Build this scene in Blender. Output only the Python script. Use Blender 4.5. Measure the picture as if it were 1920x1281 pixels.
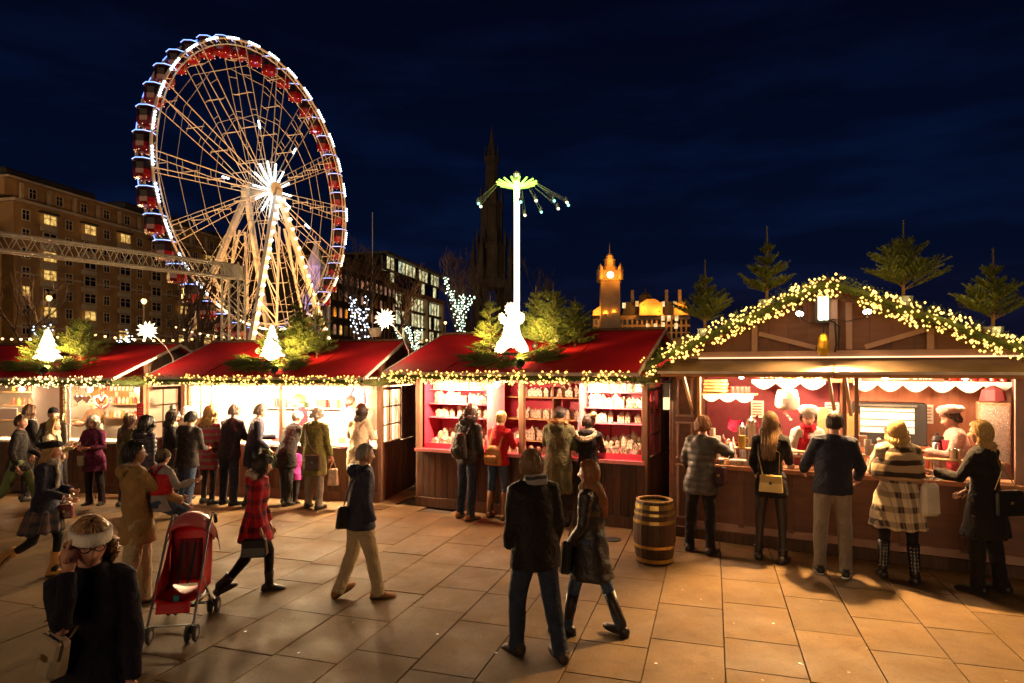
import bpy, math, random
import numpy as np
from mathutils import Vector, Matrix, noise

random.seed(11)
RNG = np.random.default_rng(11)
for _o in list(bpy.data.objects):
    bpy.data.objects.remove(_o)
SC = bpy.context.scene
COL = SC.collection
PI = math.pi
rad = math.radians

# ------------------------------------------------------------------ camera
CAM_H, FPX, U0, VH = 2.4, 1200.0, 960.0, 690.0
cam_d = bpy.data.cameras.new('camera')
cam_d.sensor_width = 36.0
cam_d.lens = FPX / 1920 * 36
cam_d.shift_y = (VH - 640.5) / 1920
cam_d.clip_start = 0.1
cam_d.clip_end = 3000
cam = bpy.data.objects.new('camera', cam_d)
cam.location = (0, 0, CAM_H)
cam.rotation_euler = (PI / 2, 0, 0)
COL.objects.link(cam)
SC.camera = cam

# ------------------------------------------------------------------ night sky
W = bpy.data.worlds.new('World')
SC.world = W
W.use_nodes = True
wn, wl = W.node_tree.nodes, W.node_tree.links
wn.clear()
w_out = wn.new('ShaderNodeOutputWorld')
w_bg = wn.new('ShaderNodeBackground')
w_tc = wn.new('ShaderNodeTexCoord')
w_sep = wn.new('ShaderNodeSeparateXYZ')
w_rmp = wn.new('ShaderNodeValToRGB')
wl.new(w_tc.outputs['Generated'], w_sep.inputs[0])
wl.new(w_sep.outputs['Z'], w_rmp.inputs[0])
_e = w_rmp.color_ramp.elements
_e[0].position, _e[0].color = 0.0, (.0050, .0042, .0110, 1)
_e[1].position, _e[1].color = 0.62, (.0008, .0010, .0060, 1)
for _p, _c in ((.07, (.0036, .0042, .0150)), (.16, (.0014, .0038, .0165)), (.28, (.0009, .0034, .0160)), (.42, (.0008, .0022, .0105))):
    _q = _e.new(_p)
    _q.color = (*_c, 1)
w_map = wn.new('ShaderNodeMapping')
w_map.inputs['Scale'].default_value = (1.6, 1.6, 8.0)
w_map.inputs['Rotation'].default_value = (0, rad(7), 0)
w_noi = wn.new('ShaderNodeTexNoise')
w_noi.inputs['Scale'].default_value = 2.1
w_noi.inputs['Detail'].default_value = 7
w_noi.inputs['Roughness'].default_value = .58
w_cr = wn.new('ShaderNodeMapRange')
w_cr.inputs[1].default_value, w_cr.inputs[2].default_value = .47, .75
w_cr.inputs[3].default_value, w_cr.inputs[4].default_value = .78, 1.65
w_mul = wn.new('ShaderNodeVectorMath')
w_mul.operation = 'SCALE'
wl.new(w_tc.outputs['Generated'], w_map.inputs[0])
wl.new(w_map.outputs[0], w_noi.inputs['Vector'])
wl.new(w_noi.outputs['Fac'], w_cr.inputs[0])
wl.new(w_rmp.outputs[0], w_mul.inputs[0])
wl.new(w_cr.outputs[0], w_mul.inputs['Scale'])
wl.new(w_mul.outputs[0], w_bg.inputs['Color'])
w_bg.inputs['Strength'].default_value = 1.0
wl.new(w_bg.outputs[0], w_out.inputs[0])

# city glow from the lit street behind the camera: one weak, very soft warm sun
sun_d = bpy.data.lights.new('sun', 'SUN')
sun_d.energy = 0.66
sun_d.angle = rad(42)
sun_d.color = (1.0, .62, .32)
sun = bpy.data.objects.new('sun', sun_d)
sun.rotation_euler = (rad(84), 0, rad(-20))
COL.objects.link(sun)

SC.view_settings.view_transform = 'Standard'
SC.view_settings.look = 'None'
SC.view_settings.exposure = 0.28
SC.view_settings.gamma = 1.0
SC.view_settings.use_curve_mapping = False
cy = SC.cycles
cy.max_bounces, cy.diffuse_bounces, cy.glossy_bounces = 6, 3, 3
cy.transmission_bounces, cy.transparent_max_bounces = 4, 8
cy.sample_clamp_indirect = 4.0
cy.sample_clamp_direct = 0.0
cy.use_light_tree = True
cy.use_denoising = True
cy.caustics_reflective = cy.caustics_refractive = False
cy.blur_glossy = 1.0
cy.use_adaptive_sampling = True
cy.adaptive_threshold = 0.02

# ------------------------------------------------------------------ placement
def px(u, v, d):
    """point at depth d that the photograph shows at pixel (u, v)"""
    return Vector(((u - U0) / FPX * d, d, CAM_H - (v - VH) / FPX * d))

def gnd(u, v, z=0.0):
    d = (CAM_H - z) * FPX / (v - VH)
    return Vector(((u - U0) / FPX * d, d, z))

# ------------------------------------------------------------------ materials
MATS = {}
def mat(name, col, rough=.75, metal=0.0, var=.18, vscale=6.0, bump=0.0, bscale=60.0, spec=.4, emit=None, es=0.0,
        alpha=1.0, sheen=0.0, coat=0.0, rand=0.0, trans=0.0, sample=True, stretch=None, wrinkle=0.0):
    if name in MATS:
        return MATS[name]
    m = bpy.data.materials.new(name)
    m.use_nodes = True
    N, L = m.node_tree.nodes, m.node_tree.links
    b = N['Principled BSDF']
    b.inputs['Roughness'].default_value = rough
    b.inputs['Metallic'].default_value = metal
    b.inputs['Specular IOR Level'].default_value = spec
    b.inputs['Sheen Weight'].default_value = sheen
    b.inputs['Coat Weight'].default_value = coat
    b.inputs['Transmission Weight'].default_value = trans
    b.inputs['Alpha'].default_value = alpha
    tc = N.new('ShaderNodeTexCoord')
    vec = tc.outputs['Object']
    if stretch:
        mp = N.new('ShaderNodeMapping')
        mp.inputs['Scale'].default_value = stretch
        L.new(vec, mp.inputs[0])
        vec = mp.outputs[0]
    if var > 0:
        no = N.new('ShaderNodeTexNoise')
        no.inputs['Scale'].default_value = vscale
        no.inputs['Detail'].default_value = 4
        L.new(vec, no.inputs['Vector'])
        mr = N.new('ShaderNodeMapRange')
        mr.inputs[1].default_value, mr.inputs[2].default_value = .3, .7
        mr.inputs[3].default_value, mr.inputs[4].default_value = 1 - var, 1 + var
        L.new(no.outputs['Fac'], mr.inputs[0])
        fac = mr.outputs[0]
        if rand > 0:
            oi = N.new('ShaderNodeObjectInfo')
            m2 = N.new('ShaderNodeMapRange')
            m2.inputs[3].default_value, m2.inputs[4].default_value = 1 - rand, 1 + rand
            L.new(oi.outputs['Random'], m2.inputs[0])
            mm = N.new('ShaderNodeMath')
            mm.operation = 'MULTIPLY'
            L.new(fac, mm.inputs[0])
            L.new(m2.outputs[0], mm.inputs[1])
            fac = mm.outputs[0]
        vm = N.new('ShaderNodeVectorMath')
        vm.operation = 'SCALE'
        vm.inputs[0].default_value = col
        L.new(fac, vm.inputs['Scale'])
        L.new(vm.outputs[0], b.inputs['Base Color'])
    else:
        b.inputs['Base Color'].default_value = (*col, 1)
    if bump > 0:
        n2 = N.new('ShaderNodeTexNoise')
        n2.inputs['Scale'].default_value = bscale
        n2.inputs['Detail'].default_value = 3
        L.new(vec, n2.inputs['Vector'])
        bp = N.new('ShaderNodeBump')
        bp.inputs['Strength'].default_value = bump
        bp.inputs['Distance'].default_value = .01
        L.new(n2.outputs['Fac'], bp.inputs['Height'])
        L.new(bp.outputs[0], b.inputs['Normal'])
        if wrinkle > 0:
            n3 = N.new('ShaderNodeTexNoise')
            n3.inputs['Scale'].default_value = 11
            n3.inputs['Detail'].default_value = 2.5
            n3.inputs['Distortion'].default_value = 1.6
            L.new(vec, n3.inputs['Vector'])
            b3 = N.new('ShaderNodeBump')
            b3.inputs['Strength'].default_value = wrinkle
            b3.inputs['Distance'].default_value = .05
            L.new(n3.outputs['Fac'], b3.inputs['Height'])
            L.new(b3.outputs[0], bp.inputs['Normal'])
    if emit:
        b.inputs['Emission Color'].default_value = (*emit, 1)
        b.inputs['Emission Strength'].default_value = es
        m.cycles.emission_sampling = 'AUTO' if sample else 'NONE'
    MATS[name] = m
    return m

def glow(name, col, es, sample=False):
    return mat(name, (.6, .6, .6), var=0, emit=col, es=es, sample=sample, rough=.4)

def cloth(name, col, rough=.9, var=.16, vscale=9, bump=.35, bscale=160, sheen=.05):
    return mat('fabric_' + name, col, rough=rough, var=var, vscale=vscale, bump=bump, bscale=bscale, sheen=sheen, spec=.2, wrinkle=.55)

def pattern(name, cols, kind, sx=8.0, sz=8.0, rough=.9):
    """woven patterns: 'plaid' crosses bands of two or three colours, 'stripe' runs bands round the garment, 'check' is houndstooth-like"""
    if name in MATS:
        return MATS[name]
    m = bpy.data.materials.new(name)
    m.use_nodes = True
    N, L = m.node_tree.nodes, m.node_tree.links
    b = N['Principled BSDF']
    b.inputs['Roughness'].default_value = rough
    b.inputs['Sheen Weight'].default_value = .08
    b.inputs['Specular IOR Level'].default_value = .2
    tc = N.new('ShaderNodeTexCoord')
    sp = N.new('ShaderNodeSeparateXYZ')
    L.new(tc.outputs['Object'], sp.inputs[0])
    def mth(op, a, bb=None):
        n = N.new('ShaderNodeMath')
        n.operation = op
        for k, q in enumerate((a, bb)):
            if q is None:
                continue
            if isinstance(q, (int, float)):
                n.inputs[k].default_value = q
            else:
                L.new(q, n.inputs[k])
        return n.outputs[0]
    az = mth('ADD', sp.outputs['X'], mth('MULTIPLY', sp.outputs['Y'], .8))
    wob = N.new('ShaderNodeTexNoise')
    wob.inputs['Scale'].default_value = 5
    L.new(tc.outputs['Object'], wob.inputs['Vector'])
    wv = mth('MULTIPLY', wob.outputs['Fac'], .05)
    fx = mth('SINE', mth('MULTIPLY', mth('ADD', az, wv), sx * 2 * PI))
    fz = mth('SINE', mth('MULTIPLY', mth('ADD', sp.outputs['Z'], wv), sz * 2 * PI))
    def band(f, lo, hi):
        r = N.new('ShaderNodeMapRange')
        r.inputs[1].default_value, r.inputs[2].default_value = lo, hi
        L.new(f, r.inputs[0])
        return r.outputs[0]
    bx, bz = band(fx, .1, .45), band(fz, .1, .45)
    mx = N.new('ShaderNodeMix')
    mx.data_type = 'RGBA'
    if kind == 'plaid':
        L.new(mth('MULTIPLY', mth('ADD', bx, bz), .5), mx.inputs[0])
    elif kind == 'stripe':
        L.new(bz, mx.inputs[0])
    else:
        L.new(mth('ABSOLUTE', mth('SUBTRACT', bx, bz)), mx.inputs[0])
    mx.inputs[6].default_value = (*cols[0], 1)
    mx.inputs[7].default_value = (*cols[1], 1)
    out = mx.outputs[2]
    if len(cols) > 2:
        m3 = N.new('ShaderNodeMix')
        m3.data_type = 'RGBA'
        L.new(mth('MULTIPLY', band(mth('SINE', mth('MULTIPLY', az, sx * 4 * PI)), .85, .95), .6), m3.inputs[0])
        L.new(out, m3.inputs[6])
        m3.inputs[7].default_value = (*cols[2], 1)
        out = m3.outputs[2]
    L.new(out, b.inputs['Base Color'])
    no = N.new('ShaderNodeTexNoise')
    no.inputs['Scale'].default_value = 170
    L.new(tc.outputs['Object'], no.inputs['Vector'])
    bp = N.new('ShaderNodeBump')
    bp.inputs['Strength'].default_value = .4
    bp.inputs['Distance'].default_value = .01
    L.new(no.outputs['Fac'], bp.inputs['Height'])
    L.new(bp.outputs[0], b.inputs['Normal'])
    MATS[name] = m
    return m

# ------------------------------------------------------------------ mesh building
BOXF = [(0, 1, 3, 2), (4, 6, 7, 5), (0, 4, 5, 1), (2, 3, 7, 6), (0, 2, 6, 4), (1, 5, 7, 3)]
_t = (1 + 5 ** .5) / 2
ICO_V = [Vector(q).normalized() for q in ((-1, _t, 0), (1, _t, 0), (-1, -_t, 0), (1, -_t, 0), (0, -1, _t), (0, 1, _t), (0, -1, -_t), (0, 1, -_t), (_t, 0, -1), (_t, 0, 1), (-_t, 0, -1), (-_t, 0, 1))]
ICO_F = [(0, 11, 5), (0, 5, 1), (0, 1, 7), (0, 7, 10), (0, 10, 11), (1, 5, 9), (5, 11, 4), (11, 10, 2), (10, 7, 6), (7, 1, 8), (3, 9, 4), (3, 4, 2), (3, 2, 6), (3, 6, 8), (3, 8, 9), (4, 9, 5), (2, 4, 11), (6, 2, 10), (8, 6, 7), (9, 8, 1)]

class MB:
    def __init__(self):
        self.v, self.f, self.m, self.mi = [], [], [], 0

    def add(self, verts, faces):
        o = len(self.v)
        self.v.extend(tuple(p) for p in verts)
        self.f.extend(tuple(i + o for i in q) for q in faces)
        self.m.extend([self.mi] * len(faces))
        return self

    def box(self, c, s, R=None, ch=0.0):
        hx, hy, hz = s[0] / 2, s[1] / 2, s[2] / 2
        if ch <= 0:
            vs = [Vector((x, y, z)) for x in (-hx, hx) for y in (-hy, hy) for z in (-hz, hz)]
            fs = BOXF
        else:
            ch = min(ch, hx * .9, hy * .9, hz * .9)
            vs, idx = [], {}
            for i, x in enumerate((-1, 1)):
                for j, y in enumerate((-1, 1)):
                    for k, z in enumerate((-1, 1)):
                        for a in range(3):
                            p = [x * (hx - ch), y * (hy - ch), z * (hz - ch)]
                            p[a] = (x * hx, y * hy, z * hz)[a]
                            idx[i, j, k, a] = len(vs)
                            vs.append(Vector(p))
            fs = []
            for s_ in (0, 1):
                q = [idx[s_, j, k, 0] for j, k in ((0, 0), (1, 0), (1, 1), (0, 1))]
                fs.append(q if s_ else q[::-1])
                q = [idx[i, s_, k, 1] for i, k in ((0, 0), (0, 1), (1, 1), (1, 0))]
                fs.append(q if s_ else q[::-1])
                q = [idx[i, j, s_, 2] for i, j in ((0, 0), (1, 0), (1, 1), (0, 1))]
                fs.append(q if s_ else q[::-1])
            for a in (0, 1):
                for b in (0, 1):
                    fs.append([idx[a, b, 0, 0], idx[a, b, 1, 0], idx[a, b, 1, 1], idx[a, b, 0, 1]])
                    fs.append([idx[a, 0, b, 0], idx[a, 0, b, 2], idx[a, 1, b, 2], idx[a, 1, b, 0]])
                    fs.append([idx[0, a, b, 1], idx[1, a, b, 1], idx[1, a, b, 2], idx[0, a, b, 2]])
            for i in (0, 1):
                for j in (0, 1):
                    for k in (0, 1):
                        fs.append([idx[i, j, k, 0], idx[i, j, k, 1], idx[i, j, k, 2]])
        if R is not None:
            vs = [R @ p for p in vs]
        c = Vector(c)
        return self.add([p + c for p in vs], fs)

    def bar(self, a, b, w, h=None, up=(0, 0, 1)):
        """rectangular bar from a to b"""
        a, b = Vector(a), Vector(b)
        d = (b - a)
        ln = d.length
        d.normalize()
        upv = Vector(up)
        if abs(d.dot(upv)) > .99:
            upv = Vector((0, 1, 0))
        x = d.cross(upv).normalized()
        z = x.cross(d).normalized()
        R = Matrix((x, d, z)).transposed()
        return self.box((a + b) / 2, (w, ln, h or w), R)

    def tube(self, pts, r, n=6, cap=True, flat=1.0):
        pts = [Vector(p) for p in pts]
        k = len(pts)
        rs = r if isinstance(r, (list, tuple)) else [r] * k
        vs, fs = [], []
        prev = None
        for i, p in enumerate(pts):
            d = pts[min(i + 1, k - 1)] - pts[max(i - 1, 0)]
            if d.length < 1e-9:
                d = Vector((0, 0, 1))
            d.normalize()
            if prev is None:
                u = d.cross(Vector((0, 0, 1)) if abs(d.z) < .9 else Vector((0, 1, 0))).normalized()
            else:
                u = (prev - d * prev.dot(d))
                u = u.normalized() if u.length > 1e-6 else d.orthogonal().normalized()
            prev = u
            w = d.cross(u)
            for j in range(n):
                a = 2 * PI * j / n
                vs.append(p + (u * math.cos(a) + w * math.sin(a) * flat) * rs[i])
        for i in range(k - 1):
            for j in range(n):
                fs.append((i * n + j, i * n + (j + 1) % n, (i + 1) * n + (j + 1) % n, (i + 1) * n + j))
        if cap:
            fs.append(tuple(range(n))[::-1])
            fs.append(tuple((k - 1) * n + j for j in range(n)))
        return self.add(vs, fs)

    def rings(self, rings, n=16, cap=True, M=None):
        """loft through (centre, half x, half y[, tilt matrix]) rings"""
        vs, fs = [], []
        for rg in rings:
            c, hx, hy = Vector(rg[0]), rg[1], rg[2]
            R = rg[3] if len(rg) > 3 else None
            for j in range(n):
                a = 2 * PI * j / n
                p = Vector((math.cos(a) * hx, math.sin(a) * hy, 0))
                vs.append(c + (R @ p if R else p))
        k = len(rings)
        for i in range(k - 1):
            for j in range(n):
                fs.append((i * n + j, i * n + (j + 1) % n, (i + 1) * n + (j + 1) % n, (i + 1) * n + j))
        if cap:
            fs.append(tuple(range(n))[::-1])
            fs.append(tuple((k - 1) * n + j for j in range(n)))
        if M:
            vs = [M @ p for p in vs]
        return self.add(vs, fs)

    def lathe(self, prof, n=16, c=(0, 0, 0), M=None, cap=True):
        return self.rings([((c[0], c[1], c[2] + z), max(r, 1e-4), max(r, 1e-4)) for r, z in prof], n, cap, M)

    def ball(self, c, r, sc=(1, 1, 1), R=None):
        c = Vector(c)
        vs = [Vector((p.x * r * sc[0], p.y * r * sc[1], p.z * r * sc[2])) for p in ICO_V]
        if R is not None:
            vs = [R @ p for p in vs]
        return self.add([p + c for p in vs], ICO_F)

    def sphere(self, c, r, sc=(1, 1, 1), nu=14, nv=9, R=None):
        c = Vector(c)
        vs, fs = [], []
        for i in range(nv + 1):
            t = PI * i / nv
            for j in range(nu):
                a = 2 * PI * j / nu
                p = Vector((math.sin(t) * math.cos(a) * r * sc[0], math.sin(t) * math.sin(a) * r * sc[1], math.cos(t) * r * sc[2]))
                vs.append(c + (R @ p if R is not None else p))
        for i in range(nv):
            for j in range(nu):
                fs.append((i * nu + j, (i + 1) * nu + j, (i + 1) * nu + (j + 1) % nu, i * nu + (j + 1) % nu))
        return self.add(vs, fs)

    def prism(self, poly, y0, y1, M=None):
        """polygon in x,z pushed from y0 to y1"""
        n = len(poly)
        vs = [Vector((x, y0, z)) for x, z in poly] + [Vector((x, y1, z)) for x, z in poly]
        fs = [tuple(range(n)), tuple(range(2 * n - 1, n - 1, -1))]
        for i in range(n):
            j = (i + 1) % n
            fs.append((i, i + n, j + n, j))
        if M:
            vs = [M @ p for p in vs]
        return self.add(vs, fs)

    def quad(self, a, b, c, d):
        return self.add([a, b, c, d], [(0, 1, 2, 3)])

    def mesh(self, name, mats, smooth=False):
        me = bpy.data.meshes.new(name)
        me.from_pydata(self.v, [], self.f)
        for q in (mats if isinstance(mats, (list, tuple)) else [mats]):
            me.materials.append(q)
        if self.m and max(self.m) > 0:
            me.polygons.foreach_set('material_index', self.m)
        if smooth:
            me.polygons.foreach_set('use_smooth', [True] * len(self.f))
        me.update()
        return me

    def build(self, name, mats, parent=None, loc=(0, 0, 0), rz=0.0, smooth=False, rot=None):
        return link(name, self.mesh(name, mats, smooth), parent, loc, rz, rot)

def link(name, me, parent=None, loc=(0, 0, 0), rz=0.0, rot=None):
    o = bpy.data.objects.new(name, me)
    COL.objects.link(o)
    o.location = loc
    o.rotation_euler = rot if rot else (0, 0, rz)
    if parent is not None:
        o.parent = parent
    return o

def tag(o, label=None, cat=None, group=None, kind=None):
    if label:
        o['label'] = label
    if cat:
        o['category'] = cat
    if group:
        o['group'] = group
    if kind:
        o['kind'] = kind
    return o

def thing(name, label, cat, loc=(0, 0, 0), rz=0.0, group=None):
    return tag(link(name, None, None, loc, rz), label, cat, group)

def copy_tree(o, parent=None, loc=None, rz=None):
    c = o.copy()
    COL.objects.link(c)
    c.parent = parent
    if loc is not None:
        c.location = loc
    if rz is not None:
        c.rotation_euler = (0, 0, rz)
    for ch in o.children:
        copy_tree(ch, c)
    return c

def B(name, c, s, m, parent=None, ch=0.0, R=None):
    return MB().box(c, s, R, ch).build(name, m, parent)

def lamp(kind, name, loc, power, color, size=.08, parent=None, target=None, spot=60, blend=.5):
    l = bpy.data.lights.new(name, kind)
    l.energy = power
    l.color = color
    if kind in ('POINT', 'SPOT'):
        l.shadow_soft_size = size
    if kind == 'SPOT':
        l.spot_size = rad(spot)
        l.spot_blend = blend
    if kind == 'AREA':
        l.shape = 'RECTANGLE'
        l.size, l.size_y = size
    o = bpy.data.objects.new(name, l)
    COL.objects.link(o)
    o.location = loc
    if target is not None:
        o.rotation_euler = (Vector(target) - Vector(loc)).to_track_quat('-Z', 'Y').to_euler()
    if parent is not None:
        o.parent = parent
    return o

WARM = (1.0, .66, .33)
# ================================================================== ground and paving
def stone_mat():
    m = bpy.data.materials.new('paving_stone')
    m.use_nodes = True
    N, L = m.node_tree.nodes, m.node_tree.links
    b = N['Principled BSDF']
    ge = N.new('ShaderNodeNewGeometry')
    oi = N.new('ShaderNodeObjectInfo')
    def noi(sc, det=4, ro=.6):
        n = N.new('ShaderNodeTexNoise')
        n.inputs['Scale'].default_value, n.inputs['Detail'].default_value, n.inputs['Roughness'].default_value = sc, det, ro
        L.new(ge.outputs['Position'], n.inputs['Vector'])
        return n.outputs['Fac']
    def rng(f, a, bb, c, d):
        r = N.new('ShaderNodeMapRange')
        r.inputs[1].default_value, r.inputs[2].default_value, r.inputs[3].default_value, r.inputs[4].default_value = a, bb, c, d
        L.new(f, r.inputs[0])
        return r.outputs[0]
    def mul(a, c):
        n = N.new('ShaderNodeMath')
        n.operation = 'MULTIPLY'
        L.new(a, n.inputs[0])
        L.new(c, n.inputs[1])
        return n.outputs[0]
    f = mul(mul(rng(noi(1.3, 5), .3, .7, .74, 1.20), rng(noi(45, 3), .3, .7, .86, 1.12)), rng(oi.outputs['Random'], 0, 1, .82, 1.16))
    # trodden gum and grit: small pale and dark spots
    vo = N.new('ShaderNodeTexVoronoi')
    vo.inputs['Scale'].default_value = 3.4
    L.new(ge.outputs['Position'], vo.inputs['Vector'])
    gum = rng(vo.outputs['Distance'], .035, .05, 1.0, 0.0)
    f2 = mul(f, rng(noi(7, 3), .52, .70, 1.0, .82))
    vm = N.new('ShaderNodeVectorMath')
    vm.operation = 'SCALE'
    vm.inputs[0].default_value = (.128, .080, .036)
    L.new(f2, vm.inputs['Scale'])
    mx = N.new('ShaderNodeMix')
    mx.data_type = 'RGBA'
    gm = N.new('ShaderNodeMath')
    gm.operation = 'MULTIPLY'
    gm.inputs[1].default_value = .55
    L.new(gum, gm.inputs[0])
    L.new(gm.outputs[0], mx.inputs[0])
    L.new(vm.outputs[0], mx.inputs[6])
    mx.inputs[7].default_value = (.40, .32, .24, 1)
    L.new(mx.outputs[2], b.inputs['Base Color'])
    L.new(rng(noi(2.2, 4), .3, .7, .60, .88), b.inputs['Roughness'])
    b.inputs['Specular IOR Level'].default_value = .22
    bp = N.new('ShaderNodeBump')
    bp.inputs['Strength'].default_value = .25
    bp.inputs['Distance'].default_value = .006
    L.new(noi(90, 4), bp.inputs['Height'])
    L.new(bp.outputs[0], b.inputs['Normal'])
    return m

M_STONE = stone_mat()
M_GROUT = mat('joint_sand', (.055, .042, .030), rough=.95, vscale=20, bump=.4)
M_EARTH = mat('dark_lawn', (.020, .026, .014), rough=1, vscale=.3, bump=.3, bscale=8)
tag(MB().quad((-1500, -30, -.035), (1500, -30, -.035), (1500, 2500, -.035), (-1500, 2500, -.035)).build('ground', M_EARTH), kind='structure')
PAV = tag(MB().quad((-30, -6, -.031), (30, -6, -.031), (30, 16, -.031), (-30, 16, -.031)).build('pavement', M_GROUT), kind='structure')
pd = Vector((.3125, 1, 0)).normalized()
pp = Vector((pd.y, -pd.x, 0))
prz = math.atan2(pp.y, pp.x)
_slab = {}
def slab_mesh(w, l):
    k = (round(w, 3), round(l, 3))
    if k not in _slab:
        _slab[k] = MB().box((0, 0, -.02), (w - .008, l - .008, .04), None, .0035).mesh('slab', M_STONE)
    return _slab[k]
rs = random.Random(5)
s = -16.0
nslab = 0
while s < 12:
    w = rs.choice((.56, .60, .60, .62))
    t = -9 + rs.random()
    while t < 15.5:
        l = rs.choice((.62, .76, .90, .90, 1.04))
        c = pp * (s + w / 2) + pd * (t + l / 2)
        if c.y > 2.2:
            u = U0 + c.x / c.y * FPX
            v = VH + CAM_H / (c.y) * FPX
            if -170 < u < 2090 and v < 1440 and c.y < 12.6 and nslab < 400:
                ok = not (c.y > 9.2 + max(0, 1.0 - c.x) * .42 + .9) or c.x < -2.0
                if c.x > 2.2 and c.y > 9.25 - (c.x - 2.3) * .54 + .75:
                    ok = False
                if ok:
                    o = link('slab', slab_mesh(w, l), PAV, (c.x, c.y, rs.uniform(-.003, .002)), prz)
                    o.rotation_euler.x = rs.uniform(-.002, .002)
                    nslab += 1
        t += l
    s += w

# ================================================================== far buildings
M_SAND = mat('sooty_sandstone', (.30, .185, .085), rough=.95, vscale=.35, var=.3, bump=.3, bscale=3)
M_SANDL = mat('pale_cornice_stone', (.42, .34, .25), rough=.9, vscale=.8)
M_SLATE = mat('slate_roof', (.035, .034, .038), rough=.7, vscale=1)
M_DARKSTONE = mat('blackened_stone', (.034, .026, .023), rough=.95, vscale=.5, var=.35, bump=.4, bscale=2)
M_WFRAME = mat('window_frame_paint', (.48, .40, .30), rough=.6)
M_PANE = mat('dark_window_glass', (.012, .013, .018), rough=.12, spec=.6, var=0)
M_CURT = mat('window_spandrel', (.40, .35, .27), rough=.8)
def lit(name, c1, c2, es, sc=1.2):
    m = bpy.data.materials.new(name)
    m.use_nodes = True
    N, L = m.node_tree.nodes, m.node_tree.links
    b = N['Principled BSDF']
    tc = N.new('ShaderNodeTexCoord')
    oi = N.new('ShaderNodeObjectInfo')
    ad = N.new('ShaderNodeVectorMath')
    ad.operation = 'ADD'
    L.new(tc.outputs['Object'], ad.inputs[0])
    mm = N.new('ShaderNodeMath')
    mm.operation = 'MULTIPLY'
    mm.inputs[1].default_value = 50
    L.new(oi.outputs['Random'], mm.inputs[0])
    L.new(mm.outputs[0], ad.inputs[1])
    n = N.new('ShaderNodeTexNoise')
    n.inputs['Scale'].default_value = sc
    n.inputs['Detail'].default_value = 3
    L.new(ad.outputs[0], n.inputs['Vector'])
    r = N.new('ShaderNodeValToRGB')
    r.color_ramp.elements[0].position, r.color_ramp.elements[1].position = .35, .65
    r.color_ramp.elements[0].color, r.color_ramp.elements[1].color = (*c1, 1), (*c2, 1)
    L.new(n.outputs['Fac'], r.inputs[0])
    L.new(r.outputs[0], b.inputs['Emission Color'])
    b.inputs['Base Color'].default_value = (.05, .05, .05, 1)
    b.inputs['Roughness'].default_value = .2
    b.inputs['Emission Strength'].default_value = es
    m.cycles.emission_sampling = 'NONE'
    return m
M_LITW = lit('lit_window_amber', (.25, .11, .02), (1.0, .62, .16), 1.0, 1.5)
M_LITO = lit('office_light', (.10, .09, .03), (.95, .85, .45), 1.0, .55)
M_LITG = lit('office_light_green', (.06, .09, .05), (.75, .88, .60), .9, .7)

def window_meshes(w, h):
    fr = MB()
    t = .14
    for x in (-w / 2, w / 2):
        fr.box((x, -.05, 0), (t, .16, h + t))
    for z in (-h / 2, h / 2):
        fr.box((0, -.052, z), (w - t, .156, t))
    fr.box((0, -.03, 0), (.09, .1, h - t))
    fr.box((0, -.025, h * .12), (w - t, .08, .08))
    return fr.mesh('window', M_WFRAME), MB().box((0, .02, 0), (w - .05, .03, h - .05))

# ---- hotel on the left
hr = rad(77.4)
HOT = thing('hotel_building', 'long brown stone hotel of many storeys with bay windows behind the ferris wheel', 'building', (-81, 104, 0), hr)
HL, HH = 74.0, 32.4
B('wall', (HL / 2, 7, HH / 2 - 1.4), (HL, 14, HH - 2.8), M_SAND, HOT)
B('attic_wall', (HL / 2, 7.9, HH - .2), (HL, 12, 2.8), M_SAND, HOT)
B('cornice', (HL / 2, 6.75, HH - 2.55), (HL + .6, 14.6, .5), M_SANDL, HOT)
B('parapet', (HL / 2, 7.4, HH + 1.35), (HL + .4, 13.2, .35), M_SANDL, HOT)
for x0, x1, hh in ((1.5, 20, 2.2), (26, 46, 2.6), (52, 72, 2.0)):
    B('roof', ((x0 + x1) / 2, 8.4, HH + 1.5 + hh / 2), (x1 - x0, 9, hh), M_SLATE, HOT, .5)
for zz in (9.2, 18.0):
    B('string_course', (HL / 2, -.12, zz), (HL, .3, .35), M_SANDL, HOT)
wf, wp_ = window_meshes(1.35, 1.7)
wf2, wp2 = window_meshes(2.5, 1.75)
pane_d, pane_l = wp_.mesh('pane', M_PANE), wp_.mesh('pane', M_LITW)
bpan_d, bpan_l = wp2.mesh('pane', M_PANE), wp2.mesh('pane', M_LITW)
rr = random.Random(3)
bay_mesh = MB().box((0, -.25, 0), (3.0, .5, .95), None, .08).mesh('bay_spandrel', M_CURT)
roofm = MB().box((0, -.35, 0), (3.5, .8, .25), None, .08).mesh('bay_roof', M_SLATE)
lit_at = {(0, 0), (0, 2), (1, 0), (0, 6), (3, 7), (0, 5), (1, 5), (4, 4), (5, 6), (4, 2)}
for i in range(9):
    for k in range(8):
        z = 27.7 - 3.15 * k
        x = 2.0 + 8 * i
        w_ = link('window', wf, HOT, (x, -.06, z))
        link('pane', pane_l if rr.random() < .09 else pane_d, w_)
        xb = 6.0 + 8 * i
        if xb < HL - 2 and k < 7:
            b_ = link('bay_window', wf2, HOT, (xb, -.45 if k < 6 else -.06, z))
            link('pane', bpan_l if ((i, k) in lit_at or rr.random() < .14) else bpan_d, b_)
            if k < 6:
                link('bay_spandrel', bay_mesh, HOT, (xb, 0, z - 1.55))
                if k == 0:
                    link('bay_roof', roofm, HOT, (xb, 0, z + 1.15))
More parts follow.
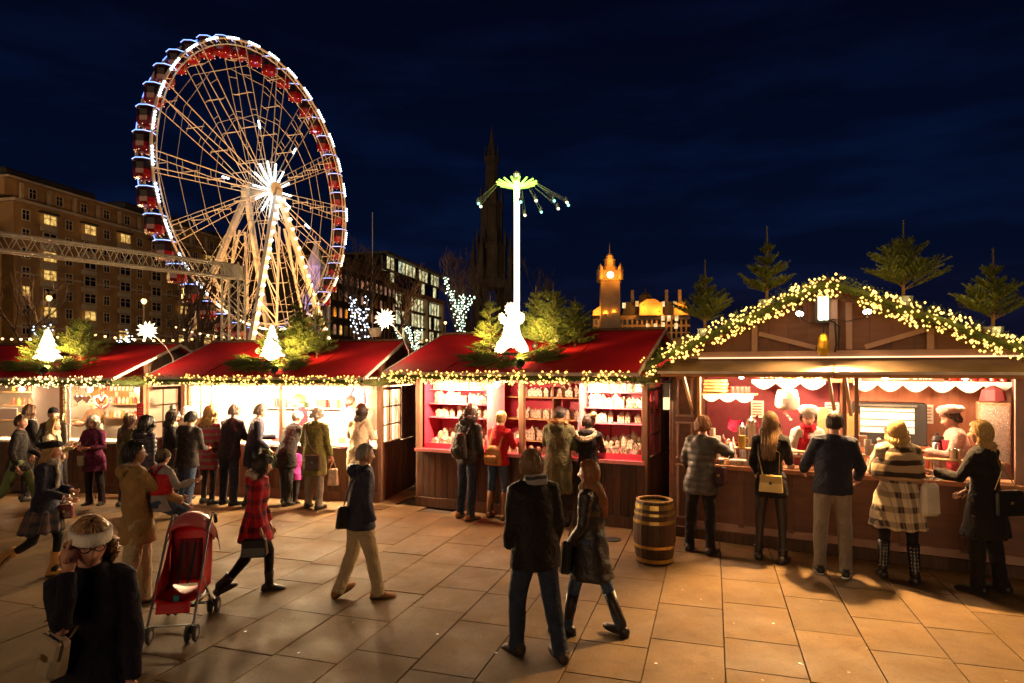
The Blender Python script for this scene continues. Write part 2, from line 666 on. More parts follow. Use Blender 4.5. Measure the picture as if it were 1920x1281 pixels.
for i in range(15):
    B('attic_column', (2.5 + i * 5, 1.4, HH - .7), (.5, .5, 3.2), M_SANDL, HOT)
    w_ = link('window', wf, HOT, (4.8 + i * 5, 1.83, HH - .4))
    link('pane', pane_d, w_)

# older wing that closes the left edge
WING = thing('stone_gable_house', 'dark stone gabled wing at the left edge beside the hotel', 'building', (-86.5, 92, 0), rad(60))
MB().prism([(0, 0), (11, 0), (11, 21), (5.5, 27), (0, 21)], 0, 10).build('wall', M_SAND, WING)
for z in (5.5, 9.5, 13.2, 17):
    for x in (3.4, 7.6):
        w_ = link('window', wf2, WING, (x, -.07, z))
        link('pane', bpan_l if z in (9.5, 5.5, 13.2) else bpan_d, w_)

# ---- classical terrace and glass office block further along the street
TER = thing('classical_terrace', 'dim grey stone terrace with rows of arched windows behind bare trees', 'building', (-47, 150, 0), hr)
B('wall', (24, 7, 14), (52, 14, 28), M_DARKSTONE, TER)
B('cornice', (24, 6.7, 28.2), (52.6, 14.8, .6), M_SAND, TER)
MB().prism([(-1, 28.5), (50, 28.5), (47, 32), (2, 32)], 1.5, 12).build('roof', M_SLATE, TER)
M_LITS = lit('faint_lit_window', (.05, .03, .025), (.22, .12, .09), 1.0, .6)
arch = [(-.65, -1.2), (.65, -1.2), (.65, .6), (.45, 1.05), (0, 1.25), (-.45, 1.05), (-.65, .6)]
am = MB().prism([(x * 1.25, z * 1.15) for x, z in arch], -.16, .02).mesh('window', M_SANDL)
apn = [MB().prism(arch, -.2, .0).mesh('pane', q) for q in (M_LITS, M_PANE, M_LITW)]
for i in range(16):
    for k in range(6):
        w_ = link('window', am, TER, (1.6 + i * 3.1, 0, 25.3 - 4.4 * k))
        link('pane', apn[2] if (i, k) in ((0, 1), (1, 1), (0, 0), (4, 3)) else (apn[0] if k == 0 or rr.random() < .3 else apn[1]), w_)
OFF = thing('glass_office_block', 'lit glass office block with stone frame beyond the bare trees', 'building', (-47 + .218 * 44, 150 + .976 * 44, 0), hr)
B('core', (26, 9, 16), (52, 14, 32), M_DARKSTONE, OFF)
M_PALE = mat('office_stone', (.30, .22, .16), rough=.9, vscale=.5)
for x in (0, 17, 34, 51):
    B('pier', (x + .9, .9, 13.2), (1.8, 2.2, 26.4), M_PALE, OFF)
B('beam', (26, .9, 27.1), (54, 2.0, 1.6), M_PALE, OFF)
for z in (5.4, 10.7, 16.0, 21.3):
    B('floor_slab', (26, 1.4, z), (50, 1.4, .7), M_SLATE, OFF)
B('roof', (26, 7, 37.1), (55, 15, .7), M_SLATE, OFF)
gp = {}
for nm, mm in (('o', M_LITO), ('g', M_LITG), ('d', M_PANE)):
    gp[nm] = MB().box((0, 0, 0), (3.0, .1, 4.3)).mesh('pane', mm)
mull = MB().box((0, -.1, 0), (.25, .25, 4.6)).mesh('mullion', M_SLATE)
for b3 in range(3):
    for j in range(5):
        x = 17 * b3 + 3.4 + j * 3.05
        for k in range(5):
            q = 'o' if rr.random() < .62 else ('g' if rr.random() < .6 else 'd')
            link('pane', gp[q if k < 4 else 'd'], OFF, (x, 1.55, 23.9 - 5.3 * k))
            link('mullion', mull, OFF, (x + 1.52, 1.5, 23.9 - 5.3 * k))
for j in range(17):
    link('pane', gp['o' if rr.random() < .6 else ('d' if rr.random() < .5 else 'g')], OFF, (1.5 + j * 3.05, 1.95, 34.6))
    link('pane', gp['o' if rr.random() < .25 else 'd'], OFF, (1.5 + j * 3.05, 1.97, 30.1))
    link('mullion', mull, OFF, (3.02 + j * 3.05, 1.9, 34.6))
B('terrace_slab', (26, 3, 32.4), (53, 5, .4), M_SLATE, OFF)
FP = MB().tube([(0, 0, 0), (0, 0, 39)], [.16, .10], 6).build('flagpole', mat('flagpole_paint', (.55, .55, .58), rough=.5), None, (-36.4, 167, 4))
tag(FP, 'thin pale flagpole rising above the dim terrace roof', 'flagpole')

# ---- gothic monument
MON = thing('gothic_monument', 'dark gothic monument with tapering spire behind the swing tower', 'monument', (px(922, VH, 157).x, 157, 0), rad(20))
MON.scale = (.74, .74, 1.0)
def octo(mb, z0, z1, r0, r1, n=8):
    mb.lathe([(r0, z0), (r1, z1)], n)
def pinn(name, x, y, z0, w, h, par):
    MB().lathe([(w, z0), (w, z0 + h * .45), (w * 1.25, z0 + h * .47), (w * 1.0, z0 + h * .52), (w * .45, z0 + h * .8), (.03, z0 + h)], 4, (x, y, 0)).build(name, M_DARKSTONE, par)
mb = MB()
for sx in (-1, 1):
    for sy in (-1, 1):
        mb.box((sx * 4.2, sy * 4.2, 11), (2.2, 2.2, 22))
        mb.box((sx * 6.3, sy * 6.3, 7), (1.8, 1.8, 14))
mb.box((0, 0, 22.8), (10.2, 10.2, 2.0))
mb.build('arched_base', M_DARKSTONE, MON)
MB().lathe([(5.0, 23.5), (4.7, 31.0), (5.2, 31.4), (5.2, 32.2)], 8).build('lower_stage', M_DARKSTONE, MON)
MB().lathe([(3.9, 32), (3.5, 41.4), (4.0, 41.9), (4.0, 42.8)], 8).build('middle_stage', M_DARKSTONE, MON)
MB().lathe([(2.5, 42.6), (2.0, 52.2), (2.6, 52.9), (2.6, 53.9)], 8).build('upper_stage', M_DARKSTONE, MON)
MB().lathe([(1.7, 53.5), (1.1, 56.5), (.55, 59), (.08, 62)], 8).build('spire', M_DARKSTONE, MON)
for a in range(8):
    ca, sa = math.cos(a * PI / 4), math.sin(a * PI / 4)
    MB().box((ca * 4.75, sa * 4.75, 27.5), (.7, .7, 8), Matrix.Rotation(a * PI / 4, 3, 'Z')).build('buttress', M_DARKSTONE, MON)
    MB().box((ca * 3.55, sa * 3.55, 36.8), (.5, .5, 9.2), Matrix.Rotation(a * PI / 4, 3, 'Z')).build('buttress', M_DARKSTONE, MON)
    pinn('pinnacle', ca * 2.3, sa * 2.3, 53.6, .28, 3.2, MON)
    pinn('pinnacle', ca * 3.7, sa * 3.7, 42.4, .4, 4.4, MON)
    pinn('pinnacle', ca * 5.0, sa * 5.0, 31.8, .45, 4.6, MON)
for sx in (-1, 1):
    for sy in (-1, 1):
        pinn('corner_pinnacle', sx * 4.9, sy * 4.9, 22, .95, 13.5, MON)
        pinn('corner_pinnacle', sx * 6.5, sy * 6.5, 13.5, .9, 10, MON)
MB().lathe([(4.55, 31.5), (4.62, 31.5), (4.62, 32.9), (4.55, 32.9)], 16).build('gallery_rail', M_DARKSTONE, MON)

# ---- clock tower hotel on the right
CD = 290.0
kx = CD / FPX
def cz(v):
    return CAM_H + (VH - v) * kx
CLK = thing('clock_tower_hotel', 'orange floodlit hotel with domed clock tower on the skyline', 'building', (px(1143, VH, CD).x, CD, 0), rad(-4))
M_BALM = mat('tower_stone', (.26, .21, .16), rough=.95, vscale=.3, var=.25)
MB().lathe([(6.2, 0), (6.2, cz(560)), (5.9, cz(530)), (6.6, cz(528)), (6.6, cz(526))], 4, M=Matrix.Rotation(PI / 4, 4, 'Z')).build('tower_shaft', M_BALM, CLK)
B('clock_stage', (0, 0, cz(518)), (8.2, 8.2, 3.9), M_BALM, CLK)
for sx in (-1, 1):
    for sy in (-1, 1):
        MB().lathe([(1.15, cz(527)), (1.15, cz(511)), (1.4, cz(510.5)), (.95, cz(503)), (.05, cz(497))], 8, (sx * 4.5, sy * 4.5, 0)).build('turret', M_BALM, CLK)
MB().lathe([(4.2, cz(510)), (3.4, cz(502)), (2.5, cz(499)), (2.4, cz(489)), (2.7, cz(488)), (2.0, cz(485)), (1.7, cz(480)), (.9, cz(476)), (.25, cz(474)), (.18, cz(466)), (.04, cz(456))], 12).build('dome', M_BALM, CLK)
fc = MB().lathe([(1.55, -.12), (1.55, .12)], 24, M=Matrix.Translation((0, -4.2, cz(518))) @ Matrix.Rotation(PI / 2, 4, 'X')).build('clock_face', glow('clock_face_light', (1, .82, .48), 2.2), CLK)
hm = MB()
hm.bar((0, -4.36, cz(518)), (.75, -4.36, cz(518) + .35), .14)
hm.bar((0, -4.36, cz(518)), (-.2, -4.36, cz(518) + 1.25), .11)
hm.build('clock_hand', M_SLATE, fc)
hx1 = (1292 - 1143) * kx
hx0 = (1112 - 1143) * kx
B('wall', ((hx0 + hx1) / 2, 8, cz(592) / 2), (hx1 - hx0, 15, cz(592)), M_BALM, CLK)
MB().prism([(hx0 + 13, cz(592)), (hx1, cz(592)), (hx1 - 2, cz(566)), (hx0 + 15, cz(566))], 2, 14).build('roof', M_SLATE, CLK)
for u0, u1, vt in ((1112, 1155, 577), (1198, 1240, 565), (1262, 1286, 572)):
    a, b_ = (u0 - 1143) * kx, (u1 - 1143) * kx
    MB().prism([(a, cz(592)), (b_, cz(592)), (b_, cz(vt + 6)), ((a + b_) / 2 + 2, cz(vt - 3)), ((a + b_) / 2 - 2, cz(vt - 3)), (a, cz(vt + 6))], -1.2, 4).build('gable_bay', M_BALM, CLK)
    B('balcony', ((a + b_) / 2, -1.5, cz(591)), (b_ - a + .6, 1.0, .6), M_BALM, CLK)
for u0 in (1188, 1252, 1277, 1150):
    B('chimney', ((u0 - 1143) * kx, 6, cz(556)), (1.4, 1.4, 7), M_BALM, CLK)
MB().lathe([(3.4, cz(567)), (2.6, cz(553)), (.3, cz(546)), (.05, cz(538))], 4, ((1211 - 1143) * kx, 3, 0)).build('turret_roof', M_SLATE, CLK)
bw = MB().box((0, 0, 0), (1.5, .2, 2.4)).mesh('window', lit('balmoral_window', (.5, .25, .05), (1.0, .8, .4), 1.1, .4))
bwd = MB().box((0, 0, 0), (1.3, .2, 2.2)).mesh('window', M_PANE)
for u, v in ((1159, 572), (1170, 573), (1194, 570), (1242, 571), (1242, 597), (1253, 597), (1267, 597), (1242, 610), (1253, 598), (1214, 612), (1228, 612), (1266, 612), (1135, 600), (1264, 571)):
    link('window', bw, CLK, ((u - 1143) * kx, .35 if v < 592 else .42, cz(v)))
for u in range(1118, 1290, 9):
    for v in (604, 618, 630):
        link('window', bwd, CLK, ((u - 1143) * kx, .45, cz(v)))
FLO = (1.0, .30, .02)
cx0 = CLK.location.x
for u, v, y, p in ((1131, 524, -7.4, 1597), (1155, 524, -7.4, 1597), (1133, 505, -6.6, 677), (1153, 505, -6.6, 677), (1143, 484, -4.0, 726), (1143, 494, -4.2, 580),
                   (1118, 586, -4.5, 3801), (1134, 588, -4.5, 4181), (1150, 586, -4.5, 3294), (1205, 583, -4.5, 4181), (1232, 584, -4.5, 4181), (1274, 582, -4.5, 3801), (1203, 571, -3.75, 1139), (1277, 562, -0.625, 1519)):
    mbq = MB().box((0, 0, 0), (.5, .3, .3)).build('floodlight', M_SLATE, CLK, ((u - 1143) * kx, y, cz(v) - .5))
    lamp('POINT', 'floodlight_lamp', ((u - 1143) * kx, y + .2, cz(v)), p, FLO, .5, CLK)

# dark ridge and tree belt on the far skyline
M_HILL = mat('night_hill', (.010, .011, .013), rough=1, vscale=.02)
hm = MB()
pts = []
for i in range(61):
    x = -420 + i * 16
    h = 10 + 9 * noise.noise(Vector((x * .012, 3, 0))) + 5 * noise.noise(Vector((x * .05, 9, 0)))
    pts.append((x, max(3, h) + (8 if 60 < x < 120 else 0)))
hm.prism([(-420, -1)] + pts + [(540, -1)], 420, 470)
tag(hm.build('hill', M_HILL), kind='structure')

# ================================================================== ferris wheel
WD = 68.0
HUB = px(491, 360, WD)
WR = 14.6
wrz = math.atan2(15.1, 5.0)
FW = thing('ferris_wheel', 'tall white ferris wheel with red gondolas and strings of white lights', 'ferris wheel', (HUB.x, HUB.y, 0), wrz)
hz = HUB.z
M_WSTEEL = mat('wheel_steel', (.62, .58, .52), rough=.5, var=.1, vscale=2)
M_LED = glow('cool_white_led', (.78, .95, 1.0), 5.0)
M_LEDW = glow('warm_white_bulb', (1.0, .80, .42), 4.5)
M_LEDB = glow('blue_led', (.10, .22, 1.0), 3.2)
M_LEDC = glow('pale_blue_led', (.16, .36, 1.0), 2.4)
M_GOND = mat('gondola_red', (.20, .005, .010), rough=.3, coat=.5, var=.1)
M_GGLASS = mat('gondola_glass', (.012, .007, .010), rough=.35, var=0, spec=.2)
for y, nm in ((-.80, 'front_rim'), (.80, 'back_rim')):
    m_ = MB()
    N_ = 84
    for rr_, r_ in ((WR, .13), (WR - .55, .07)):
        m_.tube([(math.sin(2 * PI * i / N_) * rr_, y, hz + math.cos(2 * PI * i / N_) * rr_) for i in range(N_ + 1)], r_, 6, False)
    for i in range(N_):
        a, b_ = 2 * PI * i / N_, 2 * PI * (i + .5) / N_
        m_.tube([(math.sin(a) * WR, y, hz + math.cos(a) * WR), (math.sin(b_) * (WR - .55), y, hz + math.cos(b_) * (WR - .55))], .04, 4, False)
    m_.build(nm, M_WSTEEL, FW)
NS = 14
for k in range(NS):
    a = 2 * PI * (k + .35) / NS
    dx, dz = math.sin(a), math.cos(a)
    tx, tz = dz, -dx
    m_ = MB()
    for y0, y1 in ((-1.1, -.80), (1.1, .80)):
        for sd in (-1, 1):
            m_.tube([(dx * .6 + tx * sd * .12, y0, hz + dz * .6 + tz * sd * .12), (dx * WR + tx * sd * .75, y1, hz + dz * WR + tz * sd * .75)], .046 if y0 < 0 else .036, 5, False)
        for q in range(1, 9):
            r_ = WR * q / 9
            w_ = .12 + .63 * q / 9
            m_.tube([(dx * r_ - tx * w_, y0 + (y1 - y0) * q / 9, hz + dz * r_ - tz * w_), (dx * (r_ + .0) + tx * w_, y0 + (y1 - y0) * q / 9, hz + dz * r_ + tz * w_)], .035, 4, False)
    for q in range(1, 9):
        r_ = WR * q / 9
        if q % 2 == 0:
            m_.tube([(dx * r_, -1.2 + q * .03, hz + dz * r_), (dx * r_, 1.2 - q * .03, hz + dz * r_)], .05, 4, False)
    m_.build('spoke', M_WSTEEL, FW)
    l_ = MB()
    l_.tube([(dx * .9, -1.5, hz + dz * .9), (dx * 3.0, -1.42, hz + dz * 3.0)], .09, 5)
    if k % 3 == 1:
        l_.tube([(dx * 6.2, -1.25, hz + dz * 6.2), (dx * 7.0, -1.25, hz + dz * 7.0)], .09, 5)
    l_.build('spoke_light', M_LED, FW)
for rr_ in (7.6, 12.2):
    for y in (-1.0, 1.0):
        m_ = MB()
        m_.tube([(math.sin(2 * PI * (k + .35) / NS) * rr_, y, hz + math.cos(2 * PI * (k + .35) / NS) * rr_) for k in range(NS + 1)], .03, 4, False)
        m_.build('tie_ring', M_WSTEEL, FW)
MB().lathe([(.55, -2.0), (.9, -1.95), (.9, -1.3), (.5, -1.2), (.5, 1.2), (.9, 1.3), (.9, 1.95), (.5, 2.0)], 16, M=Matrix.Translation((0, 0, hz)) @ Matrix.Rotation(PI / 2, 4, 'X')).build('hub', M_WSTEEL, FW)
for k in range(30):
    a0 = 2 * PI * k / 30
    m_ = MB()
    for q in range(6):
        a = a0 + (q * .020)
        m_.ball((math.sin(a) * (WR + .02), -.98, hz + math.cos(a) * (WR + .02)), .115)
    m_.build('rim_light', M_LED if (k % 30) < 9 or k > 17 else M_LEDW, FW)
# gondolas: one built with its sub-parts, the rest copied
NG = 40
gtub, gglz, gcan, gled, gbulb = MB(), MB(), MB(), MB(), MB()
gtub.lathe([(.5, -1.55), (.86, -1.45), (1.0, -1.1), (1.0, -.62)], 8)
gglz.lathe([(.95, -.63), (.98, .05), (.9, .34)], 8)
for a in range(8):
    gcan.tube([(math.cos(a * PI / 4) * .97, math.sin(a * PI / 4) * .97, -.62), (math.cos(a * PI / 4) * .93, math.sin(a * PI / 4) * .93, .36)], .04, 4)
gcan.lathe([(1.06, .33), (1.06, .42), (.72, .66), (.3, .74)], 8)
for a in range(8):
    p0 = Vector((math.cos(a * PI / 4) * 1.08, math.sin(a * PI / 4) * 1.08, .46))
    p1 = Vector((math.cos((a + 1) * PI / 4) * 1.08, math.sin((a + 1) * PI / 4) * 1.08, .46))
    gled.tube([p0, p1], .045, 4)
    gbulb.ball(Vector((math.cos(a * PI / 4) * .55, math.sin(a * PI / 4) * .55, .25)) * 1.9 * .97, .055)
    gbulb.ball((math.cos(a * PI / 4 + .3) * .9, math.sin(a * PI / 4 + .3) * .9, -1.47), .045)
gms = [('gondola', gtub.mesh('gondola', M_GOND)), ('glazing', gglz.mesh('glazing', M_GGLASS)), ('canopy', gcan.mesh('canopy', mat('gondola_canopy', (.10, .012, .02), rough=.35))),
       ('light_strip', gled.mesh('light_strip', M_LEDC)), ('bulbs', gbulb.mesh('bulb_ring', glow('gondola_bulb', (1, .45, .2), 2.0)))]
for k in range(NG):
    a = 2 * PI * (k + .5) / NG
    g = link('gondola', gms[0][1], FW, (math.sin(a) * WR, 0, hz + math.cos(a) * WR - .35))
    g.scale = (.82, .82, .82)
    for nm, me in gms[1:]:
        link('bulb_ring' if nm == 'bulbs' else nm, me, g)
# blue back rim strip
for k in range(20):
    a0 = 2 * PI * k / 20
    MB().tube([(math.sin(a0 + q * .03) * (WR + .1), .80, hz + math.cos(a0 + q * .03) * (WR + .1)) for q in range(6)], .06, 4).build('blue_rim_strip', M_LEDB, FW)
# legs
for y, ty in ((-2.0, -4.6), (2.0, 4.6)):
    for sx in (-1, 1):
        p0, p1 = Vector((0, y, hz)), Vector((sx * 8.2, ty, 0))
        m_ = MB()
        off = Vector((.42, 0, 0))
        m_.bar(p0, p1, .55, .42, (0, 1, 0))
        m_.build('leg', M_WSTEEL, FW)
        q0 = Vector((sx * .4, ty * .55, hz - 4))
        q1 = Vector((sx * 3.6, ty * .98, 0))
        m2_ = MB()
        m2_.bar(q0, q1, .22)
        for t in range(1, 7):
            m2_.tube([p0.lerp(p1, t / 7), q0.lerp(q1, t / 7)], .08, 4)
            m2_.tube([p0.lerp(p1, t / 7), q0.lerp(q1, (t + .9) / 7.9)], .06, 4)
        m2_.build('leg_brace', M_WSTEEL, FW)
        if y < 0:
            bm_ = MB()
            for t in range(1, 22):
                bm_.ball(p0.lerp(p1, t / 22) + Vector((0, -.36, 0)), .17 if t > 3 else .22)
            tag(bm_.build('leg_light', M_LED if sx < 0 else M_LEDW, FW), kind='stuff')
        m_ = MB()
        m_.box((sx * 8.2, ty, .15), (1.6, 1.6, .3), None, .05)
        m_.build('foot_plate', M_WSTEEL, FW)
for q in ((-6, -13, 3), (7, -12, 3), (0, -20, 4), (-3, 13, 3)):
    B('floodlight', (q[0], q[1], q[2] - .4), (.6, .5, .5), M_SLATE, FW)
    wt = Matrix.Rotation(wrz, 4, 'Z')
    lamp('SPOT', 'floodlight_lamp', q, 12000 if q[1] > -18 else 16500, (1, .43, .12), .4, FW).rotation_euler = (Vector((0, 0, hz + 2)) - Vector(q)).to_track_quat('-Z', 'Y').to_euler()
for o in FW.children:
    if o.type == 'LIGHT':
        o.data.spot_size = rad(105)
        o.data.spot_blend = .8

# ================================================================== swing tower
SD = 110.0
SW = thing('swing_tower_ride', 'white lit swing tower ride with green lit arms and flying chairs', 'ride', (px(969, VH, SD).x, SD, 0))
def sz(v):
    return CAM_H + (VH - v) * SD / FPX
m_ = MB()
for sx in (-1, 1):
    for sy in (-1, 1):
        m_.box((sx * .32, sy * .32, sz(330) / 2), (.09, .09, sz(330)))
for k in range(58):
    z = k * .6
    for sx in (-1, 1):
        m_.bar((sx * .32, -.32, z), (sx * -.32, -.32, z + .6), .04)
        m_.bar((-.32 * sx, -.32, z), (-.32 * sx, .32, z + .6), .04)
m_.build('mast', M_WSTEEL, SW)
m_ = MB()
for k in range(74):
    for sx in (-1, 1):
        m_.box((sx * .36, -.38, 9 + k * .345), (.26, .06, .28))
    m_.box((-.0, -.36, 9.17 + k * .345), (.26, .06, .2))
m_.build('mast_light', glow('mast_led', (1.0, .84, .60), 3.4), SW)
MB().lathe([(.55, sz(338)), (.6, sz(326)), (.3, sz(322))], 12).build('top_cap', M_WSTEEL, SW)
B('top_light', (0, -.3, sz(330)), (.5, .5, .5), glow('mast_top_led', (1, .8, .6), 3), SW)
M_GREEN = glow('green_led', (.40, 1.0, .07), 3.2)
zt = sz(352)
for k in range(16):
    a = 2 * PI * (k + .3) / 16
    c_, s_ = math.cos(a), math.sin(a)
    ar = MB().bar((c_ * .4, s_ * .4, zt - .2), (c_ * 3.7, s_ * 3.7, zt + .80), .12).build('arm', M_WSTEEL, SW)
    lm = MB()
    for q in range(9):
        t = .1 + .1 * q
        lm.ball((c_ * (.4 + 3.3 * t), s_ * (.4 + 3.3 * t), zt - .05 + 1.0 * t), .20)
    lm.build('green_light', M_GREEN, ar)
    if k % 16 in (0, 1, 2, 3, 7, 8, 12, 13, 14, 15):
        out = 1.0
        cx_, cy_, czz = c_ * (3.7 + (5.2 * c_ if c_ > 0 else -3.0 * c_)), s_ * 5.0, zt - 3.4 + 1.0 * abs(c_)
        ch = MB()
        for sx in (-.25, .25):
            ch.tube([(c_ * 3.6, s_ * 3.6, zt + .5), (cx_ + sx, cy_, czz)], .02, 3, False)
        ch.build('chain', M_WSTEEL, SW)
        st = MB()
        st.box((cx_, cy_, czz - .35), (.55, .5, .1))
        st.box((cx_, cy_ + .24, czz - .05), (.55, .08, .6))
        st.tube([(cx_, cy_ - .1, czz - .25), (cx_, cy_, czz + .25)], [.2, .16], 6)
        st.ball((cx_, cy_, czz + .42), .14)
        sob = st.build('chair', mat('chair_plastic', (.25, .25, .30), rough=.5), SW)
        MB().ball((cx_ + .1, cy_ - .3, czz - .55), .27).build('chair_light', glow('chair_led_warm', (1, .9, .5), 2.6) if k % 2 else glow('chair_led_teal', (.25, .8, .6), 2.2), sob)
lamp('POINT', 'arm_glow', (0, -1.5, zt - 1.2), 900, (.4, 1, .15), 1.0, SW)

# ================================================================== lighting truss
M_ALU = mat('truss_aluminium', (.70, .66, .58), rough=.4, metal=.0, var=.1)
TRS = thing('lighting_truss', 'aluminium lattice gantry crossing above the left stall roofs', 'truss')
A_, B_ = px(-40, 452, 14.2), px(438, 510, 19.0)
A_.z = B_.z = 5.25
dv = (B_ - A_).normalized()
nv = Vector((-dv.y, dv.x, 0))
sec = [nv * .18 + Vector((0, 0, .19)), nv * -.18 + Vector((0, 0, .19)), nv * .18 - Vector((0, 0, .19)), nv * -.18 - Vector((0, 0, .19))]
for s_ in sec:
    MB().tube([A_ + s_, B_ + s_], .032, 6).build('chord', M_ALU, TRS)
nb = 17
m_ = MB()
for i in range(nb):
    p, q = A_.lerp(B_, i / nb), A_.lerp(B_, (i + 1) / nb)
    mid = (p + q) / 2
    for a, b_ in ((0, 2), (1, 3), (0, 1), (2, 3)):
        m_.tube([p + sec[a], mid + sec[b_], q + sec[a]], .013, 5)
m_.build('lattice', M_ALU, TRS)
TB = Vector((B_.x, B_.y, 0))
m_ = MB()
for sx in (-.24, .24):
    for sy in (-.24, .24):
        MB().tube([TB + Vector((sx, sy, 0)), TB + Vector((sx, sy, 5.5))], .032, 6).build('upright', M_ALU, TRS)
for i in range(11):
    z = .5 * i
    f = 1 if i % 2 else -1
    for sy in (-.24, .24):
        m_.tube([TB + Vector((-.24 * f, sy, z)), TB + Vector((.24 * f, sy, z + .5))], .016, 5)
        m_.tube([TB + Vector((sy, -.24 * f, z)), TB + Vector((sy, .24 * f, z + .5))], .016, 5)
m_.build('tower_lattice', M_ALU, TRS)
B('corner_block', TB + Vector((0, 0, 5.25)), (.42, .42, .42), M_ALU, TRS, .03)

# ================================================================== bare trees, lamps, festoons behind the stalls
M_BARK = mat('bare_bark', (.075, .048, .038), rough=.95, vscale=3)
def bare_tree(name, label, base, h, seed, lights=None, cat='tree', group=None, depth=5, spread=.62, twig=.012):
    r = random.Random(seed)
    root = thing(name, label, cat, base, 0, group)
    tr, cr, lb = MB(), MB(), MB()
    def grow(p, d, ln, rad_, lev):
        n = 3
        pts, rs_ = [p], [rad_]
        q = p
        dd = d
        for i in range(n):
            dd = (dd + Vector((r.uniform(-.22, .22), r.uniform(-.22, .22), r.uniform(-.05, .16)))).normalized()
            q = q + dd * ln / n
            pts.append(q)
            rs_.append(rad_ * (1 - .35 * (i + 1) / n))
        (tr if lev == 0 else cr).tube(pts, rs_, 6 if lev < 2 else (4 if lev < 4 else 3), False)
        if lights and lev <= lights[1]:
            ll = int(ln / lights[2])
            for i in range(ll):
                t = i / ll * n
                k = min(int(t), n - 1)
                c = pts[k].lerp(pts[k + 1], t - k)
                a = i * 2.4
                lb.ball(c + Vector((math.cos(a), math.sin(a), 0)) * (rad_ + .02), lights[3])
        if lev < depth:
            for _ in range(3 if lev < 3 else 2 + (lev > 3)):
                nd = (dd + Vector((r.uniform(-1, 1), r.uniform(-1, 1), r.uniform(-.1, .8))) * spread).normalized()
                grow(pts[r.choice((2, 3, 3))] if lev else pts[3], nd, ln * r.uniform(.58, .85), max(twig, rad_ * .55), lev + 1)
    grow(Vector((0, 0, 0)), Vector((0, 0, 1)), h * .3, h * .022, 0)
    tr.build('trunk', M_BARK, root)
    cr.build('crown', M_BARK, root)
    if lights:
        tag(lb.build('fairy_light', lights[0], root), kind='stuff')
    return root
M_FAIRY = glow('fairy_cool', (.75, .88, 1.0), 3.2)
M_FAIRYG = glow('fairy_pale_green', (.72, 1.0, .72), 3.0)
g = px(700, VH, 46)
bare_tree('bare_tree', 'bare tree wrapped in white fairy lights behind the right star', (g.x, 46, 0), 12.0, 4, (M_FAIRY, 2, .22, .07), depth=5)
g = px(886, VH, 60)
bare_tree('bare_tree', 'tall bare tree wrapped in white fairy lights left of the swing tower', (g.x, 60, 0), 14.0, 12, (M_FAIRYG, 3, .26, .075), depth=5, spread=.42)
g = px(785, VH, 50)
bare_tree('bare_tree', 'small bare tree in pale green fairy lights below the glass office block', (g.x, 50, 0), 7.4, 21, (M_FAIRYG, 3, .2, .06), depth=4)
g = px(128, VH, 40)
bare_tree('bare_tree', 'slim tree strung with cool lights behind the leftmost roof trees', (g.x, 40, 0), 6.8, 31, (M_FAIRY, 3, .2, .05), depth=4, spread=.4)
g = px(222, VH, 44)
bare_tree('bare_tree', 'small tree strung with cool lights left of the left star', (g.x, 44, 0), 5.6, 37, (M_FAIRY, 4, .2, .05), depth=4)
g = px(650, VH, 40)
bare_tree('bare_tree', 'low shrub dotted with pale green lights beside the right star', (g.x, 40, 0), 4.4, 41, (M_FAIRYG, 4, .16, .05), depth=4)
for u, d, h, sd, lb_ in ((680, 120, 26, 61, 'wide bare tree standing before the dim terrace'), (735, 128, 25, 62, 'bare tree at the corner of the glass office block'),
                         (868, 100, 21, 63, 'brown bare tree left of the gothic monument base'), (925, 108, 21, 64, 'brown bare tree in front of the gothic monument base'),
                         (385, 30, 8.6, 66, 'dark bare tree left of the truss tower'), (600, 48, 10.5, 65, 'dark bare tree under the right side of the ferris wheel'), (470, 38, 8.6, 67, 'dark bare tree right of the truss tower'),
                         (30, 60, 13, 68, 'bare tree in front of the gabled wing'), (330, 52, 11, 69, 'bare tree below the lowest left gondolas'), (1080, 150, 13, 70, 'distant bare tree left of the floodlit hotel')):
    g = px(u, VH, d)
    bare_tree('bare_tree', lb_, (g.x, d, 0), h, sd, None, depth=6 if d > 60 else 5, twig=.03 if d > 60 else .014)

M_SODIUM = glow('street_lamp_glow', (1.0, .50, .14), 3.5)
M_POLE = mat('lamp_post_paint', (.012, .012, .012), rough=.6)
for u, v, d, lb_, pw in ((270, 566, 72, 'street lamp glowing in front of the hotel', 5200), (664, 588, 66, 'amber street lamp glowing at the foot of the dim terrace', 3000), (92, 560, 70, 'added street lamp left of the hotel entrance', 4600), (835, 606, 130, 'distant street lamp below the glass office block', 4200)):  # the lamp left of the hotel entrance is added to light the facade
    p = px(u, v, d)
    sl = thing('street_lamp', lb_, 'street lamp', (p.x, p.y, 0), 0, 'street lamps')
    MB().tube([(0, 0, 0), (0, 0, p.z - .2)], [.1, .06], 8).build('post', M_POLE, sl)
    MB().lathe([(.12, -.25), (.3, .05), (.2, .3)], 10, (0, 0, p.z)).build('lantern', M_SODIUM, sl)
    lamp('POINT', 'lamp_light', (0, -6.5, p.z + 1.0), pw * 1.3, (1, .56, .2), .3, sl)  # light set well in front of its lantern, added to brighten the walls

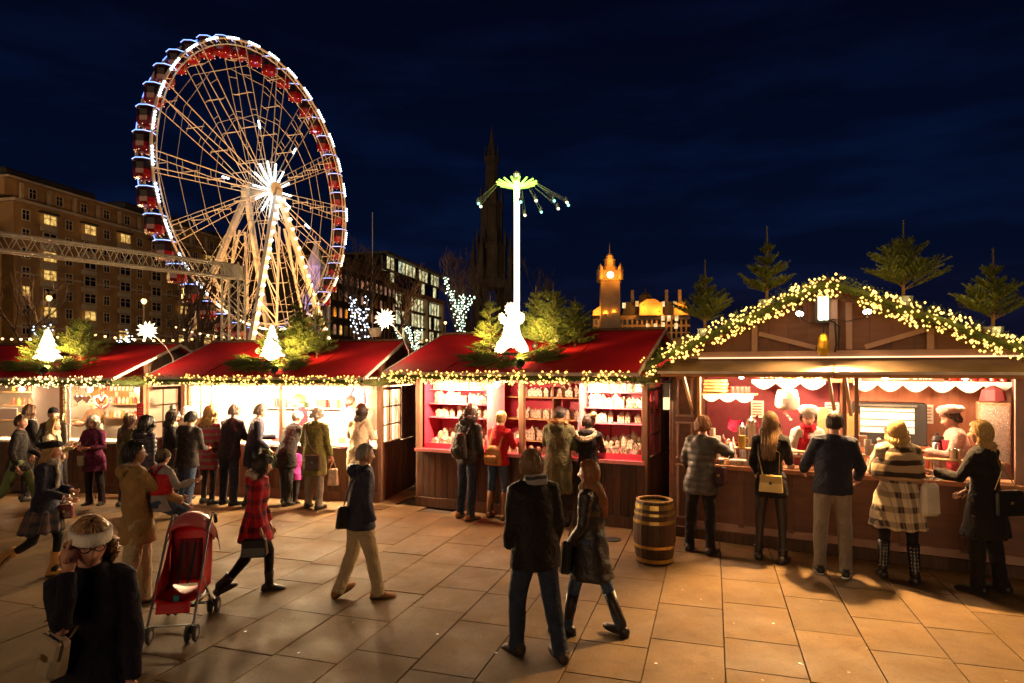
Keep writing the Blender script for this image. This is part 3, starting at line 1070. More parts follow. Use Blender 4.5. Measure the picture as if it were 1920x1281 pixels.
M_FEST = glow('festoon_bulb', (1.0, .52, .16), 2.2)
def festoon(label, pts, n, sag):
    root = thing('festoon_lights', label, 'string lights', pts[0], 0, 'festoon strings behind the stalls')
    o0 = Vector(pts[0])
    cb, bb = [], []
    for a, b_ in zip(pts[:-1], pts[1:]):
        for i in range(n):
            t = i / n
            p = Vector(a).lerp(Vector(b_), t) - Vector((0, 0, sag * 4 * t * (1 - t)))
            cb.append(p - o0)
    cb.append(Vector(pts[-1]) - o0)
    MB().tube(cb, .008, 4).build('cable', M_POLE, root)
    bm_ = MB().ball((0, 0, -.05), .055).mesh('bulb', M_FEST)
    for p in cb:
        link('bulb', bm_, root, p).scale = (.75, .75, .75)
    for a, b_ in zip(pts[:-1], pts[1:]):
        lamp('POINT', 'festoon_light', (Vector(a) + Vector(b_)) / 2 - o0 - Vector((0, .2, .25)), 200, (1, .60, .26), .4, root)  # one lamp per span, added in place of the bulbs to light the truss
festoon('string of warm bulbs behind the leftmost stall roof', [px(-30, 630, 19), px(160, 622, 19), px(360, 634, 19.5)], 11, .12)
festoon('string of warm bulbs between the left star and the truss', [px(330, 612, 24), px(450, 632, 24)], 8, .1)
festoon('string of warm bulbs behind the second stall roof', [px(600, 632, 21), px(690, 640, 21), px(800, 636, 21)], 8, .1)
# floodlit little memorial seen through the wheel
ST = thing('memorial_turret', 'small ornate stone turret floodlit violet behind the wheel', 'monument', (px(592, VH, 95).x, 95, 0))
MB().lathe([(2.0, 0), (2.0, 7), (1.6, 7.4), (1.6, 12), (2.0, 12.4), (1.3, 13), (1.3, 17), (1.6, 17.4), (.9, 19), (.3, 20.5), (.05, 22)], 8).build('shaft', mat('pale_memorial_stone', (.5, .47, .45), rough=.9, vscale=1), ST)
for a in range(6):
    MB().lathe([(.3, 7), (.3, 11), (.05, 14)], 6, (math.cos(a * PI / 3) * 1.9, math.sin(a * PI / 3) * 1.9, 0)).build('pinnacle', MATS['pale_memorial_stone'], ST)
for z in (3, 11, 16):
    lamp('POINT', 'violet_floodlight', (-.6, -4.5, z), 380, (.72, .42, 1.0), .4, ST)
# ================================================================== shared greenery and lights
M_FIR = mat('fir_needles', (.120, .150, .030), rough=.7, var=.35, vscale=9, spec=.3)
M_FIR2 = mat('garland_needles', (.075, .105, .022), rough=.7, var=.35, vscale=9, spec=.3)
M_TWIG = mat('fir_bark', (.16, .10, .035), rough=.9)
M_BULB = glow('garland_bulb', (1.0, .56, .11), 2.7, True)
M_BULBW = glow('garland_bulb_white', (1.0, .68, .26), 3.2, True)

def needles(mb, a, b, r, length, step, wid=.0042, bare=0.0):
    """bottle-brush of needle triangles from a to b"""
    d = b - a
    ln = d.length
    if ln < 1e-5:
        return
    d = d / ln
    u = d.orthogonal().normalized()
    w = d.cross(u)
    n = max(2, int(ln / step))
    V, F = mb.v, mb.f
    for i in range(n):
        p = a + d * (ln * (i + r.random()) / n)
        an = r.random() * 6.283
        o = u * math.cos(an) + w * math.sin(an)
        t = (o * .8 + d * .6)
        sd = d.cross(o) * wid
        l_ = length * r.uniform(.7, 1.15)
        k = len(V)
        V.append((p - sd)[:])
        V.append((p + sd)[:])
        V.append((p + t * l_)[:])
        F.append((k, k + 1, k + 2))
        mb.m.append(mb.mi)

def conifer(h, spread, seed, whorls=6, dens=.0036, leader=.3, nl=.033, lift=0.0):
    """trunk and crown builders of a small cut fir"""
    r = random.Random(seed)
    tr, cr = MB(), MB()
    tr.tube([(0, 0, -.05), (r.uniform(-.01, .01), r.uniform(-.01, .01), h * .6), (0, 0, h)], [h * .016 + .006, h * .009 + .004, .005], 6)
    needles(cr, Vector((0, 0, h * (1 - leader))), Vector((0, 0, h)), r, nl * .8, dens * .8)
    for k in range(whorls):
        t = k / max(1, whorls - 1)
        z = h * (.10 + (1 - leader - .08) * t)
        L = spread * (1 - t * .66) * r.uniform(.9, 1.1)
        nb_ = r.choice((5, 6, 6)) + (2 if t < .4 else 0)
        ph = r.random() * 6
        for j in range(nb_):
            a = ph + 2 * PI * j / nb_ + r.uniform(-.3, .3)
            up = r.uniform(.12, .42) + .5 * t + lift
            ll = L * r.uniform(.7, 1.12)
            d = Vector((math.cos(a), math.sin(a), up)).normalized()
            p0 = Vector((0, 0, z + r.uniform(-.03, .03)))
            p1 = p0 + d * ll * .55
            p2 = p1 + (d + Vector((0, 0, .22))).normalized() * ll * .45
            tr.tube([p0, p1, p2], [.006, .004, .002], 4, False)
            needles(cr, p0 + d * ll * .12, p1, r, nl, dens)
            needles(cr, p1, p2, r, nl, dens)
            sdv = d.cross(Vector((0, 0, 1))).normalized()
            ns = 5 if ll > .22 else 3
            for q in range(ns):
                f = .25 + .62 * q / ns
                pb = p0.lerp(p1, f / .55) if f < .55 else p1.lerp(p2, (f - .55) / .45)
                for sg in (-1, 1):
                    tl = ll * (.54 - .3 * f) * r.uniform(.8, 1.25)
                    e = pb + (d * .75 + sdv * sg * .75 + Vector((0, 0, r.uniform(-.05, .25)))).normalized() * tl
                    needles(cr, pb, e, r, nl * .92, dens)
    return tr, cr

def fir_tree(label, loc, h, spread, seed, whorls=6, pot=None, group=None, lean=(0, 0), dens=.0042, leader=.3, lift=0.0):
    t = thing('fir_tree', label, 'fir tree', loc, 0, group)
    t.rotation_euler = (lean[0], lean[1], seed)
    tr, cr = conifer(h, spread, seed, whorls, dens, leader, lift=lift)
    tr.build('trunk', M_TWIG, t)
    cr.build('crown', M_FIR, t)
    if pot:
        MB().lathe([(pot * .72, -.17), (pot * .75, -.165), (pot, -.02), (pot * 1.03, -.015), (pot * .9, -.015), (pot * .86, -.05)], 7, (0, 0, .0)).build('pot', mat('galvanised_pot', (.42, .52, .54), rough=.35, metal=.5, var=.15), t)
    return t

def garland(label, pts, rad_=.085, bulbs=46, seed=1, bmat=None, ndl=520, clump=True, name='garland', group='lit fir garlands on the stalls'):
    r = random.Random(seed)
    root = thing(name, label, 'garland', pts[0], 0, group)
    o0 = Vector(pts[0])
    fo, bu = MB(), MB()
    cum = 0.0
    for a, b_ in zip(pts[:-1], pts[1:]):
        a, b_ = Vector(a) - o0, Vector(b_) - o0
        d = b_ - a
        ln = d.length
        d.normalize()
        u = d.cross(Vector((0, 1, .2))).normalized()
        w = d.cross(u)
        fo.tube([a, b_], rad_ * .35, 6)
        for i in range(int(ndl * ln)):
            t = r.random() * ln
            an = r.random() * 6.283
            rr_ = rad_ * (1 + .3 * noise.noise(Vector(((t + cum) * 5, seed, 0))))
            o = u * math.cos(an) + w * math.sin(an)
            p = a + d * t + o * rr_ * .2
            e = p + (o + d * r.uniform(-.9, .9)).normalized() * rr_ * r.uniform(.6, 1.15)
            needles(fo, p, e, r, .03, .02, .004)
        for i in range(int(bulbs * ln)):
            t = r.random() * ln
            if clump and noise.noise(Vector(((t + cum) * 2.6, seed * 7.7, 0))) < -.30:
                continue
            an = r.random() * 6.283
            o = u * math.cos(an) + w * math.sin(an)
            c = a + d * t + o * rad_ * r.uniform(.55, 1.1)
            s_ = r.uniform(.013, .021)
            bu.add([c + Vector(q) * s_ for q in ((1, 0, 0), (-1, 0, 0), (0, 1, 0), (0, -1, 0), (0, 0, 1), (0, 0, -1))],
                   [(0, 2, 4), (2, 1, 4), (1, 3, 4), (3, 0, 4), (2, 0, 5), (1, 2, 5), (3, 1, 5), (0, 3, 5)])
        cum += ln
    tag(fo.build('foliage', M_FIR2, root), kind='stuff')
    if bu.v:
        tag(bu.build('bulbs', bmat or M_BULB, root), kind='stuff')
    return root

# ================================================================== materials of the stalls
M_RED = mat('red_roof_felt', (.56, .010, .018), rough=.62, var=.14, vscale=2.2, bump=.12, bscale=40)
M_WOODD = mat('dark_stained_wood', (.085, .040, .022), rough=.6, var=.35, vscale=4, rand=.3, bump=.3, bscale=14, stretch=(6, 6, .7))
M_WOODM = mat('brown_timber', (.20, .098, .052), rough=.6, var=.25, vscale=4, bump=.25, bscale=14, stretch=(5, 5, .8))
M_WOODP = mat('pine_timber', (.50, .27, .12), rough=.55, var=.2, vscale=5, bump=.15, bscale=18)
M_HUT = mat('hut_board_brown', (.170, .080, .050), rough=.6, var=.16, vscale=3, rand=.08, bump=.2, bscale=12, stretch=(.7, 5, 5))
M_TRIM = mat('gable_batten_paint', (.36, .22, .165), rough=.6, var=.15, vscale=4, bump=.15, bscale=20)
M_EDGE = mat('pale_roof_edge', (.62, .52, .45), rough=.5)
M_PINK = mat('cabinet_red_paint', (.62, .045, .09), rough=.45, var=.08)
M_WHITE = mat('white_paint', (.80, .77, .72), rough=.55, var=.05)
M_CREAM = mat('cream_lining', (.72, .64, .52), rough=.7, var=.08)
M_GLASS = mat('clear_glass', (.8, .85, .85), rough=.03, alpha=.10, var=0, spec=.8)
M_STEEL = mat('steel', (.62, .60, .57), rough=.22, metal=1.0, var=.05)
M_BLACK = mat('black_plastic', (.02, .02, .02), rough=.4, var=.1)
M_LAMP = glow('lamp_bulb', (1.0, .86, .62), 30.0, False)
M_FIG = glow('lit_figure', (1.0, .86, .60), 2.6, True)
M_STAR = glow('paper_star', (1.0, .84, .52), 2.6, True)
M_CERAM = mat('pale_ceramic', (.72, .60, .46), rough=.35, var=.2, vscale=30)
M_CERAMR = mat('ceramic_roof', (.55, .40, .30), rough=.4, var=.3, vscale=40)

class Frame:
    """local frame of a stall: x along the front, y into the stall"""
    def __init__(self, a, b):
        self.a = Vector((a.x, a.y, 0))
        d = Vector((b.x - a.x, b.y - a.y, 0))
        self.W = d.length
        self.rz = math.atan2(d.y, d.x)
        self.R = Matrix.Rotation(self.rz, 3, 'Z')
    def w(self, x, y, z):
        return self.a + self.R @ Vector((x, y, z))
    def x_at(self, u, y=0.0):
        """local x where the line y seen at pixel column u"""
        k = (u - U0) / FPX
        e, n = self.R @ Vector((1, 0, 0)), self.R @ Vector((0, 1, 0))
        p = self.a + n * y
        return (k * p.y - p.x) / (e.x - k * e.y)

def muntin_window(parent, o, ex, w, h, nx, nz, m=None, depth=.05):
    """framed window with glazing bars: o is its lower corner, ex its run direction (local)"""
    ex = Vector(ex)
    up = Vector((0, 0, 1))
    f = MB()
    for t in (0, 1):
        f.bar(o + ex * w * t, o + ex * w * t + up * h, depth, .05)
        f.bar(o + up * h * t, o + up * h * t + ex * w, .05, depth)
    for i in range(1, nx):
        f.bar(o + ex * w * i / nx, o + ex * w * i / nx + up * h, .022)
    for i in range(1, nz):
        f.bar(o + up * h * i / nz, o + up * h * i / nz + ex * w, .022)
    win = f.build('window', m or M_WOODM, parent)
    nrm = ex.cross(up) * .004
    for i in range(nx):
        for k in range(nz):
            a = o + ex * (w * i / nx + .012) + up * (h * k / nz + .012)
            ww, hh = w / nx - .024, h / nz - .024
            g_ = MB()
            g_.quad(a + nrm, a + ex * ww + nrm, a + ex * ww + up * hh + nrm, a + up * hh + nrm)
            g_.build('pane', M_GLASS, win)
    return win

def stall_shell(F, label, ze, zr, oh=.90, side=.10, depth=1.9, counter=.98, kick=.17, roof_m=None, inner=None, plank_gap=.118, x_open=0.0):
    W = F.W
    S = thing('market_stall', label, 'market stall', F.a, F.rz, 'red roofed market stalls')
    rm = roof_m or M_RED
    yr = (depth) / 2
    a = Vector((0, -oh, ze))
    r = Vector((0, yr, zr))
    bk = Vector((0, depth + oh, ze))
    for nm, p, q in (('front_roof', a, r), ('back_roof', bk, r)):
        mb = MB()
        dn = Vector((0, 0, -.035))
        x0, x1 = Vector((-side, 0, 0)), Vector((W + side, 0, 0))
        nseg = 1
        vs = [p + x0, p + x1, q + x1, q + x0]
        vs += [k + dn for k in vs]
        mb.add(vs, [(0, 1, 2, 3), (7, 6, 5, 4), (0, 4, 5, 1), (1, 5, 6, 2), (2, 6, 7, 3), (3, 7, 4, 0)])
        mb.build(nm, rm, S)
        for k_ in (1, 2, 3):
            xs_ = Vector((W * k_ / 4, 0, .004))
            MB().bar(p + xs_, q + xs_, .05, .012).build('roof_seam', rm, S)
        e = MB()
        e.bar(p + x0 + Vector((0, -.012 if p.y < r.y else .012, -.02)), p + x1 + Vector((0, -.012 if p.y < r.y else .012, -.02)), .02, .045)
        e.build('eave_trim', M_EDGE, S)
        for xx in (x0 + Vector((-.012, 0, 0)), x1 + Vector((.012, 0, 0))):
            MB().bar(p + xx + Vector((0, 0, -.015)), q + xx + Vector((0, 0, -.015)), .02, .05).build('rake_trim', M_EDGE, S)
    MB().box((W / 2, yr, zr + .02), (W + 2 * side, .12, .05), None, .015).build('ridge_cap', M_WOODD, S)
    # gable ends of upright boards
    for xx in (0.0, W):
        nb_ = 14
        for i in range(nb_):
            y0, y1 = depth * i / nb_, depth * (i + 1) / nb_ - .006
            zt0 = ze + (zr - ze) * (1 - abs(y0 - yr) / (yr + oh)) - .05
            zt1 = ze + (zr - ze) * (1 - abs(y1 - yr) / (yr + oh)) - .05
            zb = ze - .16
            vs = [(xx - .015, y0, zb), (xx - .015, y1, zb), (xx - .015, y1, zt1), (xx - .015, y0, zt0)]
            vs += [(x + .03, y, z) for x, y, z in vs]
            MB().add(vs, [(0, 3, 2, 1), (4, 5, 6, 7), (0, 1, 5, 4), (1, 2, 6, 5), (2, 3, 7, 6), (3, 0, 4, 7)]).build('gable_board', M_WOODD, S)
    # posts and beams
    for x, y in ((0, 0), (W, 0), (0, depth), (W, depth)):
        B('corner_post', (x, y, ze / 2 - .02), (.09, .09, ze - .08), M_WOODM if y == 0 else M_WOODD, S, .006)
    B('header_beam', (W / 2, 0, ze - .10), (W - .1, .08, .14), M_WOODD, S, .005)
    B('back_beam', (W / 2, depth, ze - .10), (W - .1, .08, .14), M_WOODD, S)
    # boarded lower front
    n = int(W / plank_gap)
    pm = MB().box((0, 0, 0), (W / n - .007, .022, counter - kick - .03), None, .003).mesh('plank', M_WOODD)
    for i in range(n):
        link('plank', pm, S, ((i + .5) * W / n, -.055 + .002 * (i % 2), kick + (counter - kick - .03) / 2))
    B('kick_board', (W / 2, -.062, kick / 2), (W + .06, .035, kick), M_WOODD, S, .004)
    # side walls: lower boards
    sm = MB().box((0, 0, 0), (.022, .115, counter + .02), None, .003).mesh('plank', M_WOODD)
    for xx in (-.02, W + .02):
        for i in range(int(depth / .122)):
            link('plank', sm, S, (xx, .1 + i * .122, (counter + .02) / 2))
    # upper back half of the right side is boarded too
    um = MB().box((0, 0, 0), (.022, .115, ze - counter - .22), None, .003).mesh('plank', M_WOODD)
    for xx in (-.02, W + .02):
        for i in range(int(depth / .122)):
            y = .1 + i * .122
            if y > depth * .52 or xx < 0:
                link('plank', um, S, (xx, y, counter + .03 + (ze - counter - .22) / 2))
    B('floor_board', (W / 2, depth / 2, .04), (W - .05, depth - .05, .05), M_WOODD, S)
    inn = inner or M_CREAM
    B('back_wall', (W / 2, depth - .08, ze / 2), (W - .1, .03, ze - .1), inn, S)
    B('ceiling', (W / 2, depth / 2 + .1, ze - .035), (W - .06, depth - .2, .02), inn, S)
    B('inner_side_wall', (.05, depth / 2, ze / 2 + .45), (.02, depth - .2, ze - 1.1), inn, S)
    return S

def pendant(label, p, power, color=WARM, drop=.12, r=.045, size=.07):
    t = thing('pendant_lamp', label, 'lamp', p, 0, 'lamps inside the stalls')
    MB().tube([(0, 0, drop), (0, 0, .04)], .006, 5).build('cord', M_BLACK, t)
    MB().lathe([(.02, .03), (.05, .045), (.022, .075)], 10).build('socket', M_BLACK, t)
    MB().sphere((0, 0, -.01), r, (1, 1, 1.1), 10, 7).build('bulb', M_LAMP, t)
    lamp('POINT', 'lamp_light', (0, 0, -.02 - r), power, color, size, t)
    return t

def spotlight(label, p, target, power, color=(1, .66, .24), spot=75, s_=1.0, group='small floodlights on the roofs', blend=.7):
    t = thing('spotlight', label, 'spotlight', p, 0, group)
    d = (Vector(target) - Vector(p)).normalized()
    R = d.to_track_quat('-Z', 'Y').to_matrix()
    M4 = R.to_4x4()
    MB().lathe([(.03 * s_, .10 * s_), (.045 * s_, .07 * s_), (.06 * s_, -.03 * s_), (.065 * s_, -.035 * s_)], 12, M=M4).build('housing', M_BLACK, t)
    MB().lathe([(.056 * s_, -.037 * s_), (.05 * s_, -.045 * s_)], 12, M=M4).build('lens', M_LAMP, t)
    MB().bar((0, 0, -.10), (0, 0, -.02), .02).build('bracket', M_BLACK, t)
    l = lamp('SPOT', 'spot_lamp', R @ Vector((0, 0, -.07 * s_)), power, color, .06, t, spot=spot, blend=blend)
    l.rotation_euler = d.to_track_quat('-Z', 'Y').to_euler()
    return t

# ------------------------------------------------------------------ stall geometry
F3 = Frame(gnd(786, 947), gnd(1210, 992))
F2 = Frame(gnd(346, 925), gnd(712, 941))
F1 = Frame(gnd(-190, 913), gnd(268, 926))
S3 = stall_shell(F3, 'red roofed stall selling rows of little ceramic houses in red cabinets', 2.33, 3.02, inner=M_PINK)
S2 = stall_shell(F2, 'red roofed stall with dazzling white interior, second from left', 2.24, 2.92, inner=M_WHITE)
S1 = stall_shell(F1, 'red roofed stall with hanging hearts at the left edge', 2.22, 2.88, inner=M_CREAM)

# ---- stall three fittings
W3 = F3.W
muntin_window(S3, Vector((W3 + .01, .10, 1.02)), (0, 1, 0), .88, 1.05, 2, 3, M_WOODD)
B('counter', (W3 / 2, .10, .985), (W3 - .05, .42, .035), M_PINK, S3, .005)
B('counter_edge', (W3 / 2, -.115, .985), (W3 + .04, .02, .05), mat('counter_edge_pink', (.72, .25, .24), rough=.4), S3)
mid3 = F3.x_at(979)
B('mid_post', (mid3, 0, 1.61), (.09, .09, 1.22), M_WOODM, S3, .006)
cabs = ((.07, F3.x_at(912)), (F3.x_at(1086), W3 - .06))
zs3 = (2.02, 1.77, 1.53)
for x0, x1 in cabs:
    B('cabinet_back', ((x0 + x1) / 2, .66, 1.6), (x1 - x0, .02, 1.22), M_PINK, S3)
    xs = x1 if x0 < 1 else x0
    B('cabinet_side', (xs, .36, 1.6), (.03, .62, 1.22), mat('cabinet_pink_paint', (.66, .22, .25), rough=.5), S3)
    for z in zs3:
        B('shelf', ((x0 + x1) / 2, .40, z), (x1 - x0 - .04, .44, .022), mat('shelf_pink', (.70, .16, .22), rough=.4), S3, .003)
    for k in (.33, .66):
        B('cabinet_batten', (x0 + (x1 - x0) * k, .645, 1.6), (.018, .012, 1.2), M_WOODD, S3)
    MB().box(((x0 + x1) / 2, .36, 1.14), (x1 - x0 - .04, .56, .02), Matrix.Rotation(rad(24), 3, 'X')).build('display_tray', mat('tray_pink', (.60, .10, .15), rough=.5), S3)
    B('tray_front', ((x0 + x1) / 2, .085, 1.045), (x1 - x0 - .02, .02, .09), M_PINK, S3)
for z in (1.86, 1.46, 1.06):
    B('back_shelf', ((cabs[0][1] + cabs[1][0]) / 2, 1.55, z), (cabs[1][0] - cabs[0][1] + .5, .5, .03), M_WOODP, S3, .004)
B('back_shelf_side', (mid3 + .03, 1.50, 1.5), (.03, .4, 1.1), M_WOODM, S3)

def house_mesh(kind):
    m = MB()
    w, d, h = ((.10, .08, .10), (.085, .085, .14), (.13, .09, .09), (.075, .075, .09))[kind]
    m.box((0, 0, h / 2), (w, d, h), None, .004)
    rise = (.055, .085, .045, .06)[kind]
    m.mi = 1
    m.prism([(-w / 2 - .008, h), (w / 2 + .008, h), (0, h + rise)], -d / 2 - .008, d / 2 + .008)
    m.mi = 0
    if kind in (0, 2):
        m.box((w * .28, .01, h + rise * .65), (.018, .018, rise), None)
    if kind == 1:
        m.box((0, -d / 2 - .006, .03), (.04, .02, .055))
    m.mi = 2
    for x in (-w * .25, w * .25):
        for z in ((h * .35, h * .72) if h > .11 else (h * .55,)):
            m.box((x, -d / 2 - .001, z), (.018, .006, .024))
    m.box((0, -d / 2 - .001, h * .18), (.02, .007, h * .3))
    return m
M_HWIN = mat('house_window_glaze', (.35, .17, .05), rough=.3, var=.2)
hms = [house_mesh(k).mesh('ceramic_house', [M_CERAM, q, M_HWIN]) for k in range(4) for q in (M_CERAMR, M_CERAM)]
rh = random.Random(9)
def houses(F, x0, x1, y, z, n, label, group, sc=1.0, zf=None):
    for i in range(n):
        x = x0 + (x1 - x0) * (i + .5 + rh.uniform(-.2, .2)) / n
        o = link('ceramic_house', rh.choice(hms), None, F.w(x, y + rh.uniform(-.03, .03), z if zf is None else z), F.rz + rh.uniform(-.3, .3))
        k = sc * rh.uniform(.85, 1.2)
        o.scale = (k, k, k)
        tag(o, label, 'ceramic house', group)
names = ('left', 'right')
for ci, (x0, x1) in enumerate(cabs):
    for zi, z in enumerate(zs3):
        pos = ('top', 'second', 'third')[zi]
        n = (10, 9, 8)[zi] if ci == 0 else (10, 9, 6)[zi]
        houses(F3, x0 + .06, x1 - .06, .36, z + .011, n, 'pale ceramic house on the %s shelf of the %s red cabinet' % (pos, names[ci]), 'houses on the %s shelf of the %s cabinet' % (pos, names[ci]), 1.15 if zi < 2 else 1.0)
    for row in range(3):
        y = .18 + .15 * row
        houses(F3, x0 + .08, x1 - .08, y, 1.155 + (y - .36) * math.tan(rad(24)), 8, 'little ceramic house in the sloping tray of the %s red cabinet' % names[ci], 'houses in the tray of the %s cabinet' % names[ci], .8)
for zi, z in enumerate((1.86, 1.46, 1.06)):
    pos = ('top', 'middle', 'bottom')[zi]
    for row in range(2):
        houses(F3, cabs[0][1] - .1, cabs[1][0] + .1, 1.42 + .17 * row, z + .016, 13, 'small ceramic house on the %s wooden shelf at the back of the stall' % pos, 'houses on the %s back shelf' % pos, 1.0)
houses(F3, cabs[0][1] + .05, cabs[1][0] - .05, .12, 1.004, 12, 'small ceramic house standing on the counter between the red cabinets', 'houses on the counter', .8)

# ---- stall two fittings
W2 = F2.W
muntin_window(S2, Vector((W2 + .01, .08, 1.02)), (0, 1, 0), .86, 1.0, 2, 3, M_WOODD)
B('counter', (W2 / 2, .12, .985), (W2 - .05, .48, .035), M_WHITE, S2, .005)
for u in (404, 529):
    B('mid_post', (F2.x_at(u), 0, 1.56), (.085, .085, 1.12), M_WOODM, S2, .006)
xl = F2.x_at(404)
muntin_window(S2, Vector((.08, .02, 1.42)), (1, 0, 0), xl - .16, .66, 2, 2, M_WOODM)
B('side_panel', (xl / 2 + .02, .03, 1.2), (xl - .12, .02, .42), M_CREAM, S2)
B('back_door_frame', (F2.x_at(668), 1.5, 1.5), (.06, .06, 1.3), M_WOODM, S2)
B('back_shelf', (W2 * .45, 1.66, 1.55), (W2 * .6, .24, .025), M_WHITE, S2)
B('back_panel', (F2.x_at(690, 1.7), 1.78, 1.6), (.5, .02, 1.0), mat('grey_panel', (.35, .28, .22)), S2)
rb = random.Random(2)
bx_c = [(.75, .70, .62), (.55, .06, .07), (.70, .55, .25), (.10, .22, .12)]
for i in range(8):
    x = W2 * (.2 + .5 * i / 8)
    h = rb.uniform(.1, .2)
    o = B('gift_box', (0, 0, h / 2), (.14, .12, h), mat('gift_%d' % (i % 4), bx_c[i % 4], rough=.5), None, .004)
    o.location = F2.w(x, 1.64, 1.563)
    o.rotation_euler.z = F2.rz
    tag(o, 'small boxed gift on the white back shelf of the dazzling stall', 'box', 'boxed gifts on the white back shelf')
for i in range(14):
    h = rb.uniform(.05, .13)
    o = B('sweet_box', (0, 0, h / 2), (rb.uniform(.08, .16), .10, h), mat('gift_%d' % (i % 4), bx_c[i % 4]), None, .004)
    o.location = F2.w(W2 * (.16 + .8 * i / 14), .14 + .1 * (i % 2), 1.003)
    o.rotation_euler.z = F2.rz + rb.uniform(-.4, .4)
    tag(o, 'small coloured box of sweets on the counter of the dazzling stall', 'box', 'sweet boxes on the dazzling counter')
hk = MB().tube([(-.06, 0, .0), (-.08, 0, -.12), (-.03, 0, -.2), (0, 0, -.28), (.03, 0, -.2), (.08, 0, -.12), (.06, 0, 0)], .012, 6).build('hanging_loop', M_WOODP, None, F2.w(F2.x_at(672), .1, 2.15), F2.rz, True)
tag(hk, 'looped wooden hanger over the cream coated shopper', 'hanger')

# ---- stall one fittings
muntin_window(S1, Vector((F1.W + .01, .10, 1.0)), (0, 1, 0), .9, 1.0, 2, 3, M_WOODM)
B('counter', (F1.W / 2, .1, .985), (F1.W - .05, .46, .035), M_CREAM, S1, .005)
B('mid_post', (F1.x_at(118), 0, 1.55), (.085, .085, 1.12), M_WOODM, S1, .006)
xa, xb = F1.x_at(40), F1.x_at(112)
B('white_curtain', ((xa + xb) / 2, .25, 1.58), (xb - xa, .012, 1.1), mat('thin_curtain', (.75, .70, .64), rough=.9, var=.05), S1)
for z in (1.32, 1.62, 1.9):
    B('shelf', (F1.x_at(10), .8, z), (1.5, .3, .025), M_WOODP, S1)
    B('shelf', (F1.x_at(228, 1.5), 1.55, z), (1.1, .3, .025), M_WOODP, S1)
for i, (u, c) in enumerate(((180, 0), (206, 0), (232, 0))):
    B('notice_board', (F1.x_at(u, 1.8), 1.79, 1.95 - .04 * i), (.24, .02, .34), mat('kraft_board', (.48, .26, .10)), S1)
jar = MB().lathe([(.03, 0), (.033, .01), (.033, .10), (.02, .115), (.02, .135), (.024, .14)], 8)
jms = [jar.mesh('jar', mat('jar_%d' % i, c, rough=.25)) for i, c in enumerate(((.75, .66, .5), (.6, .1, .06), (.62, .36, .1), (.8, .76, .7)))]
for zi, z in enumerate((1.32, 1.62, 1.9)):
    for i in range(11):
        x = F1.x_at(228, 1.5) - .5 + i * .095
        o = link('jar', jms[rb.randrange(4)], None, F1.w(x, 1.47, z + .013), 0, None)
        tag(o, 'small jar on the %s back shelf of the stall with hanging hearts' % ('lowest', 'middle', 'highest')[zi], 'jar', 'jars on the %s back shelf' % ('lowest', 'middle', 'highest')[zi])
    for i in range(9):
        x = F1.x_at(10) - .55 + i * .13
        o = link('figurine', jms[rb.randrange(4)], None, F1.w(x, .72, z + .013), 0, None)
        tag(o, 'little figurine on the %s shelf at the far left edge' % ('lowest', 'middle', 'highest')[zi], 'figurine', 'figurines on the %s left shelf' % ('lowest', 'middle', 'highest')[zi])
SG = B('sign_board', (0, 0, 0), (.62, .02, .22), M_WHITE, None, .004)
SG.location = F1.w(F1.x_at(8), -.02, 1.50)
SG.rotation_euler.z = F1.rz
tag(SG, 'plain white sign board on the left edge of the leftmost stall', 'sign')
hp = [(math.sin(t) ** 3 * .095, (13 * math.cos(t) - 5 * math.cos(2 * t) - 2 * math.cos(3 * t) - math.cos(4 * t)) / 16 * .095) for t in [2 * PI * i / 24 for i in range(24)]]
for u, c, nm in ((143, (.85, .80, .75), 'white'), (159, (.80, .70, .66), 'pale pink')):
    t = thing('hanging_heart', '%s heart ornament hanging over the leftmost counter' % nm, 'ornament', F1.w(F1.x_at(u), .05, 1.80), F1.rz)
    MB().prism(hp[::-1], -.012, .012).build('heart', mat('heart_%d' % u, c, rough=.5), t)
    MB().prism([(x * .72, z * .72) for x, z in hp[::-1]], -.016, -.010).build('icing', mat('heart_icing_%d' % u, (.55, .06, .10)), t)
    MB().prism([(x * .62, z * .62) for x, z in hp[::-1]], -.019, -.0145).build('centre', MATS['heart_%d' % u], t)
    MB().tube([(-.05, 0, .07), (0, 0, .30), (.05, 0, .07)], .005, 4).build('ribbon', mat('heart_ribbon', (.6, .3, .25)), t)
t = thing('hanging_pretzel', 'large pink iced pretzel hanging behind the hearts', 'ornament', F1.w(F1.x_at(166), .35, 1.70), F1.rz)
MB().tube([(-.02, 0, -.1), (-.14, 0, -.02), (-.17, .0, .1), (-.06, 0, .15), (0, 0, .03), (.06, 0, .15), (.17, 0, .1), (.14, 0, -.02), (.02, 0, -.1)], .03, 8).build('dough', mat('pink_icing', (.62, .16, .18), rough=.5), t, smooth=True)
MB().tube([(0, 0, .05), (0, 0, .45)], .004, 4).build('string', M_BLACK, t)
t = thing('red_tag_sign', 'rounded red tag sign on the corner post of the leftmost stall', 'sign', F1.w(F1.W + .02, -.09, 1.58), F1.rz)
MB().prism([(-.07, -.13), (-.04, -.16), (.04, -.16), (.07, -.13), (.07, .13), (.04, .16), (-.04, .16), (-.07, .13)], -.012, .0).build('plate', mat('tag_red', (.60, .04, .05), rough=.4), t)
for z in (-.08, -.03, .02, .07):
    B('print_line', (0, -.014, z), (.09, .003, .012), mat('tag_print', (.75, .35, .3)), t)
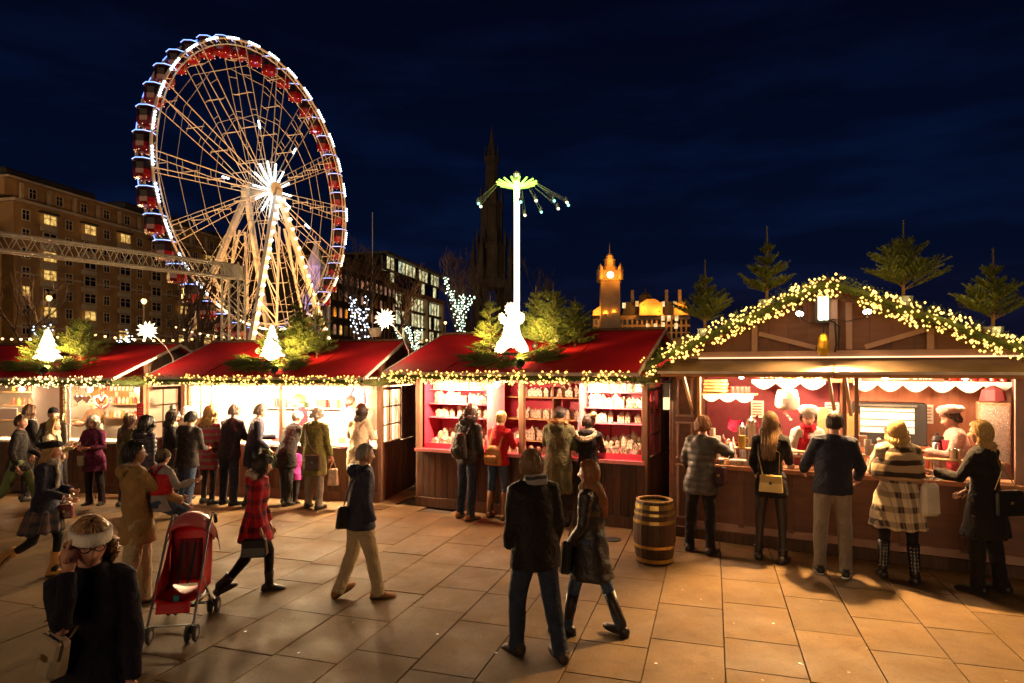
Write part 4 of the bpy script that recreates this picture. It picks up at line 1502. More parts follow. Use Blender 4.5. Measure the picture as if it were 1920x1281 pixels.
# D-shaped letter plate on the side of stall two
def text_obj(name, s, size, m, parent, loc, rot, ext=.003):
    c = bpy.data.curves.new(name, 'FONT')
    c.body = s
    c.size = size
    c.extrude = ext
    c.align_x, c.align_y = 'CENTER', 'CENTER'
    o = bpy.data.objects.new(name, c)
    COL.objects.link(o)
    dg = bpy.context.evaluated_depsgraph_get()
    me = bpy.data.meshes.new_from_object(o.evaluated_get(dg))
    bpy.data.objects.remove(o)
    me.materials.clear()
    me.materials.append(m)
    return link(name, me, parent, loc, 0, rot)
text_obj('letter', 'D', .16, mat('letter_pink', (.55, .28, .30)), S2, (W2 + .036, 1.2, 2.05), (PI / 2, 0, PI / 2))

# ---- lights of the red stalls
for i, x in enumerate((.18, .40, .62, .84)):
    pendant('bare bulb burning under the roof of the dazzling stall, %s from the left' % ('first', 'second', 'third', 'fourth')[i], F2.w(W2 * x, -.06, 2.02), 640, (1, .68, .36))
for i, x in enumerate((.16, .40, .83)):
    pendant('bare bulb over the %s of the ceramic house stall' % ('left cabinet', 'middle counter', 'right cabinet')[i], F3.w(W3 * x, -.16, 2.14), (210, 180, 165)[i], (1, .64, .36))
for i, u in enumerate((20, 150, 240)):
    pendant('bare bulb in the leftmost stall over the %s' % ('figurines', 'hanging hearts', 'jars')[i], F1.w(F1.x_at(u), .25, 1.98), 140, (1, .66, .36))

# ---- garlands along the eaves
garland('lit fir garland along the eave of the ceramic house stall', [F3.w(-.08, -.88, 2.27), F3.w(W3 * .33, -.88, 2.25), F3.w(W3 * .66, -.88, 2.25), F3.w(W3 + .02, -.87, 2.25)], rad_=.10, seed=3, bulbs=135)
garland('unlit fir garland end at the right rake of the ceramic house stall', [F3.w(W3 + .04, -.82, 2.24), F3.w(W3 + .12, -.4, 2.2), F3.w(W3 + .14, .1, 2.28)], .12, 6, seed=4)
garland('lit fir garland along the eave of the dazzling stall', [F2.w(-.08, -.88, 2.19), F2.w(W2 * .5, -.88, 2.165), F2.w(W2 + .02, -.88, 2.17)], rad_=.10, seed=5, bulbs=135, bmat=M_BULB)
garland('unlit fir garland end at the right rake of the dazzling stall', [F2.w(W2 + .03, -.84, 2.17), F2.w(W2 + .12, -.35, 2.13), F2.w(W2 + .14, .2, 2.2)], .11, 4, seed=6)
garland('lit fir garland along the eave of the leftmost stall', [F1.w(F1.x_at(-60), -.88, 2.17), F1.w(F1.x_at(80), -.88, 2.145), F1.w(F1.W + .0, -.88, 2.15)], rad_=.10, seed=7, bulbs=135, bmat=M_BULBW)
garland('unlit fir garland end at the right rake of the leftmost stall', [F1.w(F1.W + .02, -.84, 2.15), F1.w(F1.W + .12, -.3, 2.12), F1.w(F1.W + .14, .25, 2.2)], .12, 4, seed=8)
garland('slim upright fir garland on the middle post of the leftmost stall', [F1.w(F1.x_at(124), -.04, 2.1), F1.w(F1.x_at(124), -.04, 1.05)], .035, 16, seed=9, ndl=300)
garland('slim upright fir garland near the right post of the leftmost stall', [F1.w(F1.x_at(242), .3, 2.1), F1.w(F1.x_at(242), .3, 1.5)], .04, 10, seed=10, ndl=300)

# ---- roof decorations
def tree_outline(w, h, tiers):
    L_ = [(.0, h)]
    for k in range(tiers):
        z1 = h * (1 - (k + 1) / (tiers + .6))
        ww = w * (k + 1) / tiers / 2
        L_.append((ww, z1))
        L_.append((ww * .62, z1 + h * .01))
    L_.append((w * .12, 0))
    return L_ + [(-x, z) for x, z in L_[:0:-1]]
ANGEL = [(0, 1.0), (.07, .99), (.12, .93), (.13, .86), (.10, .79), (.06, .75), (.10, .70), (.16, .72), (.20, .80), (.25, .78), (.26, .68), (.22, .60), (.14, .56), (.16, .44), (.19, .34), (.26, .24), (.33, .12), (.35, .03), (.22, .0), (.10, .10), (0, .12)]
ANGEL = ANGEL + [(-x, z) for x, z in ANGEL[-2:0:-1]]
def lit_figure(label, base, rz, poly, s_, pw):
    t = thing('light_figure', label, 'light figure', base, rz, 'lit figures on the stall roofs')
    MB().prism([(x * s_, z * s_) for x, z in poly][::-1], -.035, .035).build('panel', M_FIG, t)
    rim = [(x * s_, -.04, z * s_) for x, z in poly]
    bm_ = MB()
    for a, b_ in zip(rim, rim[1:] + rim[:1]):
        a, b_ = Vector(a), Vector(b_)
        n_ = max(1, int((b_ - a).length / .035))
        for i in range(n_):
            bm_.ball(a.lerp(b_, i / n_), .012 + .012 * ((i * 7) % 3) / 2)
    tag(bm_.build('edge_bulbs', M_BULBW, t), kind='stuff')
    B('stand', (0, .02, -.02), (s_ * .4, .08, .04), M_BLACK, t)
    for sx in (-.45, .45):
        fl_ = lamp('SPOT', 'tree_fill_spot', (sx, -.30, s_ * .35), pw * 2.0, (1, .64, .20), .12, t, spot=100, blend=.8)  # unseen spots before the figure, added to brighten the firs behind
        fl_.rotation_euler = Vector((sx * .1, 1, .15)).to_track_quat('-Z', 'Y').to_euler()
    return t
M_BAUB = mat('white_bauble', (.78, .72, .66), rough=.25, var=.05, coat=.4)
M_BAUBD = mat('dark_bauble', (.05, .035, .03), rough=.2, var=.05, coat=.4)
def bauble(label, p, r, m):
    o = MB().sphere((0, 0, 0), r, (1, 1, 1), 16, 10)
    o.lathe([(.012, r * .97), (.012, r * 1.2), (.003, r * 1.22)], 8)
    tag(o.build('bauble', m, None, p, 0, True), label, 'bauble', 'baubles on the roof sprays')
def spray(label, F, cx, yc, zb, hw, seed, slope):
    """mound of cut fir branches lying on the roof"""
    r = random.Random(seed)
    t = thing('fir_spray', label, 'fir branches', F.w(cx, yc, zb), F.rz, 'fir sprays on the stall roofs')
    m = MB()
    tw = MB()
    for i in range(95):
        x = r.uniform(-hw * .85, hw * .85)
        y = r.uniform(-.24, .26)
        a = math.atan2(y - .05 - r.uniform(.1, .3), x * 1.3 + r.uniform(-.2, .2))
        L_ = r.uniform(.22, .42)
        p0 = Vector((x, y, y * slope + .03))
        d = Vector((math.cos(a), math.sin(a) * .8, slope * math.sin(a) * .8 + r.uniform(.05, .55))).normalized()
        p1 = p0 + d * L_
        tw.tube([p0, p1], [.006, .003], 4, False)
        needles(m, p0, p1, r, .032, .0045)
        sd = d.cross(Vector((0, 0, 1))).normalized()
        for q in range(4):
            pb = p0.lerp(p1, .2 + .18 * q)
            for sg in (-1, 1):
                e = pb + (d * .7 + sd * sg * .7 + Vector((0, 0, r.uniform(0, .2)))).normalized() * L_ * (.45 - .07 * q)
                needles(m, pb, e, r, .03, .0048)
    tag(m.build('foliage', M_FIR, t), kind='stuff')
    tw.build('twig', M_TWIG, t)
def roof_deco(F, u, nm, ze, zr, depth, poly, fs, seed, trees, bau, pw, oh=.90):
    yr = depth / 2
    sl = (zr - ze) / (yr + oh)
    y0 = -oh + .40
    zof = lambda y: ze + (y + oh) * sl
    cx = F.x_at(u, y0)
    spray('mound of fir branches on the roof of the %s' % nm, F, cx, y0 + .10, zof(y0 + .10), .72, seed, sl)
    lit_figure(*poly[:1], F.w(cx + poly[2], y0 + .10, zof(y0 + .10) + .12), F.rz, poly[1], fs, pw)
    for i, (dx, y, h, sp, wh, lb_) in enumerate(trees):
        y -= .40
        fir_tree(lb_, F.w(cx + dx, y, zof(y)), h * 1.06, sp * 1.12, seed * 10 + i, wh + 1, leader=.24, group='fir trees on the stall roofs')
    for i, (dx, y, dz, r_, dk, lb_) in enumerate(bau):
        bauble(lb_, F.w(cx + dx, y, zof(y) + dz), r_, M_BAUBD if dk else M_BAUB)
    sp0 = F.w(cx + .30, -oh + .08, ze + .13)
    spotlight('small spotlight on the eave lighting the roof figure of the %s' % nm, sp0, F.w(cx, .35, zof(.35) + .35), 150, spot=100)
T1, T2 = tree_outline(.95, 1.0, 5), tree_outline(.72, 1.0, 5)
roof_deco(F3, 958, 'ceramic house stall', 2.33, 3.02, 1.9, ('lit angel figure on the roof of the ceramic house stall', ANGEL, -.03), .78, 3,
          ((-.52, .22, .95, .36, 6, 'slender fir tree left of the lit angel'), (.12, .62, .95, .42, 6, 'fir tree behind the lit angel'), (.50, .42, 1.02, .52, 7, 'bushy fir tree right of the lit angel'), (.80, .60, .75, .42, 6, 'low dark fir tree at the right of the lit angel')),
          ((-.50, -.12, .12, .05, 0, 'small white bauble left of the lit angel'), (-.02, -.14, .10, .062, 0, 'white bauble under the lit angel'), (.22, -.06, .10, .055, 1, 'dark bauble right below the lit angel'), (.55, .06, .16, .065, 0, 'large white bauble right of the lit angel'), (-.34, -.16, .09, .04, 0, 'tiny white bauble lower left of the lit angel')), 60)
roof_deco(F2, 505, 'dazzling stall', 2.24, 2.92, 1.9, ('lit tree shaped figure on the roof of the dazzling stall', T2, 0), .62, 4,
          ((.30, .30, .82, .50, 7, 'bushy fir tree right of the lit tree figure on the dazzling stall'), (.62, .45, .85, .45, 6, 'outer fir tree right of the lit tree figure on the dazzling stall'), (-.25, .42, .62, .36, 6, 'small fir tree left of the lit tree figure on the dazzling stall'), (.15, .65, 1.0, .40, 6, 'tall fir tree behind the lit tree figure on the dazzling stall')),
          ((-.50, -.05, .16, .06, 0, 'white bauble left of the lit tree figure on the dazzling stall'), (-.36, -.12, .12, .045, 0, 'small white bauble left below the lit tree figure on the dazzling stall'), (-.15, -.16, .08, .05, 0, 'white bauble under the lit tree figure on the dazzling stall'), (.10, -.14, .10, .05, 0, 'white bauble right below the lit tree figure on the dazzling stall'), (.42, .10, .16, .06, 0, 'white bauble hanging right of the lit tree figure on the dazzling stall'), (.24, -.10, .12, .05, 1, 'dark bauble right of the lit tree figure on the dazzling stall')), 60)
roof_deco(F1, 82, 'leftmost stall', 2.22, 2.88, 1.9, ('lit tree shaped figure with scrolls on the leftmost stall roof', T1, 0), .60, 5,
          ((.40, .32, .85, .52, 7, 'bushy fir tree right of the leftmost lit figure'), (-.30, .25, .66, .42, 6, 'fir tree left of the leftmost lit figure'), (.10, .62, .72, .36, 6, 'fir tree behind the leftmost lit figure')),
          ((-.42, -.06, .14, .055, 0, 'white bauble left of the leftmost lit figure'), (-.28, -.10, .12, .06, 0, 'large white bauble left below the leftmost lit figure'), (-.16, -.16, .08, .05, 0, 'lowest white bauble under the leftmost lit figure'), (-.02, -.12, .10, .05, 0, 'white bauble under the leftmost lit figure'), (.34, -.04, .12, .045, 0, 'small white bauble right of the leftmost lit figure'), (.22, -.12, .10, .05, 1, 'dark bauble under the leftmost lit figure')), 60)

# ---- paper stars on curved rods
def star(label, p, r, foot, pw):
    t = thing('paper_star', label, 'star lamp', p, 0, 'paper stars over the stalls')
    m = MB()
    m.sphere((0, 0, 0), r * .42, (1, 1, 1), 12, 8)
    n = 26
    for i in range(n):
        z = 1 - 2 * (i + .5) / n
        a = i * 2.39996
        q = math.sqrt(1 - z * z)
        d = Vector((math.cos(a) * q, math.sin(a) * q, z))
        o_ = d.orthogonal().normalized()
        w_ = d.cross(o_)
        base = [d * r * .36 + (o_ * math.cos(k * PI / 2) + w_ * math.sin(k * PI / 2)) * r * .17 for k in range(4)]
        m.add(base + [d * r * (1 if i % 2 else .88)], [(0, 1, 4), (1, 2, 4), (2, 3, 4), (3, 0, 4)])
    m.build('star', M_STAR, t)
    f = Vector(foot) - Vector(p)
    MB().tube([Vector((.05, 0, -.08)), Vector((f.x * .35, f.y * .3, f.z * .15 - .02)), Vector((f.x * .75, f.y * .7, f.z * .5)), Vector((f.x * .97, f.y, f.z * .85)), f], .011, 6).build('rod', M_EDGE, t)
    lamp('POINT', 'star_light', (0, -.05, -r * 1.05), pw, (1, .72, .36), .1, t)
star('glowing paper star over the gap between second and third stalls', px(722, 598, 11.0), .215, F3.w(-.04, -.25, 2.60), 16)
star('glowing paper star over the gap between first and second stalls', px(276, 620, 11.6), .205, F2.w(-.04, -.25, 2.50), 16)
vase = MB().lathe([(.10, 0), (.15, .16), (.16, .17), (.13, .17), (.12, .14)], 10).build('pale_bucket', M_CREAM, None, px(704, 632, 12.6), 0)
tag(vase, 'pale lit bucket on the ridge of the second stall below the right star', 'bucket')
# ================================================================== the gabled drinks hut on the right
F4 = Frame(gnd(1266, 1003), gnd(1940, 1088))
W4 = F4.W
D4 = 2.3
HU = thing('gabled_hut', 'brown gabled timber hut selling hot drinks under a lit garland', 'market stall', F4.a, F4.rz)
xap = F4.x_at(1552)
ZE, ZA = 2.40, 3.47
half = max(xap, W4 - xap) + .28
CT = 1.05
xo0, xo1 = F4.x_at(1308), F4.x_at(1896)
# front left leaf with panels, posts
B('front_panel', (xo0 / 2 - .02, -.02, 1.2), (xo0 + .02, .05, 2.34), M_HUT, HU, .004)
for z0, z1 in ((.28, 1.02), (1.12, 1.62), (1.72, 2.25)):
    for xx in (.055, xo0 - .065):
        B('panel_stile', (xx, -.052, (z0 + z1) / 2), (.03, .02, z1 - z0), M_TRIM, HU, .004)
    for zz in (z0, z1):
        B('panel_rail', (xo0 / 2 - .005, -.053, zz), (xo0 - .06, .018, .03), M_TRIM, HU, .004)
B('corner_post', (-.03, .02, 1.2), (.09, .10, 2.36), M_HUT, HU, .006)
B('corner_post', (W4 + .02, .02, 1.2), (.10, .10, 2.36), M_HUT, HU, .006)
B('right_jamb', ((xo1 + W4) / 2, -.012, 1.7), (W4 - xo1 - .06, .07, 1.3), M_TRIM, HU, .005)
B('left_jamb', (xo0 + .02, -.01, 1.75), (.045, .08, 1.35), M_WOODP, HU, .004)
# lower front: broad boards with battens
nb = 6
for i in range(nb):
    x0 = xo0 + (W4 - xo0) * i / nb
    x1 = xo0 + (W4 - xo0) * (i + 1) / nb
    B('front_board', ((x0 + x1) / 2, -.02, .62), (x1 - x0 - .008, .05, .80), M_HUT, HU, .004)
    B('front_batten', (x1 - .03, -.055, .62), (.075, .022, .79), M_HUT, HU, .004)
for i in range(3):
    x0, x1 = xo0 + (W4 - xo0) * i / 3, xo0 + (W4 - xo0) * (i + 1) / 3
    B('skirting', ((x0 + x1) / 2, -.045, .205), (x1 - x0 - .006, .03, .10), M_TRIM, HU, .004)
B('base_beam', (W4 / 2, -.02, .075), (W4 + .1, .10, .15), M_WOODD, HU, .006)
B('counter', ((xo0 + xo1) / 2 + .05, .06, CT), (xo1 - xo0 + .25, .50, .045), mat('counter_wood', (.48, .24, .12), rough=.4, var=.15), HU, .006)
B('counter_edge', ((xo0 + xo1) / 2 + .05, -.20, CT), (xo1 - xo0 + .27, .02, .055), mat('counter_edge_wood', (.40, .16, .07), rough=.4), HU, .004)
# side wall, back, floor, lining
for xx in (-.03, W4 + .03):
    for i in range(16):
        B('side_board', (xx, .12 + i * .14, 1.2), (.03, .134, 2.36), M_HUT, HU, .003)
M_LIN = mat('hut_lining_wood', (.30, .10, .045), rough=.55, var=.2, vscale=4, stretch=(4, 4, .6))
M_LINR = mat('hut_lining_red', (.16, .026, .034), rough=.8, var=.15)
B('back_wall', (W4 * .25, D4 - .25, 1.3), (W4 * .5 - .02, .03, 2.5), M_LINR, HU)
B('back_wall', (W4 * .75, D4 - .25, 1.3), (W4 * .5 - .02, .03, 2.5), M_LIN, HU)
B('floor_board', (W4 / 2, D4 / 2, .08), (W4 - .1, D4 - .1, .06), M_WOODD, HU)
B('ceiling', (W4 / 2, D4 / 2 + .1, 2.47), (W4 - .05, D4 - .25, .02), M_CREAM, HU)
# middle posts inside the opening
for u in (1583, 1592 + 14):
    B('mid_post', (F4.x_at(u), .02, 1.74), (.05, .06, 1.34), M_WOODM, HU, .004)
# awning in two flaps, hinged at the gable beam
for x0, x1 in ((-.12, F4.x_at(1566) - .004), (F4.x_at(1566) + .004, W4 + .05)):
    mb = MB()
    a0, a1 = Vector((x0, -.03, 2.505)), Vector((x1, -.03, 2.505))
    b0, b1 = Vector((x0 - .04, -.38, 2.345)), Vector((x1 + .02, -.38, 2.345))
    dn = Vector((0, 0, -.028))
    vs = [a0, a1, b1, b0, a0 + dn, a1 + dn, b1 + dn, b0 + dn]
    mb.add(vs, [(3, 2, 1, 0), (4, 5, 6, 7), (0, 1, 5, 4), (1, 2, 6, 5), (2, 3, 7, 6), (3, 0, 4, 7)])
    mb.build('awning', mat('awning_board', (.13, .085, .042), rough=.6, var=.25, vscale=4), HU)
    B('awning_rail', ((x0 + x1) / 2, -.335, 2.305), (x1 - x0 - .02, .05, .055), mat('awning_rail_wood', (.52, .23, .06), rough=.5, var=.15), HU, .004)
    B('awning_lip', ((x0 + x1) / 2, -.39, 2.336), (x1 - x0 + .05, .012, .034), M_EDGE, HU)
for u in (1300, 1566, 1596):
    x = F4.x_at(u)
    MB().bar((x, -.05, 1.80), (x - .06, -.33, 2.29), .035).build('awning_stay', M_WOODP, HU)
# gable: sheeting, timber frame, roof
def zroof(x):
    return ZA - (ZA - ZE) * abs(x - xap) / half
ng = 18
for i in range(ng):
    x0 = xap - half + .25 + (2 * half - .5) * i / ng
    x1 = xap - half + .25 + (2 * half - .5) * (i + 1) / ng - .003
    z0, z1 = zroof(x0) - .06, zroof(x1) - .06
    zb = 2.44
    if min(z0, z1) > zb - .02:
        MB().prism([(x0, zb), (x1, zb), (x1, max(zb + .001, z1)), (x0, max(zb + .001, z0))], -.0, .03).build('gable_board', M_HUT, HU)
B('gable_beam', (xap, -.03, 2.575), (2 * half - .75, .06, .095), M_TRIM, HU, .005)
xk = F4.x_at(1563)
B('king_post', (xk, -.032, 2.95), (.10, .056, .65), M_TRIM, HU, .005)
B('king_post_strip', (F4.x_at(1592), -.028, 2.93), (.075, .05, .60), M_TRIM, HU, .005)
for u in (1416, 1744):
    x = F4.x_at(u)
    hh = zroof(x) - .10 - 2.62
    B('gable_post', (x, -.032, 2.62 + hh / 2), (.075, .056, hh), M_TRIM, HU, .005)
MB().bar((F4.x_at(1424), -.03, 2.86), (F4.x_at(1530), -.03, 2.66), .06, .075, (0, 1, 0)).build('gable_brace', M_TRIM, HU)
MB().bar((F4.x_at(1734), -.03, 2.86), (F4.x_at(1622), -.03, 2.66), .06, .075, (0, 1, 0)).build('gable_brace', M_TRIM, HU)
for sg in (-1, 1):
    mb = MB()
    p0 = Vector((xap, -.22, ZA))
    p1 = Vector((xap + sg * half, -.22, ZE))
    dy = Vector((0, D4 + .5, 0))
    up = Vector((0, 0, .055))
    vs = [p0, p1, p1 + dy, p0 + dy, p0 + up, p1 + up, p1 + dy + up, p0 + dy + up]
    mb.add(vs, [(0, 1, 2, 3), (7, 6, 5, 4), (4, 5, 1, 0), (5, 6, 2, 1), (6, 7, 3, 2), (7, 4, 0, 3)])
    mb.build('roof', M_RED, HU)
    MB().bar(p0 + Vector((0, -.015, .03)), p1 + Vector((0, -.015, .03)), .03, .10, (0, 1, 0)).build('barge_board', M_WOODD, HU)
# gable garland
gp_ = []
for i in range(13):
    x = xap - half + .02 + (2 * half) * i / 12
    gp_.append(F4.w(x, -.30, zroof(x) - .02 + (.03 if i % 2 else 0)))
_gg = garland('thick lit fir garland following the gable of the brown hut', gp_, .14, 170, 14, bmat=M_BULB, ndl=560)
for _i in (1, 3, 5, 7, 9, 11):
    lamp('POINT', 'garland_light', gp_[_i] - gp_[0] + Vector((0, -.18, .20)), 8, (1, .60, .18), .25, _gg)  # points added beside the bulbs to brighten the trees on the roof
# thin lit gap along the awning hinge, its glow added as a strip
o = MB().tube([F4.w(.35, -.075, 2.535), F4.w(W4 - .1, -.075, 2.535)], .011, 6).build('lit_gap_strip', glow('amber_gap_glow', (1, .55, .30), 1.5, True))
tag(o, 'thin lit gap along the top of the hut awning, built as a glowing strip', 'lit gap')
# fir trees in pots on the hut roof
for u, vb, vt, xx, sp, sd, lb_ in ((1322, 607, 480, None, .50, 71, 'fir tree in a grey pot low on the left slope of the hut roof'), (1438, 560, 424, None, .46, 72, 'fir tree in a pot near the peak on the left hut slope'),
                                   (1694, 548, 408, None, .58, 73, 'broad fir tree in a pot on the upper right hut slope'), (1862, 600, 455, None, .54, 74, 'fir tree in a pot at the right end of the hut roof')):
    y = .05
    x = F4.x_at(u, y)
    p = F4.w(x, y, zroof(x) + .20)
    h = (vb - vt) / FPX * p.y
    fir_tree(lb_, p, h, sp * .95, sd, 4, pot=.105, leader=.40, lift=.28, group='fir trees on the hut roof', dens=.0022)
# lights on the gable
lb = thing('light_box', 'glowing white box light under the peak of the hut gable', 'light fitting', F4.w(F4.x_at(1545), -.15, 3.16), F4.rz)
B('diffuser', (0, 0, 0), (.12, .10, .30), glow('box_light', (1, .86, .62), 3.2, True), lb, .01)
B('backplate', (-.02, .068, .0), (.17, .03, .36), M_BLACK, lb)
_bl = lamp('SPOT', 'box_lamp', (0, -.07, -.02), 3300, (1, .56, .21), .07, lb, spot=80, blend=.5)
_bl.rotation_euler = Vector((.75, -2.2, -3.1)).to_track_quat('-Z', 'Y').to_euler()
spotlight('left floodlight under the hut gable garland', px(1500, 585, F4.w(F4.x_at(1500), -.20, 3).y), F4.w(xap - .9, -2.6, 0), 150, (1, .56, .21), spot=120, s_=.85, group='floodlights under the hut gable', blend=.6)
spotlight('right floodlight under the hut gable garland', px(1626, 581, F4.w(F4.x_at(1626), -.20, 3).y), F4.w(xap + .7, -2.4, 0), 150, (1, .56, .21), spot=120, s_=.85, group='floodlights under the hut gable', blend=.6)
hl = thing('hanging_lantern', 'amber glass bottle lantern hanging on the hut gable', 'lantern', F4.w(F4.x_at(1545), -.16, 2.55), F4.rz)
MB().lathe([(.03, -.0), (.06, .02), (.07, .10), (.065, .20), (.05, .26), (.025, .29)], 8).build('glass', mat('amber_glass', (.42, .26, .03), rough=.15, coat=.5, var=.3, vscale=14), hl)
MB().tube([(0, 0, .28), (.01, .0, .45), (-.02, 0, .62)], .008, 5).build('chain', M_BLACK, hl)
cb = MB()
cb.tube([F4.w(F4.x_at(1552), -.09, 3.02), F4.w(F4.x_at(1566), -.09, 2.98), F4.w(F4.x_at(1569), -.09, 2.70), F4.w(F4.x_at(1566), -.09, 2.60)], .013, 6)
cb.tube([F4.w(F4.x_at(1556), -.08, 3.02), F4.w(F4.x_at(1575), -.08, 2.92), F4.w(F4.x_at(1572), -.08, 2.62)], .010, 6)
cb.tube([F4.w(F4.x_at(1500), -.07, 3.05), F4.w(F4.x_at(1520), -.07, 2.98), F4.w(F4.x_at(1540), -.07, 2.99)], .006, 5)
cb.tube([F4.w(F4.x_at(1560), -.07, 3.02), F4.w(F4.x_at(1590), -.07, 2.99), F4.w(F4.x_at(1622), -.07, 3.03)], .006, 5)
tag(cb.build('power_cable', M_BLACK), 'black power cables looping down the middle of the hut gable', 'cable')
wl_ = thing('wall_lantern', 'small wall lantern with lit candle glass at the left corner of the hut', 'lantern', F4.w(-.10, -.10, 1.98), F4.rz)
B('backplate', (.06, .06, .12), (.03, .05, .34), M_BLACK, wl_)
B('lit_glass', (0, 0, -.09), (.075, .07, .17), glow('lantern_glow', (1, .76, .36), 1.2), wl_)
B('upper_glass', (0, 0, .10), (.08, .075, .20), M_GLASS, wl_)
B('cap', (0, 0, .22), (.11, .10, .03), M_BLACK, wl_)
B('frame', (0, 0, -.185), (.09, .085, .02), M_BLACK, wl_)

# ---- inside the hut
def valance(F, x0, x1, y, z, n, drop, label):
    t = thing('lace_valance', label, 'valance', F.w(x0, y, z), F.rz, 'lace valances on the hut shelves')
    for i in range(n):
        w = (x1 - x0) / n
        pts = [(i * w, 0)] + [(i * w + w * k / 8, -.05 - drop * math.sin(PI * k / 8)) for k in range(9)] + [((i + 1) * w, 0)]
        MB().prism(pts, -.006 + .003 * (i % 2), .004 + .003 * (i % 2)).build('scallop', mat('lace', (.80, .74, .68), rough=.9, bump=.4, bscale=90), t)
    return t
B('shelf', (W4 * .73, 1.55, 2.20), (W4 * .5, .30, .03), M_WOODP, HU)
B('shelf', (W4 * .42, 1.55, 2.22), (W4 * .26, .30, .03), M_WOODP, HU)
valance(F4, F4.x_at(1600, 1.38), F4.x_at(1898, 1.38), 1.38, 2.21, 6, .10, 'white lace valance on the right shelf of the hut')
valance(F4, F4.x_at(1410, 1.38), F4.x_at(1548, 1.38), 1.38, 2.22, 3, .10, 'white lace valance on the middle shelf of the hut')
mug = MB().lathe([(.042, 0), (.045, .01), (.045, .10), (.040, .10), (.038, .02)], 12)
mug.tube([(.045, 0, .08), (.075, 0, .07), (.075, 0, .035), (.045, 0, .025)], .008, 5)
mm_ = mug.mesh('red_mug', mat('red_glaze', (.55, .03, .025), rough=.25, coat=.4))
mmw = mug.mesh('white_mug', mat('white_glaze', (.78, .74, .68), rough=.3))
for i in range(6):
    o = link('red_mug', mm_, None, F4.w(F4.x_at(1786 + 19 * i, 1.45), 1.45, 2.216), F4.rz + .4 * i)
    tag(o, 'red mug in the row on the top right shelf of the hut', 'mug', 'red mugs on the top shelf')
for i in range(9):
    o = link('white_mug', mmw, None, F4.w(F4.x_at(1600 + 13 * i, 1.5), 1.5, 2.216), F4.rz + .9 * i)
    tag(o, 'white mug in the row on the top shelf left of the red mugs', 'mug', 'white mugs on the top shelf')
MBt = thing('menu_board', 'dark menu board with chalk price at the top of the hut opening', 'sign', F4.w(F4.x_at(1690, .9), .9, 2.28), F4.rz)
B('board', (0, 0, 0), (.95, .02, .13), mat('chalkboard', (.10, .035, .02)), MBt)
text_obj('chalk_text', 'Glühwein  £ 3,00', .085, mat('chalk', (.85, .8, .7), var=0), MBt, (.05, -.013, -.005), (PI / 2, 0, 0), .001)
def urn(label, u, y, r, h, z=CT + .02):
    t = thing('steel_urn', label, 'urn', F4.w(F4.x_at(u, y), y, z), F4.rz)
    MB().lathe([(r, 0), (r, .02), (r * .97, .03), (r * .97, h - .04), (r, h - .03), (r, h), (r * .6, h + .03), (.02, h + .035), (.02, h + .06)], 18).build('body', M_STEEL, t, smooth=True)
    MB().tube([(0, -r, .07), (0, -r - .05, .07), (0, -r - .05, .04)], .012, 6).build('tap', M_STEEL, t)
    return t
B('work_top', (W4 / 2, .95, CT - .02), (W4 - .5, .7, .03), M_LIN, HU)
urn('shorter steel urn on the left worktop of the hut', 1392, .75, .075, .46)
urn('tall steel urn beside the shorter one on the hut worktop', 1409, .78, .085, .56)
ov = thing('counter_oven', 'black counter oven with lit window inside the hut', 'oven', F4.w(F4.x_at(1665, 1.55), 1.55, 1.32), F4.rz)
B('case', (0, 0, .29), (.92, .50, .58), M_BLACK, ov, .01)
B('window', (-.02, -.255, .34), (.66, .012, .36), glow('oven_window', (.75, .42, .14), .9), ov)
for z in (.25, .35, .46):
    B('rack', (-.02, -.263, z), (.66, .008, .012), M_STEEL, ov)
MB().bar((-.38, -.30, .55), (.34, -.30, .55), .03).build('handle', M_STEEL, ov)
for k in range(4):
    MB().lathe([(.028, 0), (.024, .03)], 10, M=Matrix.Translation((-.3 + .18 * k, -.25, .06)) @ Matrix.Rotation(PI / 2, 4, 'X')).build('knob', M_CREAM, ov)
B('oven_stand', (F4.x_at(1665, 1.55), 1.55, .7), (1.0, .5, 1.22), M_LIN, HU)
th = thing('coffee_flask', 'tall steel pump flask with black lid beside the pink vendor', 'flask', F4.w(F4.x_at(1757, .9), .9, CT), F4.rz)
MB().lathe([(.062, 0), (.065, .02), (.065, .36), (.05, .38)], 16).build('body', M_STEEL, th, smooth=True)
MB().lathe([(.055, .38), (.062, .40), (.05, .45), (.02, .46), (.02, .50)], 12).build('lid', M_BLACK, th)
MB().bar((0, -.02, .44), (.11, -.05, .43), .035).build('spout', M_BLACK, th)
nb_ = thing('nut_bag_rack', 'tall glass fronted rack of roasted nuts at the right of the hut', 'display rack', F4.w(F4.x_at(1862, 1.2), 1.2, 1.15), F4.rz)
B('case', (0, .0, .40), (.34, .26, .80), mat('nut_mix', (.26, .13, .07), rough=.8, var=.6, vscale=40, bump=.8, bscale=40), nb_, .01)
B('front_glass', (0, -.135, .40), (.30, .006, .72), M_GLASS, nb_)
MB().lathe([(.15, .82), (.12, .96), (.02, 1.02)], 8).build('lid', M_LINR, nb_)
# sneeze guard ledge with posts
B('ledge', ((xo0 + xo1) / 2, .10, CT + .24), (xo1 - xo0 - .1, .16, .02), mat('ledge_wood', (.62, .38, .20), rough=.35), HU, .004)
B('guard_glass', ((xo0 + xo1) / 2, .02, CT + .135), (xo1 - xo0 - .1, .006, .18), M_GLASS, HU)
for i in range(7):
    B('guard_post', (xo0 + .1 + (xo1 - xo0 - .2) * i / 6, .10, CT + .13), (.03, .03, .20), M_WOODP, HU)
B('chilled_tray', (F4.x_at(1385), .12, CT + .045), (.62, .22, .05), M_WHITE, HU, .004)
